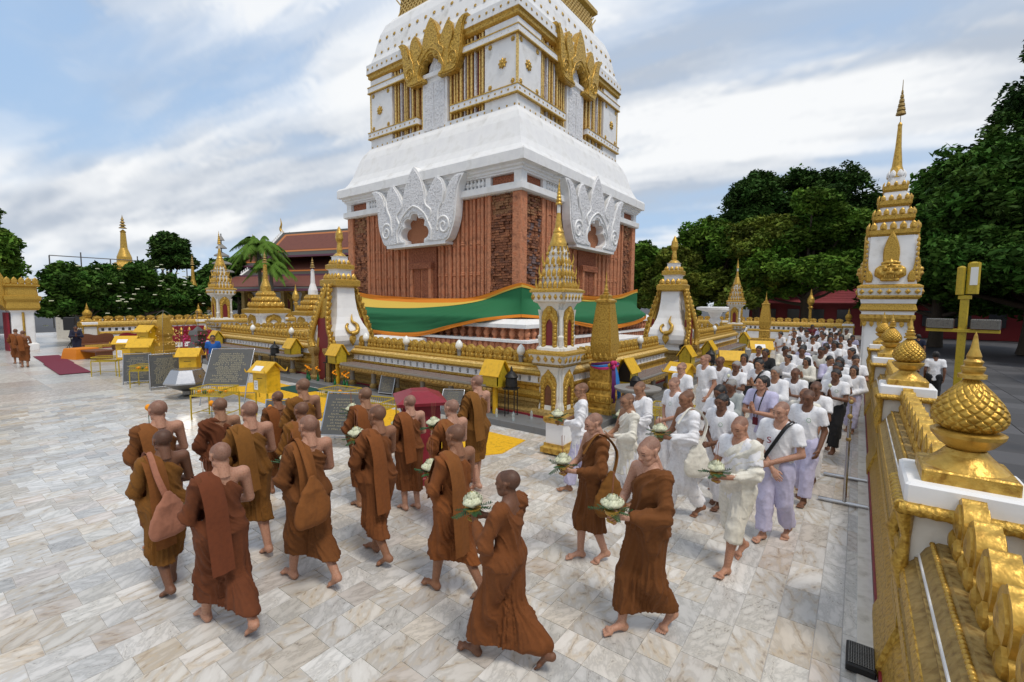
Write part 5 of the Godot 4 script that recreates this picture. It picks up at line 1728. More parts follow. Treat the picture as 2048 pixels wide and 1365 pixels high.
func small_house(label: String, at: Vector3, turn: float, w: float, d: float, wall: float, rise: float, m := "roof_pink", wm := "white_old") -> void:
	var o := thing("roofed_building", label, "building", at, turn, "red roofed buildings outside the court")
	rect_part(o, "wall", M[wm], -w * .46, w * .46, 0, wall, -d * .44, d * .44)
	var g := G.new()
	for s in [-1, 1]:
		var len := sqrt(d * d * .25 + rise * rise)
		var bb := Basis(Vector3.RIGHT, s * atan2(rise, d * .5))
		g.box(Vector3(0, wall + rise * .5, s * d * .25), Vector3(w, .12, len), bb)
		for i in int(len / .35): g.box(Vector3(0, wall + rise * .5, s * d * .25) + bb * Vector3(0, .07, -len * .5 + i * .35 + .1), Vector3(w, .03, .05), bb)
	part(o, "roof", g.mesh(), M[m])
	g = G.new()
	g.tube([Vector3(-w * .5, wall + rise + .08, 0), Vector3(w * .5, wall + rise + .08, 0)], .12, 6)
	part(o, "ridge", g.mesh(), M.gold_dull)
	for i in int(w / 2.2):
		rect_part(o, "window", M.window_glass, -w * .4 + i * 2.2, -w * .4 + i * 2.2 + 1.1, wall * .35, wall * .8, d * .43, d * .45)
func far_spire(called: String, label: String, at: Vector3, r: float, h: float, m := "gold", base := "white") -> Node3D:
	var o := thing(called, label, "chedi", at, 0, "spires beyond the court")
	tier(o, "base", base, [[r, 0], [r, h * .12], [r * .8, h * .14], [r * .8, h * .3], [r * .95, h * .33]], redent(.12, 2))
	tier(o, "cornice", "gold_carved", [[r, h * .33], [r, h * .37], [r * .7, h * .39]], redent(.1, 1))
	for k in 3:
		var q := r * (.72 - .16 * k)
		tier(o, "roof_tier", "gold_carved", [[q, h * (.39 + .06 * k)], [q * 1.05, h * (.41 + .06 * k)], [q * .8, h * (.45 + .06 * k)]], redent(.12, 1))
		orn(o, "leaf", leaf_piece(), M.gold, q, h * (.4 + .06 * k), 4, -.1, q * .3)
	tier(o, "spire", m, [[r * .3, h * .56], [r * .28, h * .62], [r * .14, h * .7], [r * .1, h * .84], [r * .12, h * .85], [r * .02, h * .87]], circle(12), true)
	var pr := []
	for i in 4: pr.append_array([[r * (.16 - .03 * i), h * (.88 + .025 * i)], [r * (.05 - .008 * i), h * (.9 + .025 * i)]])
	tier(o, "parasol", "gold_dull", pr + [[.01, h]], circle(10), true)
	for s in 4:
		var b := Basis(Vector3.UP, s * PI / 2)
		part(o, "niche", arch_mesh(r * .45, h * .2, r * .22, h * .13, .08), M.gold_carved, Transform3D(b, b * Vector3(0, h * .13, r * .8)))
	return o
func backdrop() -> void:
	var o := thing("temple_hall", "temple hall with steep layered red tiled roofs and gold gables", "temple", Vector3(-45.5, 0, -27.5), .25)
	o.scale = Vector3(1, .84, 1)
	rect_part(o, "platform", M.white_old, -9, 11, 0, .9, -5.5, 5.5, .05)
	rect_part(o, "wall", M.white, -6.5, 9, .9, 5.2, -3.4, 3.4)
	for i in 7:
		var x := -8.2 + i * 2.7
		var g := G.new()
		g.loft([[.3, .9], [.3, 1.2], [.22, 1.3], [.2, 4.4], [.32, 4.7]], square(), Vector3(x, 0, 5.0))
		part(o, "column", g.mesh(), M.gold_dull)
		if i < 6: rect_part(o, "window", M.maroon, x + .8, x + 1.9, 1.9, 4.0, 3.3, 3.48)
		if i < 6: part(o, "window_frame", arch_mesh(.8, 3.2, .5, 2.3, .1), M.gold_carved, tf(x + 1.35, 1.6, 3.45))
	rect_part(o, "hanging_trim", M.gold_carved, -8.6, 10.6, 4.55, 4.85, 5.05, 5.15)
	# lower aisles, main roof tiers
	for s in [-1, 1]:
		for k in [["roof_dark", 3.0, 5.9, 6.6, 4.75], ["roof_red", 3.2, 5.6, 6.6, 4.98]]:
			var g := G.new()
			var w: float = 10.4 if k[0] == "roof_dark" else 9.9
			var lift := .06 if k[0] == "roof_red" else 0.0
			g.box(Vector3(1, 5.75 + lift, s * 4.5), Vector3(w * 2, .12, 3.6 if k[0] == "roof_dark" else 2.8), Basis(Vector3.RIGHT, s * .52))
			part(o, "aisle_roof", g.mesh(), M[k[0]])
		rect_part(o, "eave", M.roof_mauve, -9.4, 11.4, 4.65, 4.9, s * 6.0 - .1, s * 6.0 + .1)
	hall_roof(o, 1.0, 9.2, 9.4, 2.7, 3.3, 0)
	hall_roof(o, 1.5, 7.2, 12.4, 3.4, 2.9, 0)
	hall_roof(o, -7.5, 2.6, 10.6, 2.6, 2.4, 0)
	small_house("low pink roofed building behind the far loudspeaker", Vector3(-50, 0, -12), 1.3, 9, 6, 2.6, 1.7)
	small_house("long dark red roofed building behind the far end of the crowd", Vector3(2, 0, -62), 0, 26, 9, 3.2, 2.6, "roof_pink", "maroon")
	small_house("red roofed stall beside the gold lamp post", Vector3(10, 0, -27), -.4, 6, 5, 2.4, 1.2, "roof_pink", "wood")
	small_house("red roofed stall deep under the dark trees", Vector3(11.5, 0, -35), -.2, 8, 6, 2.6, 1.3, "roof_pink", "maroon")
	small_house("dim red shuttered shop seen through the arched gate", Vector3(-52, 0, 1.5), 1.5, 12, 6, 3.0, 1.6, "roof_pink", "maroon")
	far_spire("far_chedi", "distant gold tipped white spire behind scaffolding poles", Vector3(-70, 0, -16.8), 2.6, 12.9)
	var sc := thing("scaffold", "thin steel scaffolding frame round the distant spire", "scaffold", Vector3(-66, 0, -15.8))
	for k in 6:
		var g := G.new()
		g.tube([Vector3(0, 0, -6 + k * 2.4), Vector3(0, 7.9 if k % 2 == 0 else 7.4, -6 + k * 2.4)], .06, 5)
		part(sc, "pole", g.mesh(), M.steel_dull)
	for y in [5.4, 7.4]:
		var g := G.new()
		g.tube([Vector3(0, y, -6), Vector3(0, y, 6)], .05, 5)
		part(sc, "rail", g.mesh(), M.steel_dull)
	far_spire("far_chedi", "gold and white chedi just behind the far corner shrine", Vector3(-33.5, 0, -15.8), 1.2, 6.4)
	far_spire("far_chedi", "small gold chedi with white needle before the temple hall", Vector3(-30.5, 0, -17.6), 1.1, 6.0, "white")
	far_spire("far_chedi", "slender gold chedi among the frangipani trees", Vector3(-43, 0, -14.6), 1.0, 6.6)
	far_spire("far_chedi", "pale gold domed shrine past the stupa by the trees", Vector3(-19.5, 0, -37.5), 1.6, 7.4, "gold_pale")
	for q in [[Vector3(-3.2, 0, -45), "gold finial post above the far wall behind the crowd"], [Vector3(-36.2, 0, -19.4), "gold flame topped post in front of the temple hall"]]:
		o = thing("gilt_post", q[1], "post", q[0], 0, "gold finial posts")
		tier(o, "pole", "gold", [[.16, 0], [.12, .3], [.1, 2.6], [.2, 2.8], [.1, 2.9]], circle(10), true)
		tier(o, "flame", "gold", [[.1, 2.9], [.28, 3.2], [.24, 3.5], [.1, 3.8], [.01, 4.3]], circle(10), true)
	o = thing("parasol_post", "tall white tiered parasol post beyond the far corner shrine", "parasol", Vector3(-40.5, 0, -15.8))
	tier(o, "pole", "steel_dull", [[.04, 0], [.04, 8.2]], circle(6), true)
	for k in 5:
		var g := G.new()
		g.loft([[.85 - .15 * k, 5.2 + k * .62], [.8 - .15 * k, 5.3 + k * .62], [.05, 5.55 + k * .62]], circle(14), Vector3.ZERO, true)
		part(o, "canopy", g.mesh(), M.stone)
	# low shrines and stands by the trees, right of the stupa
	o = thing("water_bowl_stand", "round white bowl stand before the trees past the gate", "stand", Vector3(-8.4, 0, -36))
	tier(o, "stem", "white", [[.4, 0], [.3, .3], [.3, 1.6], [.45, 1.8], [.3, 2.0], [.5, 2.4], [1.3, 2.6], [1.3, 2.75], [1.0, 2.8]], circle(18), true)
# ---------- trees
func leaf_clump(sd: int, n: int, size: float, long := 2.0) -> ArrayMesh:
	var r := RandomNumberGenerator.new()
	r.seed = sd
	var g := G.new()
	g.flat()
	for i in n:
		var d := Vector3(r.randfn(), r.randfn() * .8, r.randfn()).normalized()
		var p := d * pow(r.randf(), .4)
		var b := Basis(Vector3(r.randf() - .5, r.randf() - .5, r.randf() - .5).normalized(), r.randf() * TAU)
		var l := size * r.randf_range(.7, 1.3)
		var c := .65 + .5 * r.randf()
		g.tint(Color(c * r.randf_range(.85, 1.15), c, c * .9))
		var tip := b * Vector3(0, l * long * .5, l * .12); var tail := b * Vector3(0, -l * long * .5, l * .12)
		var s1 := b * Vector3(l * .5, 0, 0); var s2 := b * Vector3(-l * .5, 0, 0)
		g.tri(p + tail, p + s1, p + tip)
		g.tri(p + tail, p + tip, p + s2)
	return g.mesh()
func tree(called: String, label: String, at: Vector3, h: float, lobes: Array, m: String, dense := 1.0, leaf := .14, group := "trees beyond the walls") -> Node3D:
	# lobes: [dx, y, dz, radius] of the crown
	var o := thing(called, label, "tree", at, 0, group)
	var r := RandomNumberGenerator.new()
	r.seed = hash(label)
	var g := G.new()
	var tr := h * .028
	g.tube(smooth_line([Vector3(0, 0, 0), Vector3(.1 * tr, h * .2, .3 * tr), Vector3(-.5 * tr, h * .45, 0), Vector3(0, h * .62, .4 * tr)]), [tr * 1.4, tr * 1.2, tr * 1.1, tr, tr, tr * .95, tr * .9, tr * .85, tr * .8, tr * .7, tr * .6, tr * .5, tr * .4], 9)
	for l in lobes:
		var c := Vector3(l[0], l[1], l[2])
		var a := Vector3(0, minf(h * .35, l[1] * .7), 0)
		g.tube(smooth_line([a, a.lerp(c, .5) + Vector3(r.randfn(), r.randfn(), r.randfn()) * l[3] * .12, c], 3), [tr * .6, tr * .5, tr * .4, tr * .3, tr * .25, tr * .18, tr * .1], 6)
	part(o, "trunk", g.mesh(), M.bark)
	var xs: Array[Transform3D] = []
	var cs := PackedColorArray()
	var cs_r: float = clampf(h * .06, .5, .95)
	for l in lobes:
		var n := int(dense * 10.5 * pow(l[3] / cs_r, 2.0)) + 8
		for i in n:
			var d := Vector3(r.randfn(), r.randfn(), r.randfn()).normalized()
			if d.y < -.35: d.y *= -.6
			var rad: float = l[3] * (1.0 - .6 * pow(r.randf(), 1.6)) * r.randf_range(.85, 1.22)
			var p := Vector3(l[0], l[1], l[2]) + d * Vector3(1, .82, 1) * rad
			var s := cs_r * r.randf_range(.5, 1.15)
			xs.append(Transform3D(Basis.from_euler(Vector3(r.randf() * TAU, r.randf() * TAU, r.randf() * TAU)).scaled(Vector3(s, s * .75, s)), p))
			var q := r.randf_range(.5, 1.5)
			cs.append(Color(q * r.randf_range(.9, 1.2), q, q * .9))
	var mm := MultiMesh.new()
	mm.transform_format = MultiMesh.TRANSFORM_3D
	mm.use_colors = true
	var key := "clump_%.2f_%.2f" % [leaf, cs_r]
	mm.mesh = once(key, func(): return leaf_clump(9, 90, leaf / cs_r))
	mm.instance_count = xs.size()
	for i in xs.size():
		mm.set_instance_transform(i, xs[i])
		mm.set_instance_color(i, cs[i])
	var mi := MultiMeshInstance3D.new()
	mi.name = "crown"; mi.set_meta("kind", "stuff"); mi.multimesh = mm; mi.material_override = M[m]
	o.add_child(mi)
	return o
func crown(r: RandomNumberGenerator, n: int, w: float, y0: float, y1: float, rad: float) -> Array:
	var out := []
	for i in n:
		var t := r.randf()
		var a := r.randf() * TAU
		var k := w * sqrt(r.randf()) * (1.0 - .55 * t)
		out.append([cos(a) * k, lerpf(y0, y1, t), sin(a) * k, rad * r.randf_range(.7, 1.25)])
	return out
func palm(label: String, at: Vector3, h: float, sd: int) -> void:
	var o := thing("palm_tree", label, "palm", at, 0, "royal palms by the temple hall")
	var r := RandomNumberGenerator.new()
	r.seed = sd
	var g := G.new()
	g.tube(smooth_line([Vector3(0, 0, 0), Vector3(.1, h * .3, 0), Vector3(.15, h * .6, .1), Vector3(.1, h * .82, .1)], 3), [.24, .2, .18, .17, .17, .16, .16, .16, .15, .14], 10)
	g.tube([Vector3(.1, h * .8, .1), Vector3(.1, h * .88, .1), Vector3(.1, h * .95, .1)], [.14, .17, .08], 9)
	part(o, "trunk", g.mesh(), M.bark_palm)
	for k in 30:
		g = G.new()
		g.flat()
		var a := TAU * k / 30 * 5.7
		var el := r.randf_range(-.25, 1.25)
		var l := h * .33 * r.randf_range(.85, 1.1)
		var top := Vector3(.1, h * .93, .1)
		var dir := Vector3(cos(a) * cos(el), sin(el), sin(a) * cos(el))
		var p := top; var v := dir * l / 14
		var pts := [p]
		for i in 14:
			p += v
			v += Vector3(0, -l * .0085, 0)
			pts.append(p)
		g.tint(Color(.9, 1, .8))
		g.tube(pts, .018, 4)
		g.flat()
		for i in range(1, 14):
			var pa: Vector3 = pts[i]; var pb: Vector3 = pts[i + 1]
			var sd_ := (pb - pa).cross(Vector3.UP).normalized()
			for q in 5:
				for s in [-1, 1]:
					var b: Vector3 = pa.lerp(pb, q / 5.0)
					var ll := l * .24 * sin(PI * clampf((i + q / 5.0) / 15.0 * .92 + .1, 0, 1)) * r.randf_range(.8, 1.1)
					var tip: Vector3 = b + sd_ * s * ll * .75 + Vector3(0, -ll * r.randf_range(.35, .85), 0) + v.normalized() * ll * .35
					var c := r.randf_range(.7, 1.25)
					g.tint(Color(c, c, c * .8))
					var wd: Vector3 = v.normalized() * .045
					g.tri(b - wd, b + wd, tip)
		part(o, "frond", g.mesh(), M.leaf_palm)
func trees() -> void:
	var r := RandomNumberGenerator.new()
	r.seed = 11
	palm("tall royal palm in front of the temple hall", Vector3(-44.0, 0, -20.3), 8.6, 3)
	palm("shorter leaning royal palm beside the tall one", Vector3(-42.5, 0, -20.6), 6.6, 8)
	# the frangipani thicket with white blossom
	for k in 5:
		var at := Vector3(-40.5 - k * .5 - (k % 2) * 2.0, 0, -7.6 - k * 1.75)
		var o := tree("frangipani_tree", ["broad frangipani with white blossom beside the arched gate", "tall frangipani with white blossom above the far wall post", "round frangipani with white blossom before the scaffolding", "frangipani with sparse blossom near the gilded offering tree", "low frangipani with white blossom beside the slender gold chedi"][k], at, 4.6 + .4 * (k % 3), crown(r, 10, 2.1, 2.0, 4.3 + .45 * (k % 3) - (1.0 if k == 4 else 0.0), .95), "leaf_dark", 1.0, .2, "frangipani trees behind the far wall")
		var g := G.new()
		for i in 26:
			var d := Vector3(r.randfn(), r.randfn() * .7, r.randfn()).normalized() * r.randf_range(1.8, 3.0)
			var c := Vector3(0, 3.2, 0) + d
			for q in 5: g.ball(c + Vector3(cos(q * 1.26), .2 * r.randf(), sin(q * 1.26)) * .07, Vector3(.06, .035, .06), 5, 4)
		stuff(part(o, "flower_clusters", g.mesh(), M.petal_white))
	tree("shade_tree", "large dark tree leaning over the arched gate", Vector3(-44.5, 0, -1.2), 9.5, crown(r, 14, 3.6, 4.0, 8.0, 1.9), "leaf_mid", 1.0, .22)
	tree("shade_tree", "dark feathery tree behind the small gold chedis", Vector3(-58, 0, -17.5), 9.5, crown(r, 7, 1.6, 6.0, 9.5, 1.3), "leaf_deep", .9, .22)
	tree("shade_tree", "rounded tree between the palm and the far corner shrine", Vector3(-56, 0, -23.5), 7.5, crown(r, 9, 3.0, 3.0, 6.6, 1.7), "leaf_dark", .9, .24)
	for q in [[-64, 4, 9.0, "leafy tree far behind the arched gate opening"], [-70, -4, 8.0, "low tree far behind the pink roofed building"], [-62, 12, 10.0, "tree at the far street corner past the arched gate"], [-72, -28, 9.0, "low tree behind the temple hall gable"], [-30, -60, 10.0, "dark tree hidden behind the brick stupa"]]:
		tree("shade_tree", q[3], Vector3(q[0], 0, q[1]), q[2], crown(r, 12, 4.2, 2.2, q[2] * .8, 1.8), "leaf_dark", .8, .3)
	# wood to the right of the stupa
	var ws := [[-20, -50, 9.5, 3.4, "leaf_mid", "pale leafed tree just past the edge of the brick stupa"], [-15.5, -49, 9.0, 3.4, "leaf_olive", "olive green tree behind the domed gold shrine"], [-12.0, -52, 12.0, 4.0, "leaf_mid", "mid green tree above the white saddle gate"], [-8.0, -50, 11.5, 4.4, "leaf_olive", "yellowish green tree behind the far corner shrine"],
		[-4.0, -50, 13.0, 4.4, "leaf_mid", "broad green tree above the far wall of the crowd"], [-9.5, -62, 18.5, 4.6, "leaf_deep", "tall dark tree rising behind the green ones"], [-4.5, -64, 18.5, 4.8, "leaf_deep", "tallest dark tree with a rounded top beside the gate tower"], [-17, -64, 11.0, 4.4, "leaf_dark", "dark low tree behind the olive one"], [.0, -66, 15.5, 4.2, "leaf_deep", "dark tree just beside the gate tower"]]
	for q in ws: tree("shade_tree", q[5], Vector3(q[0], 0, q[1]), q[2], crown(r, 24, q[3] * 1.08, q[2] * .28, q[2] * .9, q[2] * .125), q[4], 1.0, .24)
	# great dark trees over the street
	tree("shade_tree", "huge dark tree filling the sky beyond the street lamp", Vector3(8.5, 0, -42), 14.0, crown(r, 44, 6.2, 4.0, 11.8, 2.0), "leaf_dark", 1.0, .24)
	tree("shade_tree", "huge dark tree beyond the red roofed stalls", Vector3(15.5, 0, -40), 13.5, crown(r, 40, 6.2, 4.0, 11.0, 2.0), "leaf_dark", 1.0, .24)
	tree("shade_tree", "dark tree hanging low behind the gate tower", Vector3(4.6, 0, -46), 13.0, crown(r, 26, 3.8, 3.0, 12.0, 1.8), "leaf_dark", 1.0, .24)
	tree("shade_tree", "slim dark tree poking above the huge street trees", Vector3(12.0, 0, -56), 25.0, crown(r, 10, 2.6, 16.0, 24.0, 2.0), "leaf_deep", .9, .26)

# ---------- people
class SDF:
	var o: Vector3
	var h: float
	var nx: int
	var ny: int
	var nz: int
	var f: PackedFloat32Array
	func _init(lo: Vector3, hi: Vector3, cell: float) -> void:
		o = lo; h = cell
		nx = int((hi.x - lo.x) / h) + 2; ny = int((hi.y - lo.y) / h) + 2; nz = int((hi.z - lo.z) / h) + 2
		f.resize(nx * ny * nz)
		f.fill(9.0)
	func cap(a: Vector3, b: Vector3, ra: float, rb: float, k := .03, sq := Vector3.ONE, cut := false) -> void:
		# tapered capsule, joined to what is there with a smooth minimum (or taken away from it)
		var rm := maxf(ra, rb) * maxf(sq.x, maxf(sq.y, sq.z)) + k + h * 2.5
		var lo := (a.min(b) - Vector3.ONE * rm - o) / h
		var hi := (a.max(b) + Vector3.ONE * rm - o) / h
		var x0 := clampi(int(lo.x), 0, nx - 1); var x1 := clampi(int(hi.x) + 1, 0, nx - 1)
		var y0 := clampi(int(lo.y), 0, ny - 1); var y1 := clampi(int(hi.y) + 1, 0, ny - 1)
		var z0 := clampi(int(lo.z), 0, nz - 1); var z1 := clampi(int(hi.z) + 1, 0, nz - 1)
		var inv := Vector3.ONE / sq
		var sc := minf(sq.x, minf(sq.y, sq.z))
		var ba := (b - a) * inv
		var l2 := maxf(ba.length_squared(), 1e-9)
		var dr := rb - ra
		for z in range(z0, z1 + 1):
			for y in range(y0, y1 + 1):
				var i := (z * ny + y) * nx + x0
				var q := (o + Vector3(x0, y, z) * h - a) * inv
				var dx := h * inv.x
				for x in range(x0, x1 + 1):
					var t := clampf(q.dot(ba) / l2, 0.0, 1.0)
					var d := ((q - ba * t).length() - ra - dr * t) * sc
					var g := f[i]
					if cut:
						d = -d
						var e := maxf(k - absf(g - d), 0.0) / k
						f[i] = maxf(g, d) + e * e * k * .25
					elif d < g + k:
						var e := maxf(k - absf(g - d), 0.0) / k
						f[i] = minf(g, d) - e * e * k * .25
					i += 1
					q.x += dx
	func clip(n: Vector3, at: Vector3) -> void:
		# keep the side that n points away from
		var i := 0
		for z in nz:
			for y in ny:
				var d := (o + Vector3(0, y, z) * h - at).dot(n)
				var s := n.x * h
				for x in nx:
					if f[i] < .06 and d > f[i]: f[i] = d
					i += 1
					d += s
	func net(push = null, paint = null) -> ArrayMesh:
		var v := PackedVector3Array()
		var ids := PackedInt32Array()
		ids.resize(f.size())
		var cells := PackedInt32Array()
		var lim := h * 2.4
		var sy := nx; var sz := nx * ny
		var off := [0, 1, sy, sy + 1, sz, sz + 1, sz + sy, sz + sy + 1]
		var edges := [[0, 1], [2, 3], [4, 5], [6, 7], [0, 2], [1, 3], [4, 6], [5, 7], [0, 4], [1, 5], [2, 6], [3, 7]]
		for z in nz - 1:
			for y in ny - 1:
				var i := (z * ny + y) * nx
				for x in nx - 1:
					var c := f[i]
					if c < lim and c > -lim:
						var neg := 0
						for k in 8:
							if f[i + off[k]] < 0.0: neg += 1
						if neg != 0 and neg != 8:
							var s := Vector3.ZERO
							var n := 0
							for e in edges:
								var a := f[i + off[e[0]]]; var b := f[i + off[e[1]]]
								if (a < 0.0) != (b < 0.0):
									var t := a / (a - b)
									var p0: int = e[0]; var p1: int = e[1]
									s += Vector3(p0 & 1, (p0 >> 1) & 1, p0 >> 2).lerp(Vector3(p1 & 1, (p1 >> 1) & 1, p1 >> 2), t)
									n += 1
							ids[i] = v.size() + 1
							cells.append(i)
							v.append(o + (Vector3(x, y, z) + s / n) * h)
					i += 1
		var idx := PackedInt32Array()
		for i in cells:
			var c := f[i] < 0.0
			for ax in 3:
				var d: int = [1, sy, sz][ax]
				var u: int = [sy, sz, 1][ax]
				var w: int = [sz, 1, sy][ax]
				if i + d < f.size() and (f[i + d] < 0.0) != c and i - u - w >= 0:
					var p0 := ids[i] - 1; var p1 := ids[i - u] - 1; var p2 := ids[i - u - w] - 1; var p3 := ids[i - w] - 1
					if p0 < 0 or p1 < 0 or p2 < 0 or p3 < 0: continue
					if c: idx.append_array([p0, p2, p1, p0, p3, p2])
					else: idx.append_array([p0, p1, p2, p0, p2, p3])
		var nrm := normals(v, idx)
		if push != null:
			for i in v.size(): v[i] = push.call(v[i], nrm[i])
			nrm = normals(v, idx)
		var ar := []
		ar.resize(Mesh.ARRAY_MAX)
		var col := PackedColorArray()
		col.resize(v.size())
		if paint != null:
			for i in v.size(): col[i] = paint.call(v[i], nrm[i])
		else: col.fill(Color.WHITE)
		ar[Mesh.ARRAY_VERTEX] = v; ar[Mesh.ARRAY_NORMAL] = nrm; ar[Mesh.ARRAY_COLOR] = col; ar[Mesh.ARRAY_INDEX] = idx
		var m := ArrayMesh.new()
		m.add_surface_from_arrays(Mesh.PRIMITIVE_TRIANGLES, ar)
		return m
	func normals(v: PackedVector3Array, idx: PackedInt32Array) -> PackedVector3Array:
		var n := PackedVector3Array()
		n.resize(v.size())
		for i in range(0, idx.size(), 3):
			var a := idx[i]; var b := idx[i + 1]; var c := idx[i + 2]
			var q := (v[c] - v[a]).cross(v[b] - v[a])
			n[a] += q; n[b] += q; n[c] += q
		for i in n.size(): n[i] = n[i].normalized()
		return n

var folds := FastNoiseLite.new()
func head_mesh(kind: int, shaved: bool) -> ArrayMesh:
	# origin at the middle of the head, facing +z
	var s := SDF.new(Vector3(-.105, -.19, -.13), Vector3(.105, .135, .14), .0045)
	var w: float = [1.0, .95, 1.03, .96][kind]
	var nose: float = [.9, 1.15, .8, .9][kind]
	s.cap(Vector3(0, .03, -.03), Vector3(0, .022, .018), .083, .076, .02, Vector3(.93 * w, 1.0, 1.0))
	s.cap(Vector3(0, .0, .03), Vector3(0, -.055, .042), .062, .05, .03, Vector3(w, 1, 1))
	s.cap(Vector3(-.02, -.088, .052), Vector3(.02, -.088, .052), .023, .023, .03)
	s.cap(Vector3(-.045, -.06, .0), Vector3(-.02, -.09, .04), .022, .018, .03)
	s.cap(Vector3(.045, -.06, .0), Vector3(.02, -.09, .04), .022, .018, .03)
	s.cap(Vector3(0, -.09, -.025), Vector3(0, -.2, -.035), .05, .055, .035)
	s.cap(Vector3(-.036, .028, .077), Vector3(.036, .028, .077), .011, .011, .014)
	for k in [-1, 1]:
		s.cap(Vector3(k * .032, .008, .101), Vector3(k * .034, .006, .1), .013, .013, .012, Vector3.ONE, true)
		s.cap(Vector3(k * .031, .005, .081), Vector3(k * .033, .005, .08), .012, .012, .003)
		s.cap(Vector3(k * .05, -.028, .058), Vector3(k * .045, -.03, .062), .016, .016, .02)
		s.cap(Vector3(k * .079 * w, .014, -.016), Vector3(k * .075 * w, -.028, -.006), .017, .012, .006, Vector3(.5, 1, 1))
		s.cap(Vector3(k * .011, -.032, .098), Vector3(k * .011, -.032, .1), .0085 * nose, .0085 * nose, .006)
	s.cap(Vector3(0, .016, .088), Vector3(0, -.03, .1 + .008 * nose), .008, .0115 * nose, .01)
	s.cap(Vector3(-.019, -.056, .09), Vector3(.019, -.056, .09), .0065, .0065, .006)
	s.cap(Vector3(-.014, -.066, .089), Vector3(.014, -.066, .089), .0068, .0068, .006)
	return s.net(null, func(p: Vector3, _n: Vector3) -> Color:
		var c := Color(1, 1, 1)
		var ax := absf(p.x)
		if p.z > .074 and (ax - .032) * (ax - .032) / .00021 + (p.y - .004) * (p.y - .004) / .00003 < 1.0: return Color(.12, .1, .1)
		if p.z > .06 and ax > .014 and ax < .05 and absf(p.y - .029 + ax * .06) < .0042: return Color(.42, .36, .33)
		if p.z > .083 and ax < .018 and absf(p.y + .061) < .0022: return Color(.62, .46, .45)
		if p.z > .083 and ax < .02 and absf(p.y + .061) < .009: return Color(.93, .76, .74)
		if shaved:
			var line := .062 + .02 * ax / .07
			if p.z < .045: line = lerpf(.055, -.005, clampf((.045 - p.z) / .05, 0, 1))
			if p.z < -.03: line = lerpf(-.005, -.07, clampf((-.03 - p.z) / .05, 0, 1))
			var k := clampf((p.y - line) / .016, 0, 1)
			if ax > .073 * w and p.y < .035: k = 0
			c = c.lerp(Color(.56, .555, .57), k)
		return c)
func hair_mesh(kind: int) -> ArrayMesh:
	# 0 short, 1 neat cap, 2 shoulder length, 3 tied back
	var s := SDF.new(Vector3(-.14, -.3, -.2), Vector3(.14, .15, .13), .0065)
	s.cap(Vector3(0, .034, -.034), Vector3(0, .03, .012), .089, .081, .02, Vector3(.95, 1, 1))
	if kind == 2:
		s.cap(Vector3(-.06, .02, -.03), Vector3(-.085, -.19, -.02), .045, .035, .03, Vector3(.7, 1, 1.2))
		s.cap(Vector3(.06, .02, -.03), Vector3(.085, -.19, -.02), .045, .035, .03, Vector3(.7, 1, 1.2))
		s.cap(Vector3(0, .02, -.07), Vector3(0, -.22, -.07), .07, .06, .04, Vector3(1, 1, .6))
	if kind == 3: s.cap(Vector3(0, .0, -.12), Vector3(0, -.03, -.135), .035, .03, .02)
	if kind < 2: s.cap(Vector3(-.05, -.02, -.05), Vector3(.05, -.02, -.05), .045, .045, .03)
	# the face stays open
	s.cap(Vector3(0, -.05, .1), Vector3(0, .0, .09), .085 if kind < 3 else .08, .07, .012, Vector3(.9, 1, 1), true)
	if kind < 2:
		s.cap(Vector3(-.09, -.06, .03), Vector3(-.09, -.02, .02), .045, .03, .01, Vector3.ONE, true)
		s.cap(Vector3(.09, -.06, .03), Vector3(.09, -.02, .02), .045, .03, .01, Vector3.ONE, true)
	return s.net(func(p: Vector3, n: Vector3) -> Vector3: return p + n * folds.get_noise_3d(p.x * 60, p.y * 25, p.z * 60) * .006)
func hand_mesh(curl: float, side: int) -> ArrayMesh:
	# wrist at the origin, fingers along -y, palm towards +z, thumb on the +x side of a left hand (side 1)
	var s := SDF.new(Vector3(-.085, -.2, -.05), Vector3(.085, .035, .1), .0048)
	s.cap(Vector3(0, .02, 0), Vector3(0, -.02, 0), .027, .03, .012, Vector3(1, 1, .8))
	s.cap(Vector3(0, -.03, 0), Vector3(0, -.075, .002), .032, .036, .015, Vector3(1.1, 1, .42))
	var ln := [.066, .075, .07, .054]
	for i in 4:
		var x := side * (.029 - .0195 * i)
		var a := Vector3(x, -.088 + .004 * absf(i - 1.3), .002)
		var d1 := Vector3(side * (.1 - .065 * i), -cos(curl * .7), sin(curl * .7)).normalized()
		var b: Vector3 = a + d1 * ln[i] * .55
		var d2 := Vector3(0, -cos(curl * 1.7), sin(curl * 1.7))
		s.cap(a - d1 * .015, b, .0098, .0088, .004)
		s.cap(b, b + d2 * ln[i] * .5, .0088, .0072, .003)
	s.cap(Vector3(side * .026, -.03, .004), Vector3(side * .05, -.062, .016), .014, .0105, .008)
	s.cap(Vector3(side * .05, -.062, .016), Vector3(side * .055, -.09, .022 + .02 * curl), .0105, .0085, .004)
	return s.net()
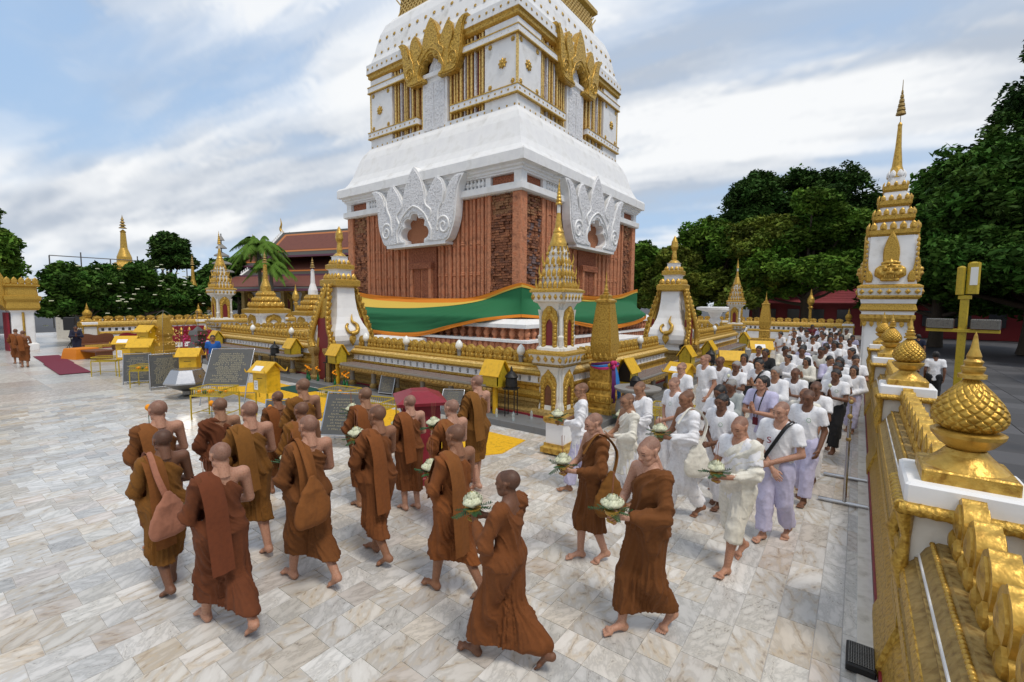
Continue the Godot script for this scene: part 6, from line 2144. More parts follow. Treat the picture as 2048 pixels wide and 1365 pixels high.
func foot_mesh(side: int) -> ArrayMesh:
	var s := SDF.new(Vector3(-.07, -.08, -.08), Vector3(.07, .09, .21), .0055)
	s.cap(Vector3(0, .08, -.005), Vector3(0, -.02, -.005), .034, .036, .02)
	s.cap(Vector3(0, -.04, -.035), Vector3(0, -.045, -.03), .034, .034, .02)
	s.cap(Vector3(0, -.02, .01), Vector3(side * -.005, -.05, .12), .036, .024, .03, Vector3(1.05, .85, 1))
	s.cap(Vector3(-.028, -.055, .12), Vector3(.028, -.055, .125), .022, .022, .02)
	for i in 5:
		var x := side * (-.032 + .016 * i)
		var l: float = [.05, .048, .042, .034, .026][i]
		s.cap(Vector3(x, -.06, .125), Vector3(x * 1.08, -.066, .13 + l), .0125 if i == 0 else .009, .011 if i == 0 else .0078, .004)
	s.clip(Vector3(0, -1, 0), Vector3(0, -.074, 0))
	return s.net()

func joints(d: Dictionary) -> Dictionary:
	# d.st stride 0..1, d.lead 1 left foot first / -1 right; d.arm how the arms are held
	var st: float = d.get("st", .6)
	var ld: int = d.get("lead", 1)
	var j := {}
	var sway := .01 * ld
	for s in [1, -1]:
		var x: float = .088 * s
		j["hip%d" % s] = Vector3(x + sway, .92, 0)
		if s == ld:
			j["knee%d" % s] = Vector3(x * .95, .50, .13 * st + .04)
			j["ank%d" % s] = Vector3(x * .85, .078, .30 * st)
		else:
			j["knee%d" % s] = Vector3(x * .95, .49, -.04 * st + .03)
			j["ank%d" % s] = Vector3(x * .85, .078 + .105 * st, -.36 * st)
		j["sh%d" % s] = Vector3(s * .178, 1.405, -.012)
		var e: Vector3; var w: Vector3
		match d.get("arm", "hold"):
			"hold": e = Vector3(s * .245, 1.13, .05); w = Vector3(s * .075, 1.085 + .02 * s, .30)
			"high": e = Vector3(s * .25, 1.15, .07); w = Vector3(s * .065, 1.22, .30)
			"pray": e = Vector3(s * .235, 1.12, .09); w = Vector3(s * .022, 1.16, .25)
			"cross": e = Vector3(s * .25, 1.12, .0); w = Vector3(s * -.02, .96 + .03 * s, .2)
			"hang": e = Vector3(s * .225, 1.12, -.05); w = Vector3(s * .22, .88, .03 + .08 * ld * s)
		j["el%d" % s] = e; j["wr%d" % s] = w
	return j
func skin_mesh(d: Dictionary, cell := .014) -> ArrayMesh:
	var j := joints(d)
	var s := SDF.new(Vector3(-.34, -.02, -.5), Vector3(.34, 1.56, .46), cell)
	s.cap(Vector3(0, .93, 0), Vector3(0, 1.28, .005), .095, .108, .05, Vector3(1.18, 1, .8))
	s.cap(j.sh1 * Vector3(.85, 1, 1), j["sh-1"] * Vector3(.85, 1, 1), .055, .055, .05)
	s.cap(Vector3(0, 1.36, -.01), Vector3(0, 1.45, -.012), .08, .06, .05, Vector3(1.1, 1, .8))
	s.cap(Vector3(0, 1.43, -.015), Vector3(0, 1.54, .0), .058, .054, .03)
	for k in ["1", "-1"]:
		var n: Vector3 = j["sh" + k]
		s.cap(n, j["el" + k], .05, .041, .03)
		s.cap(j["el" + k], j["wr" + k], .042, .028, .012)
		s.cap(j["hip" + k], j["knee" + k], .082, .056, .03)
		s.cap(j["knee" + k], j["knee" + k].lerp(j["ank" + k], .35), .054, .052, .02)
		s.cap(j["knee" + k].lerp(j["ank" + k], .35), j["ank" + k], .052, .036, .02)
	var st := SurfaceTool.new()
	st.append_from(s.net(), 0, Transform3D())
	for k in [1, -1]:
		var w: Vector3 = j["wr%d" % k]; var e: Vector3 = j["el%d" % k]
		var along := (w - e).normalized()
		var palm: Vector3
		var curl := .55
		match d.get("arm", "hold"):
			"pray": along = Vector3(-k * .06, .93, .36).normalized(); palm = Vector3(-k, 0, 0); curl = .05
			"cross": palm = Vector3(0, -.3, -1); curl = .4
			"hang": palm = Vector3(-k, 0, 0); curl = .5
			_: along = (along + Vector3(-k * .3, .1, .3)).normalized(); palm = Vector3(-k * .75, .5, -.1); curl = .75
		palm = (palm - along * palm.dot(along)).normalized()
		var b := Basis((-along).cross(palm), -along, palm)
		var key := "hand_%.2f_%d" % [curl, k]
		st.append_from(once(key, func(): return hand_mesh(curl, k)), 0, Transform3D(b, w + along * .012))
		var a: Vector3 = j["ank%d" % k]
		var lead: bool = k == d.get("lead", 1)
		var pitch: float = (-.12 if lead else .75) * d.get("st", .6)
		st.append_from(once("foot_%d" % k, func(): return foot_mesh(k)), 0, Transform3D(Basis(Vector3.UP, k * .1) * Basis(Vector3.RIGHT, pitch), a + Vector3(0, .0, 0)))
	var turn: float = d.get("look", 0.0)
	var hb := Basis(Vector3.UP, turn) * Basis(Vector3.RIGHT, d.get("nod", .12))
	var hk := "head_%d_%s" % [d.get("head", 0), d.get("shaved", true)]
	var hm: Mesh = once(hk, func(): return head_mesh(d.get("head", 0), d.get("shaved", true)))
	st.append_from(hm, 0, Transform3D(hb, Vector3(0, 1.6, .012)))
	return st.commit()
func head_at(d: Dictionary) -> Transform3D:
	return Transform3D(Basis(Vector3.UP, d.get("look", 0.0)) * Basis(Vector3.RIGHT, d.get("nod", .12)), Vector3(0, 1.6, .012))
func ridge(n: float) -> float:
	return 1.0 - pow(minf(absf(n) * 2.6, 1.0), .65)
func creases(p: Vector3, n: Vector3, sd: float, amp: float) -> Vector3:
	# cloth folds: down the skirt, slanting across the chest and back
	var a: float
	if p.y < .92:
		var u := Vector2(p.x, p.z).normalized()
		var sw := folds.get_noise_3d(p.x * 1.5 + sd, p.y * 1.2, sd) * .5
		a = ridge(folds.get_noise_3d(u.x * 3.4 + sw + sd, p.y * .5, u.y * 3.4)) * .6 + .95 * ridge(folds.get_noise_3d(u.x * 1.6 + sw * .6 + sd, p.y * .4 + 7.0, u.y * 1.6)) + .12 * ridge(folds.get_noise_3d(u.x * 7.0 + sd, p.y * .8, u.y * 7.0)) - .3
		a *= clampf((1.02 - p.y) * 2.2, .35, 1.0)
		if p.y < .5: n.y *= .2
	else:
		var c := p.x * .8 - p.y * .62 + p.z * .25; var l := p.x * .6 + p.y * .8
		var sw := folds.get_noise_3d(l * 1.6 + sd, c * 1.2, p.z * 1.5) * .8
		a = ridge(folds.get_noise_3d(c * 13.0 + sw * 2.0 + sd, l * 1.0, p.z * 2.0 + sd)) * .4 + ridge(folds.get_noise_3d(c * 5.0 + sw + sd, l * .8, p.z + sd)) * .85 - .1
	a += folds.get_noise_3d(p.x * 7 + sd, p.y * 3, p.z * 7) * .25
	return p + n * (a * amp - amp * .45)
func robe_mesh(d: Dictionary, cell := .014) -> ArrayMesh:
	var j := joints(d)
	var hem: float = d.get("hem", .3)
	var s := SDF.new(Vector3(-.42, .02, -.5), Vector3(.44, 1.58, .5), cell)
	var both: bool = d.get("both", false)
	# skirt
	s.cap(Vector3(-.05, .95, 0), Vector3(.05, .95, 0), .135, .135, .05, Vector3(1, 1, .88))
	var kn := [j.knee1, j["knee-1"]]; var an := [j.ank1, j["ank-1"]]
	for i in 2:
		s.cap([j.hip1, j["hip-1"]][i], kn[i], .122, .1, .06)
		s.cap(kn[i], an[i].lerp(kn[i], .2), .1, .088, .05)
	for t in [.0, .35, .7, 1.0]:
		s.cap(kn[0].lerp(an[0].lerp(kn[0], .15), t), kn[1].lerp(an[1].lerp(kn[1], .15), t), .075, .075, .06)
	# body
	s.cap(Vector3(0, .95, 0), Vector3(0, 1.27, .005), .13, .136, .05, Vector3(1.13, 1, .85))
	s.cap(Vector3(-.1, 1.32, 0), Vector3(.12, 1.35, 0), .088, .088, .05, Vector3(1, 1, .95))
	s.cap(Vector3(.05, 1.41, -.01), j.sh1, .064, .068, .04)
	# covered arm with its hanging fold
	s.cap(j.sh1, j.el1, .068, .07, .03)
	if d.get("sleeve", true):
		s.cap(j.el1, j.el1.lerp(j.wr1, .78), .066, .046, .03)
		s.cap(j.el1 + Vector3(-.02, -.03, .02), Vector3(.19, .84, .06), .058, .035, .05, Vector3(.6, 1, 1))
		s.cap(j.el1.lerp(j.wr1, .45) + Vector3(0, -.03, 0), Vector3(.15, .82, .12), .045, .03, .05, Vector3(.6, 1, 1))
	if both:
		s.cap(Vector3(-.05, 1.41, -.01), j["sh-1"], .064, .068, .04)
		s.cap(j["sh-1"], j["el-1"], .066, .066, .03)
		s.cap(j["el-1"], j["el-1"].lerp(j["wr-1"], .5), .062, .048, .03)
	s.clip(Vector3(.12, -1, .0).normalized(), Vector3(0, hem, 0))
	if both: s.clip(Vector3(0, 1, -.1).normalized(), Vector3(0, 1.485, 0))
	else: s.clip(Vector3(-.737, .676, .0).normalized(), Vector3(.05, 1.485, 0))
	var sd: float = d.get("seed", 1.0) * 3.7
	return s.net(func(p: Vector3, n: Vector3) -> Vector3:
		var edge := 1.0 if both else clampf((Vector3(.05, 1.485, 0) - p).dot(Vector3(-.737, .676, 0)) / .06, .15, 1.0)
		return creases(p, n, sd, .031 * edge))
func shirt_mesh(d: Dictionary, cell := .014) -> ArrayMesh:
	var j := joints(d)
	var s := SDF.new(Vector3(-.4, .7, -.28), Vector3(.4, 1.56, .4), cell)
	var fat: float = d.get("fat", 1.0)
	s.cap(Vector3(0, .84, .0), Vector3(0, 1.26, .0), .126 * fat, .133 * fat, .04, Vector3(1.18, 1, .86))
	s.cap(Vector3(-.1, 1.35, -.01), Vector3(.1, 1.35, -.01), .092, .092, .05, Vector3(1, 1, .95))
	for k in ["1", "-1"]:
		s.cap(j["sh" + k] * Vector3(.35, 1.012, 1), j["sh" + k] * Vector3(.95, 1, 1), .066, .066, .04)
		s.cap(j["sh" + k], j["sh" + k].lerp(j["el" + k], .62 if not d.get("long", false) else 1.0), .068, .07, .03)
		if d.get("long", false): s.cap(j["el" + k], j["el" + k].lerp(j["wr" + k], .8), .068, .055, .03)
	s.clip(Vector3.DOWN, Vector3(0, .8, 0))
	s.clip(Vector3.UP, Vector3(0, 1.5, 0))
	s.cap(Vector3(0, 1.435, .03), Vector3(0, 1.62, .02), .07, .075, .008, Vector3.ONE, true)
	for k in ["1", "-1"]:
		if not d.get("long", false):
			var e: Vector3 = j["el" + k]; var q: Vector3 = j["sh" + k]
			s.cap(q.lerp(e, .95), j["el" + k] + (e - q) * .2, .105, .105, .004, Vector3.ONE, true)
	var sd: float = d.get("seed", 1.0) * 5.1
	return s.net(func(p: Vector3, n: Vector3) -> Vector3:
		var a := ridge(folds.get_noise_3d(p.x * 5 + sd, p.y * 3.2 + absf(p.x) * 4.0, p.z * 5))
		return p + n * (a * .016 * clampf(1.5 - p.y, .15, .7) / .5))
func trouser_mesh(d: Dictionary, cell := .014) -> ArrayMesh:
	var j := joints(d)
	var s := SDF.new(Vector3(-.34, .02, -.5), Vector3(.34, 1.12, .46), cell)
	s.cap(Vector3(-.045, .94, 0), Vector3(.045, .94, 0), .112, .112, .04, Vector3(1, 1, .92))
	var cut: float = d.get("cuff", .1)
	for k in ["1", "-1"]:
		s.cap(j["hip" + k], j["knee" + k], .112, .088, .03)
		s.cap(j["knee" + k], j["ank" + k], .088, .086, .02)
	for k in ["1", "-1"]:
		var a: Vector3 = j["ank" + k]
		var up: Vector3 = (j["knee" + k] - a).normalized()
		s.cap(a + up * cut - up * .02 - up * .13, a + up * cut - up * .3, .13, .13, .004, Vector3.ONE, true)
	s.clip(Vector3.UP, Vector3(0, 1.06, 0))
	var sd: float = d.get("seed", 1.0) * 2.3
	return s.net(func(p: Vector3, n: Vector3) -> Vector3:
		var a := ridge(folds.get_noise_3d(p.x * 6 + sd, p.y * 2.2, p.z * 6))
		return p + n * a * .015)
func ribbon(path: Array, wide: float, thick: float, side := Vector3.RIGHT) -> ArrayMesh:
	var g := G.new()
	var rows := []
	var p := smooth_line(path, 5)
	for k in p.size():
		var d: Vector3 = (p[mini(k + 1, p.size() - 1)] - p[maxi(k - 1, 0)]).normalized()
		var s := (side - d * side.dot(d)).normalized()
		var up := s.cross(d)
		var r := []
		for i in 7:
			var t := i / 6.0 * 2 - 1
			r.append(p[k] + s * t * wide * .5 - up * (t * t * .012 + .006 * sin(t * 5.0 + k * .3)))
		rows.append(r)
	g.grid(rows, -thick)
	return g.mesh()
func bag_mesh(w: float, h: float) -> ArrayMesh:
	var s := SDF.new(Vector3(-w * 1.6, -h * 1.25, -.2), Vector3(w * 1.6, h * .5, .2), .014)
	s.cap(Vector3(-w * .35, -h * .55, 0), Vector3(w * .35, -h * .58, .01), h * .26, h * .25, .05, Vector3(1.0, 1, .45))
	s.cap(Vector3(-w * .2, -h * .2, 0), Vector3(w * .2, -h * .2, 0), h * .2, h * .2, .08, Vector3(1, 1, .35))
	s.cap(Vector3(0, h * .1, 0), Vector3(0, h * .35, 0), .05, .03, .06, Vector3(1.4, 1, .5))
	return s.net(func(p: Vector3, n: Vector3) -> Vector3: return p + n * (1.0 - absf(folds.get_noise_3d(p.x * 5, p.y * 3, p.z * 4)) * 2.6) * .009)
func lotus_mesh() -> ArrayMesh:
	var g := G.new()
	var pm := G.new()
	for ring in 3:
		var n: int = [8, 7, 5][ring]
		for i in n:
			var b := Basis(Vector3.UP, TAU * i / n + ring * .4) * Basis(Vector3.RIGHT, [.62, .36, .12][ring])
			var rows := []
			for k in 5:
				var t := k / 4.0
				var r := []
				var w: float = .028 * sin(PI * (.2 + .72 * t))
				for q in [-1.0, 0.0, 1.0]:
					var cup: float = .03 * sin(t * 2.4) * [1.0, .85, .6][ring]
					r.append(b * Vector3(q * w, t * [.05, .058, .06][ring], cup - absf(q) * .009 * t))
				rows.append(r)
			g.grid(rows)
	g.ball(Vector3(0, .03, 0), Vector3(.022, .03, .022), 8, 6)
	return g.mesh()
func frond_mesh() -> ArrayMesh:
	var g := G.new()
	for i in 7:
		for s in [-1, 1]:
			var z := .03 + i * .017
			var l := .038 * (1 - i / 9.0)
			g.quad(Vector3(0, .002 * i, z), Vector3(s * l, .004 * i, z + .018), Vector3(s * l * 1.08, .003 * i, z + .026), Vector3(0, .002 * i, z + .011))
	g.tube([Vector3.ZERO, Vector3(0, .008, .07), Vector3(0, .004, .15)], [.003, .0025, .001], 4)
	return g.mesh()
var bunch: Node3D
func offering(at: Transform3D, label: String, tall := true, sticks := 3) -> void:
	# a gilt footed bowl with lotus flowers, fern and incense; held in the hands
	var o := thing("flower_offering", label, "flowers", at.origin, at.basis.get_euler().y, "lotus offerings carried in the procession")
	part(o, "bowl", once("offer_bowl", func():
		var g := G.new()
		g.loft([[.045, -.075], [.05, -.068], [.026, -.055], [.022, -.04], [.03, -.03], [.055, -.012], [.066, .012], [.07, .028], [.06, .03]], circle(18), Vector3.ZERO, true)
		return g.mesh()), M.gold)
	var r := RandomNumberGenerator.new()
	r.seed = hash(label)
	for i in 12:
		var b := Basis(Vector3.UP, TAU * i / 12 + r.randf() * .4) * Basis(Vector3.RIGHT, r.randf_range(-.35, .5))
		part(o, "fern_leaf", once("frond", frond_mesh), M.leaf_bunch, Transform3D(b.scaled(Vector3.ONE * r.randf_range(.8, 1.35)), Vector3(0, .025, 0)))
	for i in 5:
		var a := TAU * i / 4.0 + r.randf() * .5
		var p := Vector3(cos(a) * .058, .045 + r.randf() * .016, sin(a) * .058) if i < 4 else Vector3(0, .085, 0)
		part(o, "lotus_flower", once("lotus", lotus_mesh), M.petal_white, Transform3D(Basis(Vector3(sin(a), 0, -cos(a)), -.5 if i < 4 else 0.0).scaled(Vector3.ONE * r.randf_range(1.15, 1.4)), p))
	for i in sticks:
		part(o, "incense_stick", once("stick", func():
			var g := G.new()
			g.tube([Vector3.ZERO, Vector3(0, .3, 0)], .0022, 5)
			return g.mesh()), M.incense, Transform3D(Basis(Vector3(r.randf() - .5, 0, r.randf() - .5).normalized(), .08), Vector3(.012 * (i - 1), .06, .01)))
	part(o, "candle", once("candle", func():
		var g := G.new()
		g.tube([Vector3(0, .1, 0), Vector3(.005, .17, 0)], [.006, .004], 6)
		return g.mesh()), M.cloth_yellow, tf(.01, 0, 0))
func person(d: Dictionary) -> Node3D:
	var sc: float = d.get("h", 1.72) / 1.715
	var o := thing("person", d.label, "person", Vector3(d.x, 0, d.z), d.turn, d.get("group", ""))
	o.scale = Vector3.ONE * sc
	var cell: float = d.get("cell", .013)
	part(o, "body", skin_mesh(d, cell), M["skin_%d" % d.get("skin", 0)])
	match d.wear:
		"monk":
			part(o, "robe", robe_mesh(d, cell), M["robe_%d" % d.get("robe", 0)])
			if d.get("sash", true):
				var sx: float = d.get("sashx", .125)
				var lo: float = d.get("sashlow", .78)
				part(o, "folded_sash", ribbon([Vector3(sx + .01, 1.0, .17), Vector3(sx + .005, 1.22, .162), Vector3(sx, 1.39, .11), Vector3(sx + .005, 1.485, .0), Vector3(sx, 1.4, -.115), Vector3(sx - .02, 1.2, -.16), Vector3(sx - .03, 1.0, -.165), Vector3(sx - .05, lo, -.185)], .175, .016), M["robe_%d" % d.get("sash_robe", d.get("robe", 0) + 4)])
		"white_drape":
			part(o, "robe", robe_mesh(d, cell), M[d.get("top", "cloth_white")])
			if d.get("inner", true): part(o, "shirt", shirt_mesh(d, cell), M.cloth_white)
			part(o, "trousers", trouser_mesh(d, cell), M[d.get("legs", "cloth_white")])
		_:
			part(o, "shirt", shirt_mesh(d, cell), M[d.get("top", "cloth_white")])
			part(o, "trousers", trouser_mesh(d, cell), M[d.get("legs", "cloth_white")])
			if d.get("crest", false):
				part(o, "shirt_crest", once("crest", func():
					var g := G.new()
					for i in 14:
						var a := TAU * i / 14; var b := TAU * (i + 1) / 14
						g.quad(Vector3(cos(a), sin(a), 0) * .032, Vector3(cos(b), sin(b), 0) * .032, Vector3(cos(b), sin(b), 0) * .026, Vector3(cos(a), sin(a), 0) * .026)
					return g.mesh()), M.crest_green, Transform3D(Basis(Vector3.RIGHT, -.12), Vector3(.075, 1.29, .142)))
	if d.get("hair", -1) >= 0:
		var hk: int = d.hair
		part(o, "hair", once("hair_%d" % hk, func(): return hair_mesh(hk)), M[d.get("haircol", "hair_black")], head_at(d))
	if d.get("glasses", false):
		part(o, "glasses", once("specs", func():
			var g := G.new()
			for s in [-1, 1]:
				var r := []
				for i in 13: r.append(Vector3(s * .032 + cos(TAU * i / 12) * .02, .004 + sin(TAU * i / 12) * .015, .103))
				g.tube(r, .002, 4, false)
				g.tube([Vector3(s * .052, .008, .1), Vector3(s * .078, .01, .0)], .002, 4)
			g.tube([Vector3(-.012, .008, .104), Vector3(.012, .008, .104)], .002, 4)
			return g.mesh()), M.iron, head_at(d))
	if d.has("bag"):
		var bg: Array = d.bag   # [material, x, y, z, width, height, turn]
		part(o, "shoulder_bag", bag_mesh(bg[4], bg[5]), M[bg[0]], tf(bg[1], bg[2], bg[3], bg[6]))
		part(o, "bag_strap", ribbon([Vector3(bg[1], bg[2] + .05, bg[3]), Vector3(.14, 1.3, signf(bg[3] + .001) * .2), Vector3(.13, 1.505, .01), Vector3(.13, 1.3, -signf(bg[3] + .001) * .19)], .055, .008), M[bg[0]])
	if d.has("strap"):
		part(o, "cross_strap", ribbon([Vector3(.14, 1.485, -.02), Vector3(.1, 1.42, .105), Vector3(.0, 1.22, .148), Vector3(-.12, 1.0, .14), Vector3(-.172, .92, .05), Vector3(-.12, 1.05, -.15), Vector3(.05, 1.3, -.148), Vector3(.14, 1.485, -.02)], .045, .008), M.iron)
	if d.get("pouch", false):
		var g := G.new()
		g.cbox(Vector3(0, 1.0, .165), Vector3(.085, .12, .02), .006)
		part(o, "neck_pouch", g.mesh(), M.cloth_maroon)
		part(o, "lanyard", ribbon([Vector3(-.02, 1.06, .165), Vector3(-.05, 1.25, .155), Vector3(-.07, 1.42, .09), Vector3(-.06, 1.5, 0)], .012, .004), M.iron)
		part(o, "lanyard", ribbon([Vector3(.02, 1.06, .165), Vector3(.05, 1.25, .155), Vector3(.07, 1.42, .09), Vector3(.06, 1.5, 0)], .012, .004), M.iron)
	if d.get("mark", false):
		var tm := TextMesh.new()
		tm.text = "S"; tm.font_size = 60; tm.pixel_size = .0017; tm.depth = .003
		part(o, "shirt_mark", tm, M.red_paint, Transform3D(Basis(Vector3.RIGHT, -.1), Vector3(-.06, 1.26, .15)))
	if d.has("offer"):
		var up := .09 if d.get("arm", "hold") == "hold" else .06
		offering(o.transform * Transform3D(Basis(), (Vector3(0, 1.13, .375) if d.get("arm", "hold") == "hold" else Vector3(0, 1.27, .37))), d.offer)
	if d.has("bud"):
		var b := thing("held_flower", d.bud, "flower", (o.transform * Vector3(0, d.get("budy", 1.3), .27)), 0, "single flowers held by the worshippers")
		part(b, "stem", once("stem", func():
			var g := G.new()
			g.tube([Vector3(0, -.2, 0), Vector3(0, .08, 0)], .004, 5)
			return g.mesh()), M.leaf_bunch)
		part(b, "blossom", once("blossom", func():
			var g := G.new()
			g.loft([[.008, .06], [.03, .085], [.034, .11], [.02, .135], [.001, .145]], circle(10), Vector3.ZERO, true, Basis(), true)
			return g.mesh()), M[d.get("budcol", "petal_white")])
	return o
func people() -> void:
	folds.seed = 4; folds.frequency = 1.0; folds.fractal_octaves = 2; folds.noise_type = FastNoiseLite.TYPE_SIMPLEX_SMOOTH
	var sk := [[.47, .245, .16], [.29, .135, .072], [.17, .075, .04], [.36, .185, .105], [.5, .275, .19]]
	for i in sk.size():
		var m := mat("skin_%d" % i, lin(sk[i][0], sk[i][1], sk[i][2]), .58)
		m.albedo_texture = ntex(noise(.05, FastNoiseLite.TYPE_SIMPLEX, 4, 0, FastNoiseLite.FRACTAL_FBM, 66), [[0.0, Color(.8, .74, .7)], [.45, Color(.97, .96, .95)], [1.0, Color(1, 1, 1)]], 256) if i == 0 else M.skin_0.albedo_texture
		tri_map(m, 3.0, false)
		m.vertex_color_use_as_albedo = true
		m.subsurf_scatter_enabled = true; m.subsurf_scatter_strength = .06
	var wv := ntex(noise(.02, FastNoiseLite.TYPE_SIMPLEX_SMOOTH, 7, 0, FastNoiseLite.FRACTAL_FBM, 61), [[0.0, grey(.9)], [.4, grey(.96)], [.65, grey(1)], [1.0, grey(.97)]], 512)
	var wn := ntex(noise(.18, FastNoiseLite.TYPE_SIMPLEX, 3, 0, FastNoiseLite.FRACTAL_FBM, 62), [], 256, 2.0)
	for c in [["robe_0", 0.172, 0.052, 0.0092], ["robe_1", 0.133, 0.035, 0.0084], ["robe_2", 0.189, 0.074, 0.0076], ["robe_3", 0.159, 0.052, 0.0084], ["robe_4", 0.215, 0.064, 0.0109], ["robe_5", 0.150, 0.036, 0.0092], ["robe_6", 0.215, 0.084, 0.0101], ["robe_7", 0.219, 0.074, 0.0126],
		["cloth_white", .84, .84, .87], ["cloth_cream", .78, .75, .66], ["cloth_lilac", .56, .54, .74], ["cloth_black", .012, .012, .014], ["cloth_grey", .4, .43, .42], ["cloth_navy", .01, .015, .04], ["bag_salmon", .36, .15, .09], ["cloth_yellow_top", .7, .5, .2], ["cloth_maroon", .12, .01, .02], ["denim", .12, .13, .16]]:
		var m := mat(c[0], lin(c[1], c[2], c[3]), .92)
		m.albedo_texture = wv; tri_map(m, 2.0, false)
		m.normal_enabled = true; m.normal_texture = wn; m.normal_scale = .35
		if not c[0].begins_with("robe"):
			m.rim_enabled = true; m.rim = .12
	mat("hair_black", lin(.012, .01, .01), .5)
	mat("hair_grey", lin(.25, .24, .23), .6)
	mat("crest_green", lin(.1, .3, .1), .8)
	cast()
func cast() -> void:
	var pm := "monks walking in the procession"
	var W := -PI / 2   # heading along the court, -x
	# [x, z, height, turn, skin, robe, head, stride, lead, arm, extras, label]
	var monks := [
		[-2.16, -2.86, 1.63, W + .1, 2, 0, 0, .95, 1, "high", {"both": true, "sash": false, "hem": .16, "nod": .0, "look": .1, "offer": "white lotus bouquet with incense held up by the monk wrapped to the neck"}, "monk wrapped to the neck in a rust robe, stepping with one heel raised"],
		[-1.4, -3.91, 1.79, -.5, 4, 3, 1, .62, -1, "hold", {"sash": false, "hem": .2, "nod": .3, "offer": "lotus flowers in a gilt cup held by the monk facing the marble path"}, "pale shaven monk in a plain brown robe looking down at his gilt flower cup"],
		[-2.32, -4.67, 1.72, -.62, 4, 3, 1, .35, -1, "hold", {"sash": false, "hem": .36, "nod": .3, "look": -.15, "bag": ["robe_2", .3, .98, -.05, .2, .42, 1.5], "offer": "lotus and fern bouquet held by the monk with the olive shoulder bag"}, "pale shaven monk with an olive cloth bag hanging behind his arm"],
		[-3.11, -3.25, 1.76, W - .05, 1, 4, 0, .75, 1, "hold", {"hem": .36, "sash_robe": 7, "sashlow": .5, "offer": "lotus bouquet held by the young monk in the orange brown robe"}, "young brown skinned monk in an orange brown robe with a long paler shoulder cloth"],
		[-4.04, -4.15, 1.74, W - .1, 4, 4, 1, .6, -1, "high", {"nod": .05, "sash_robe": 7, "offer": "leafy lotus bouquet held chest high by the big nosed monk"}, "pale monk with a strong profile carrying leafy flowers beside the yellow carpet"],
		[-4.75, -5.45, 1.82, W - .15, 4, 2, 3, .3, -1, "hold", {"glasses": true, "hem": .42}, "tall thin monk with glasses in an ochre robe beside the black notice board"],
		[-4.96, -4.26, 1.66, W - .2, 4, 0, 3, .15, 1, "hold", {"sash_robe": 4, "offer": "small lotus bouquet held in front of the red donation box"}, "short shaven monk standing in front of the red donation box"],
		[-4.26, -3.19, 1.8, W + .05, 1, 0, 0, .55, -1, "high", {"sash_robe": 4, "sashlow": .6, "offer": "large lotus bouquet held by the broad shouldered monk"}, "broad shouldered monk in a rust robe with long orange shoulder cloth and folded arm"],
		[-4.43, -2.47, 1.8, W, 0, 3, 1, .8, 1, "hold", {"sash_robe": 7, "bag": ["robe_7", .12, 1.04, -.25, .21, .4, .1], "hem": .3, "offer": "lotus bouquet peeping past the monk with the brown sling bag"}, "pale monk seen from behind with a brown sling bag and both bare heels raised"],
		[-4.4, -1.64, 1.72, W, 0, 1, 1, .9, 1, "hold", {"hem": .24, "sash_robe": 5, "sashlow": .62, "offer": "lotus bouquet with a yellow candle held by the monk in dark red brown"}, "monk in a dark red brown robe taking a long stride, broad cloth down his back"],
		[-5.48, -1.53, 1.67, W + .08, 2, 2, 0, .5, -1, "hold", {"hem": .34, "sash_robe": 7, "sashlow": .55, "bag": ["bag_salmon", .08, 1.0, -.27, .22, .38, .2]}, "dark skinned monk with a salmon pink cloth bag on his back"],
		[-6.37, -1.75, 1.81, W + .05, 0, 3, 2, .4, 1, "hold", {"sash_robe": 7, "bud": "orange marigold held up by the heavy bald monk", "budcol": "marigold", "budy": 1.5}, "heavy bald monk with one pink bare shoulder, an orange flower by his head"],
		[-6.55, -2.46, 1.7, W, 3, 1, 0, .4, -1, "hold", {"sash": false, "bud": "orange marigold held up by the monk in dark maroon brown", "budcol": "marigold", "budy": 1.5}, "monk in a plain dark maroon brown robe with an orange flower by his head"],
		[-5.48, -2.36, 1.82, W, 0, 2, 3, .4, 1, "hold", {"sash_robe": 6, "hem": .4}, "tall pale monk in a mustard ochre robe"],
		[-5.59, -3.03, 1.68, W, 1, 6, 2, .4, -1, "hold", {"sash_robe": 7}, "stout brown monk in a light brown robe behind the sling bag monk"],
		[-6.95, -3.4, 1.6, W, 1, 3, 0, .5, 1, "hold", {"sash_robe": 4, "bud": "orange marigold held by the small monk", "budcol": "marigold", "budy": 1.3}, "small monk holding an orange marigold beside the low slate notice"],
		[-6.45, -3.53, 1.83, W, 3, 2, 2, .3, -1, "hold", {"sash": false}, "broad backed monk in an ochre robe nearest the green mat"],
		[-5.52, -3.93, 1.75, W - .1, 3, 0, 0, .3, 1, "high", {"sash_robe": 4, "offer": "bushy lotus bouquet held in front of the slanted slate notice board"}, "monk holding bushy flowers in front of the slanted slate notice board"]]
	var i := 0
	for q in monks:
		var d := {"x": q[0], "z": q[1], "h": q[2], "turn": q[3], "skin": q[4], "robe": q[5], "head": q[6], "st": q[7], "lead": q[8], "arm": q[9], "label": q[11], "wear": "monk", "seed": i + 1, "group": pm}
		d.merge(q[10], true)
		person(d)
		i += 1
	for q in [[-30.65, -3.27, "distant monk in brown walking ahead beside the arched gate"], [-28.84, -3.29, "distant monk with one bare shoulder following along the crimson carpet"]]:
		person({"x": q[0], "z": q[1], "h": 1.6, "turn": W, "skin": 1, "robe": 0, "wear": "monk", "arm": "hold", "st": .3, "seed": i, "label": q[2], "group": pm, "cell": .022})
		i += 1
	# people in white
	var pw := "worshippers in white following the monks"
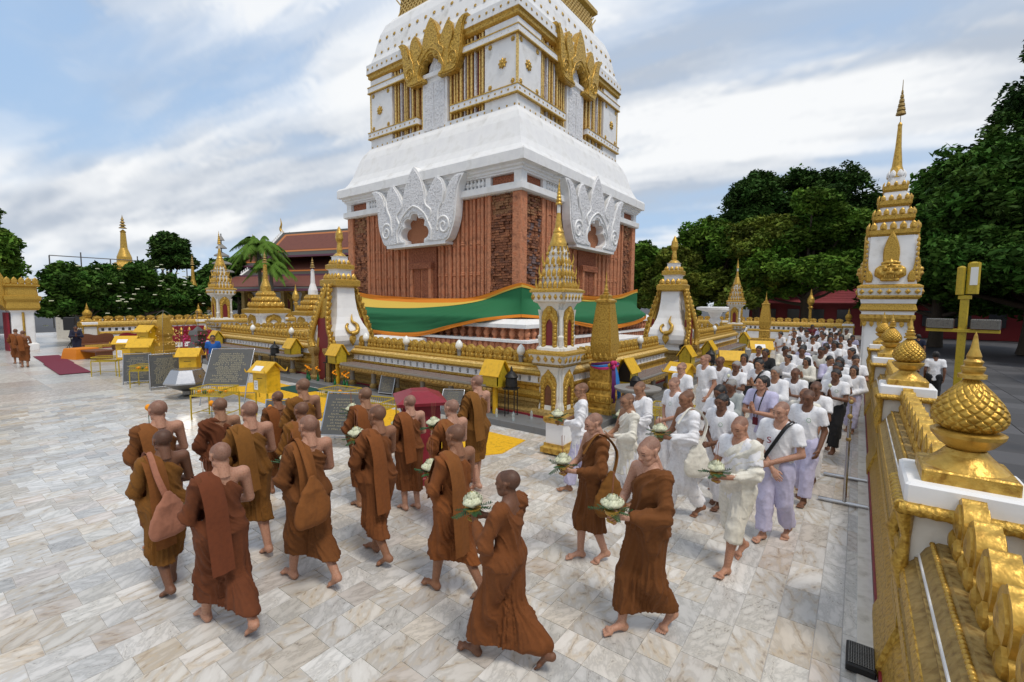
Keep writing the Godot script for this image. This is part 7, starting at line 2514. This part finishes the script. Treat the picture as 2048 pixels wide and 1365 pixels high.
	var lay := [
		[-3.4, -6.38, 1.72, -1.0, 3, 3, .6, 1, "hold", {"wear": "white_drape", "glasses": true, "offer": "lotus bouquet on a gilt stand held by the man with glasses", "nod": .05, "hem": .55, "legs": "cloth_lilac", "inner": false}, "bald man with glasses in a white drape carrying lotus flowers past the pedestal"],
		[-2.6, -6.3, 1.66, -.7, 3, 0, .3, -1, "hold", {"wear": "white_drape", "hem": .5, "nod": .25, "inner": false, "top": "cloth_cream", "glasses": true}, "shaven man in a cream drape half hidden behind the olive bag monk"],
		[-2.77, -7.18, 1.7, -.45, 3, 2, .3, 1, "hold", {"wear": "white_drape", "hem": .35, "nod": .3, "offer": "lotus bouquet with one incense stick held by the round faced man in white"}, "round faced shaven man in a white drape and shirt holding lotus"],
		[-1.83, -6.49, 1.77, -.75, 1, 0, .6, -1, "hold", {"wear": "white_drape", "hem": .3, "nod": .22, "inner": false, "bag": ["cloth_cream", .26, .95, -.02, .18, .4, 1.5], "offer": "lotus and feathery fern bouquet held by the bare shouldered young man in white"}, "bare shouldered brown young man in a white drape with a cream bag"],
		[-.98, -5.54, 1.72, -.42, 0, 3, .75, 1, "hold", {"wear": "white_drape", "top": "cloth_cream", "hem": .62, "legs": "cloth_cream", "cuff": .34, "nod": .35, "offer": "lotus bouquet held by the shaven person in cream"}, "shaven person in cream drape and cropped cream trousers looking down"],
		[-1.51, -7.11, 1.66, -.35, 2, 2, .3, 1, "cross", {"hair": 1, "crest": true, "legs": "cloth_white", "nod": .15, "shaved": false}, "dark haired man in a crested white T-shirt standing with folded hands"],
		[-.7, -6.53, 1.76, -.3, 4, 1, .5, -1, "cross", {"strap": true, "mark": true, "legs": "cloth_lilac", "nod": .2, "look": -.2}, "shaven man with a black cross strap, white T-shirt and lilac trousers"],
		[-.53, -8.07, 1.7, -.3, 2, 2, .5, 1, "hang", {"crest": true, "legs": "cloth_lilac", "nod": .25}, "dark bald man in a crested white T-shirt looking down"],
		[-1.22, -8.61, 1.78, -.35, 0, 1, .2, -1, "pray", {"hair": 0, "top": "cloth_lilac", "legs": "cloth_white", "shaved": false, "nod": -.05, "look": -.25, "pouch": true}, "young man in a pale lilac shirt with pressed palms and short black hair"],
		[-2.86, -9.69, 1.76, -.5, 4, 3, .3, 1, "cross", {"glasses": true, "crest": true}, "bald pink man with glasses behind the round stone basin"],
		[-2.43, -7.86, 1.72, -.6, 4, 2, .3, -1, "cross", {"crest": true, "nod": .35}, "balding pink man with lowered head behind the bare shouldered youth"],
		[-2.7, -10.9, 1.84, -.6, 0, 1, .3, 1, "hang", {"look": -.4, "nod": 0.0}, "tall bald man in a white shirt standing by the yellow donation box"],
		[-2.5, -11.4, 1.76, -.4, 2, 0, .3, 1, "hang", {}, "dark shaven man close behind the tall bald man in white"],
		[-1.72, -7.9, 1.66, -.4, 2, 0, .3, 1, "pray", {"hair": 0, "shaved": false, "nod": .3}, "black haired man with lowered face behind the crested T-shirt man"],
		[-1.72, -8.75, 1.64, -.4, 2, 2, .3, 1, "pray", {"top": "cloth_grey", "long": true, "nod": .3, "hair": 0, "shaved": false, "haircol": "hair_grey"}, "elderly man in a grey jacket with pressed palms"],
		[-2.12, -11.2, 1.7, -.4, 2, 2, .3, 1, "pray", {"glasses": true, "crest": true, "hair": 0, "haircol": "hair_grey", "shaved": false, "bud": "white flower bud held by the man in dark glasses"}, "grey haired man in dark glasses holding a white flower bud"],
		[-1.74, -11.72, 1.72, -.4, 3, 0, .3, 1, "pray", {"hair": 1, "shaved": false, "strap": true}, "black haired man with a dark shoulder strap and pressed palms"],
		[-1.25, -10.4, 1.74, -.4, 3, 1, .3, 1, "pray", {"hair": 0, "haircol": "hair_grey", "shaved": false, "wear": "lay", "top": "cloth_white", "long": true}, "lean grey haired man in long white sleeves with pressed palms"],
		[-.98, -11.1, 1.66, -.3, 2, 2, .3, 1, "pray", {}, "dark balding man half hidden behind the lean grey haired man"],
		[-.5, -9.1, 1.7, -.3, 2, 0, .3, 1, "pray", {"crest": true, "nod": .1}, "young shaven dark man in a crested T-shirt with pressed palms"],
		[-.62, -8.75, 1.62, -.3, 1, 0, .3, 1, "hang", {"wear": "lay", "top": "cloth_cream"}, "young shaven man peeping over the dark bald man"],
		[-.3, -11.26, 1.68, -.3, 2, 0, .4, 1, "pray", {"hair": 1, "shaved": false, "legs": "cloth_black", "crest": true, "bud": "white blossom held by the man in black trousers"}, "man in white shirt and black trousers holding a white blossom"],
		[-.3, -12.0, 1.74, -.3, 2, 2, .3, 1, "cross", {"hair": 1, "shaved": false, "legs": "cloth_black"}, "black haired man just behind the man in black trousers"],
		[-.02, -13.3, 1.56, -.25, 3, 3, .3, 1, "cross", {"hair": 2, "shaved": false, "long": true, "legs": "cloth_lilac"}, "woman with shoulder length black hair in a long white blouse by the wall"]]
	for q in lay:
		var d := {"x": q[0], "z": q[1], "h": q[2], "turn": q[3], "skin": q[4], "head": q[5], "st": q[6], "lead": q[7], "arm": q[8], "label": q[10], "wear": "lay", "seed": i + 1, "group": pw, "cell": .0155 if q[1] > -9.0 else .019}
		d.merge(q[9], true)
		person(d)
		i += 1
	# the crowd behind: a few figures, copied with their own clothes and skin
	var protos := []
	for k in 8:
		var d := {"x": -40.0, "z": 30.0 + k, "h": 1.66, "turn": 0.0, "skin": [3, 2, 1, 3][k % 4], "head": k % 4, "st": .2 + .1 * (k % 3), "lead": 1 if k % 2 else -1, "arm": "pray" if k != 5 else "cross", "label": "", "wear": "lay", "seed": i + 1, "cell": .022, "hair": [1, 2, 3, 2, 0, 1, 3, 0][k], "shaved": false, "nod": .1 + .08 * (k % 4), "look": -.2 + .15 * (k % 4), "long": k % 3 == 1, "legs": ["cloth_black", "cloth_black", "cloth_white", "cloth_black", "denim", "cloth_white", "cloth_black", "cloth_navy"][k]}
		protos.append(person(d))
		i += 1
	var spots := [[-3.28, -34.27], [-2.57, -30.72], [-2.55, -33.48], [-2.28, -34.51], [-1.81, -33.51], [-1.61, -33.01], [-2.14, -28.25], [-1.44, -27.92], [-1.09, -32.86], [-0.77, -30.16], [-0.46, -29.92], [-0.17, -26.86], [-2.36, -25.19], [-2.09, -24.2], [-1.92, -26.05], [-1.46, -25.2], [-1.2, -24.66], [-1.03, -27.18], [-0.79, -25.84], [-0.54, -24.18], [-0.23, -22.51], [-2.82, -24.31], [-1.81, -21.35], [-1.39, -21.62], [-0.93, -21.0], [-0.85, -22.2], [-2.13, -22.4], [-0.6, -19.06], [-0.47, -19.88], [-0.78, -17.84], [-2.4, -15.9], [-1.75, -16.4], [-1.34, -17.0], [-2.4, -13.6], [-2.0, -14.3], [-1.5, -14.8], [-1.25, -15.6], [-1.05, -14.6], [-0.8, -15.9], [-0.55, -14.9], [-0.11, -16.47], [-0.32, -14.0], [.0, -14.35]]
	var odd := {2: ["cloth_yellow_top", "worshipper in a yellow top at the far end of the crowd"], 3: ["cloth_maroon", "worshipper in a maroon top at the far end of the crowd"], 34: ["cloth_black", "short haired man in a black top near the yellow donation box"], 21: ["cloth_white", "worshipper in white nearest the second yellow donation box"], 37: ["cloth_cream", "long haired woman in a cream blouse and black trousers"], 35: ["cloth_white", "short haired man in a white shirt and jeans ahead of the crowd"]}
	var tops := ["cloth_white", "cloth_white", "cloth_cream", "cloth_white", "cloth_white", "cloth_lilac", "cloth_white"]
	for k in spots.size():
		var s: Vector2 = Vector2(spots[k][0], spots[k][1])
		var p: Node3D = protos[k % 8]
		if k == 37: p = protos[1]
		if k == 35 or k == 34: p = protos[4]
		var lb: String = odd[k][1] if odd.has(k) else "worshipper with %s, %s top and %s trousers in the crowd" % [["neat short black hair", "shoulder length black hair", "tied back black hair", "shoulder length black hair", "cropped black hair", "neat short black hair", "tied back black hair", "cropped black hair"][k % 8], {"cloth_white": "white", "cloth_cream": "cream", "cloth_lilac": "lilac"}[tops[(k * 3) % 7]], ["black", "black", "white", "black", "denim", "white", "black", "navy"][k % 8]]
		var c: Node3D
		if k < 8:
			c = p
			c.position = Vector3(s.x, 0, s.y); c.rotation.y = -.2 + .5 * sin(k * 2.3)
			c.set_meta("label", lb)
		else: c = copy(p, "person", Vector3(s.x, 0, s.y), -.2 + .5 * sin(k * 2.3), lb)
		c.set_meta("group", "crowd of worshippers in white")
		c.scale = Vector3.ONE * (.9 + .13 * absf(sin(k * 1.7)))
		var top: String = odd[k][0] if odd.has(k) else tops[(k * 3) % 7]
		(c.get_node("shirt") as MeshInstance3D).material_override = M[top]
		(c.get_node("body") as MeshInstance3D).material_override = M["skin_%d" % [3, 2, 1, 2, 3, 1, 2][k % 7]]
	# visitors elsewhere
	person({"x": -19.3, "z": -7.1, "h": 1.66, "turn": 1.2, "skin": 1, "head": 2, "hair": 1, "shaved": false, "st": .7, "lead": 1, "arm": "hang", "wear": "lay", "top": "blue_shirt", "legs": "denim", "label": "man in a bright blue T-shirt and jeans beside the steel cabinet", "cell": .02})
	person({"x": -19.0, "z": -6.5, "h": 1.5, "turn": -.6, "skin": 2, "head": 2, "hair": 0, "shaved": false, "st": .2, "arm": "hang", "wear": "lay", "top": "cloth_grey", "legs": "cloth_black", "label": "person in a grey shirt bending behind the steel cabinet", "cell": .02})
	person({"x": -32.4, "z": -5.6, "h": 1.6, "turn": 1.4, "skin": 2, "head": 2, "hair": 0, "shaved": false, "st": .1, "arm": "pray", "wear": "lay", "top": "navy", "legs": "navy", "long": true, "label": "man in navy clothes praying by the far benches", "cell": .022})
	person({"x": 1.9, "z": -18.5, "h": 1.62, "turn": PI, "skin": 2, "head": 0, "hair": 1, "shaved": false, "st": .4, "arm": "hang", "wear": "lay", "legs": "cloth_black", "label": "person in white T-shirt walking beyond the boundary wall", "cell": .02})
	person({"x": 2.2, "z": -27.5, "h": 1.7, "turn": PI, "skin": 1, "head": 0, "hair": 1, "shaved": false, "st": .4, "arm": "hang", "wear": "lay", "top": "cloth_navy", "legs": "denim", "label": "person in a dark shirt and jeans walking under the street trees", "cell": .022})
	person({"x": -6.4, "z": -35.5, "h": 1.66, "turn": .4, "skin": 2, "head": 0, "hair": 1, "shaved": false, "st": .1, "arm": "hang", "wear": "lay", "legs": "cloth_navy", "label": "visitor with a dark shoulder strap beside the far gold chedi", "cell": .022, "strap": true})
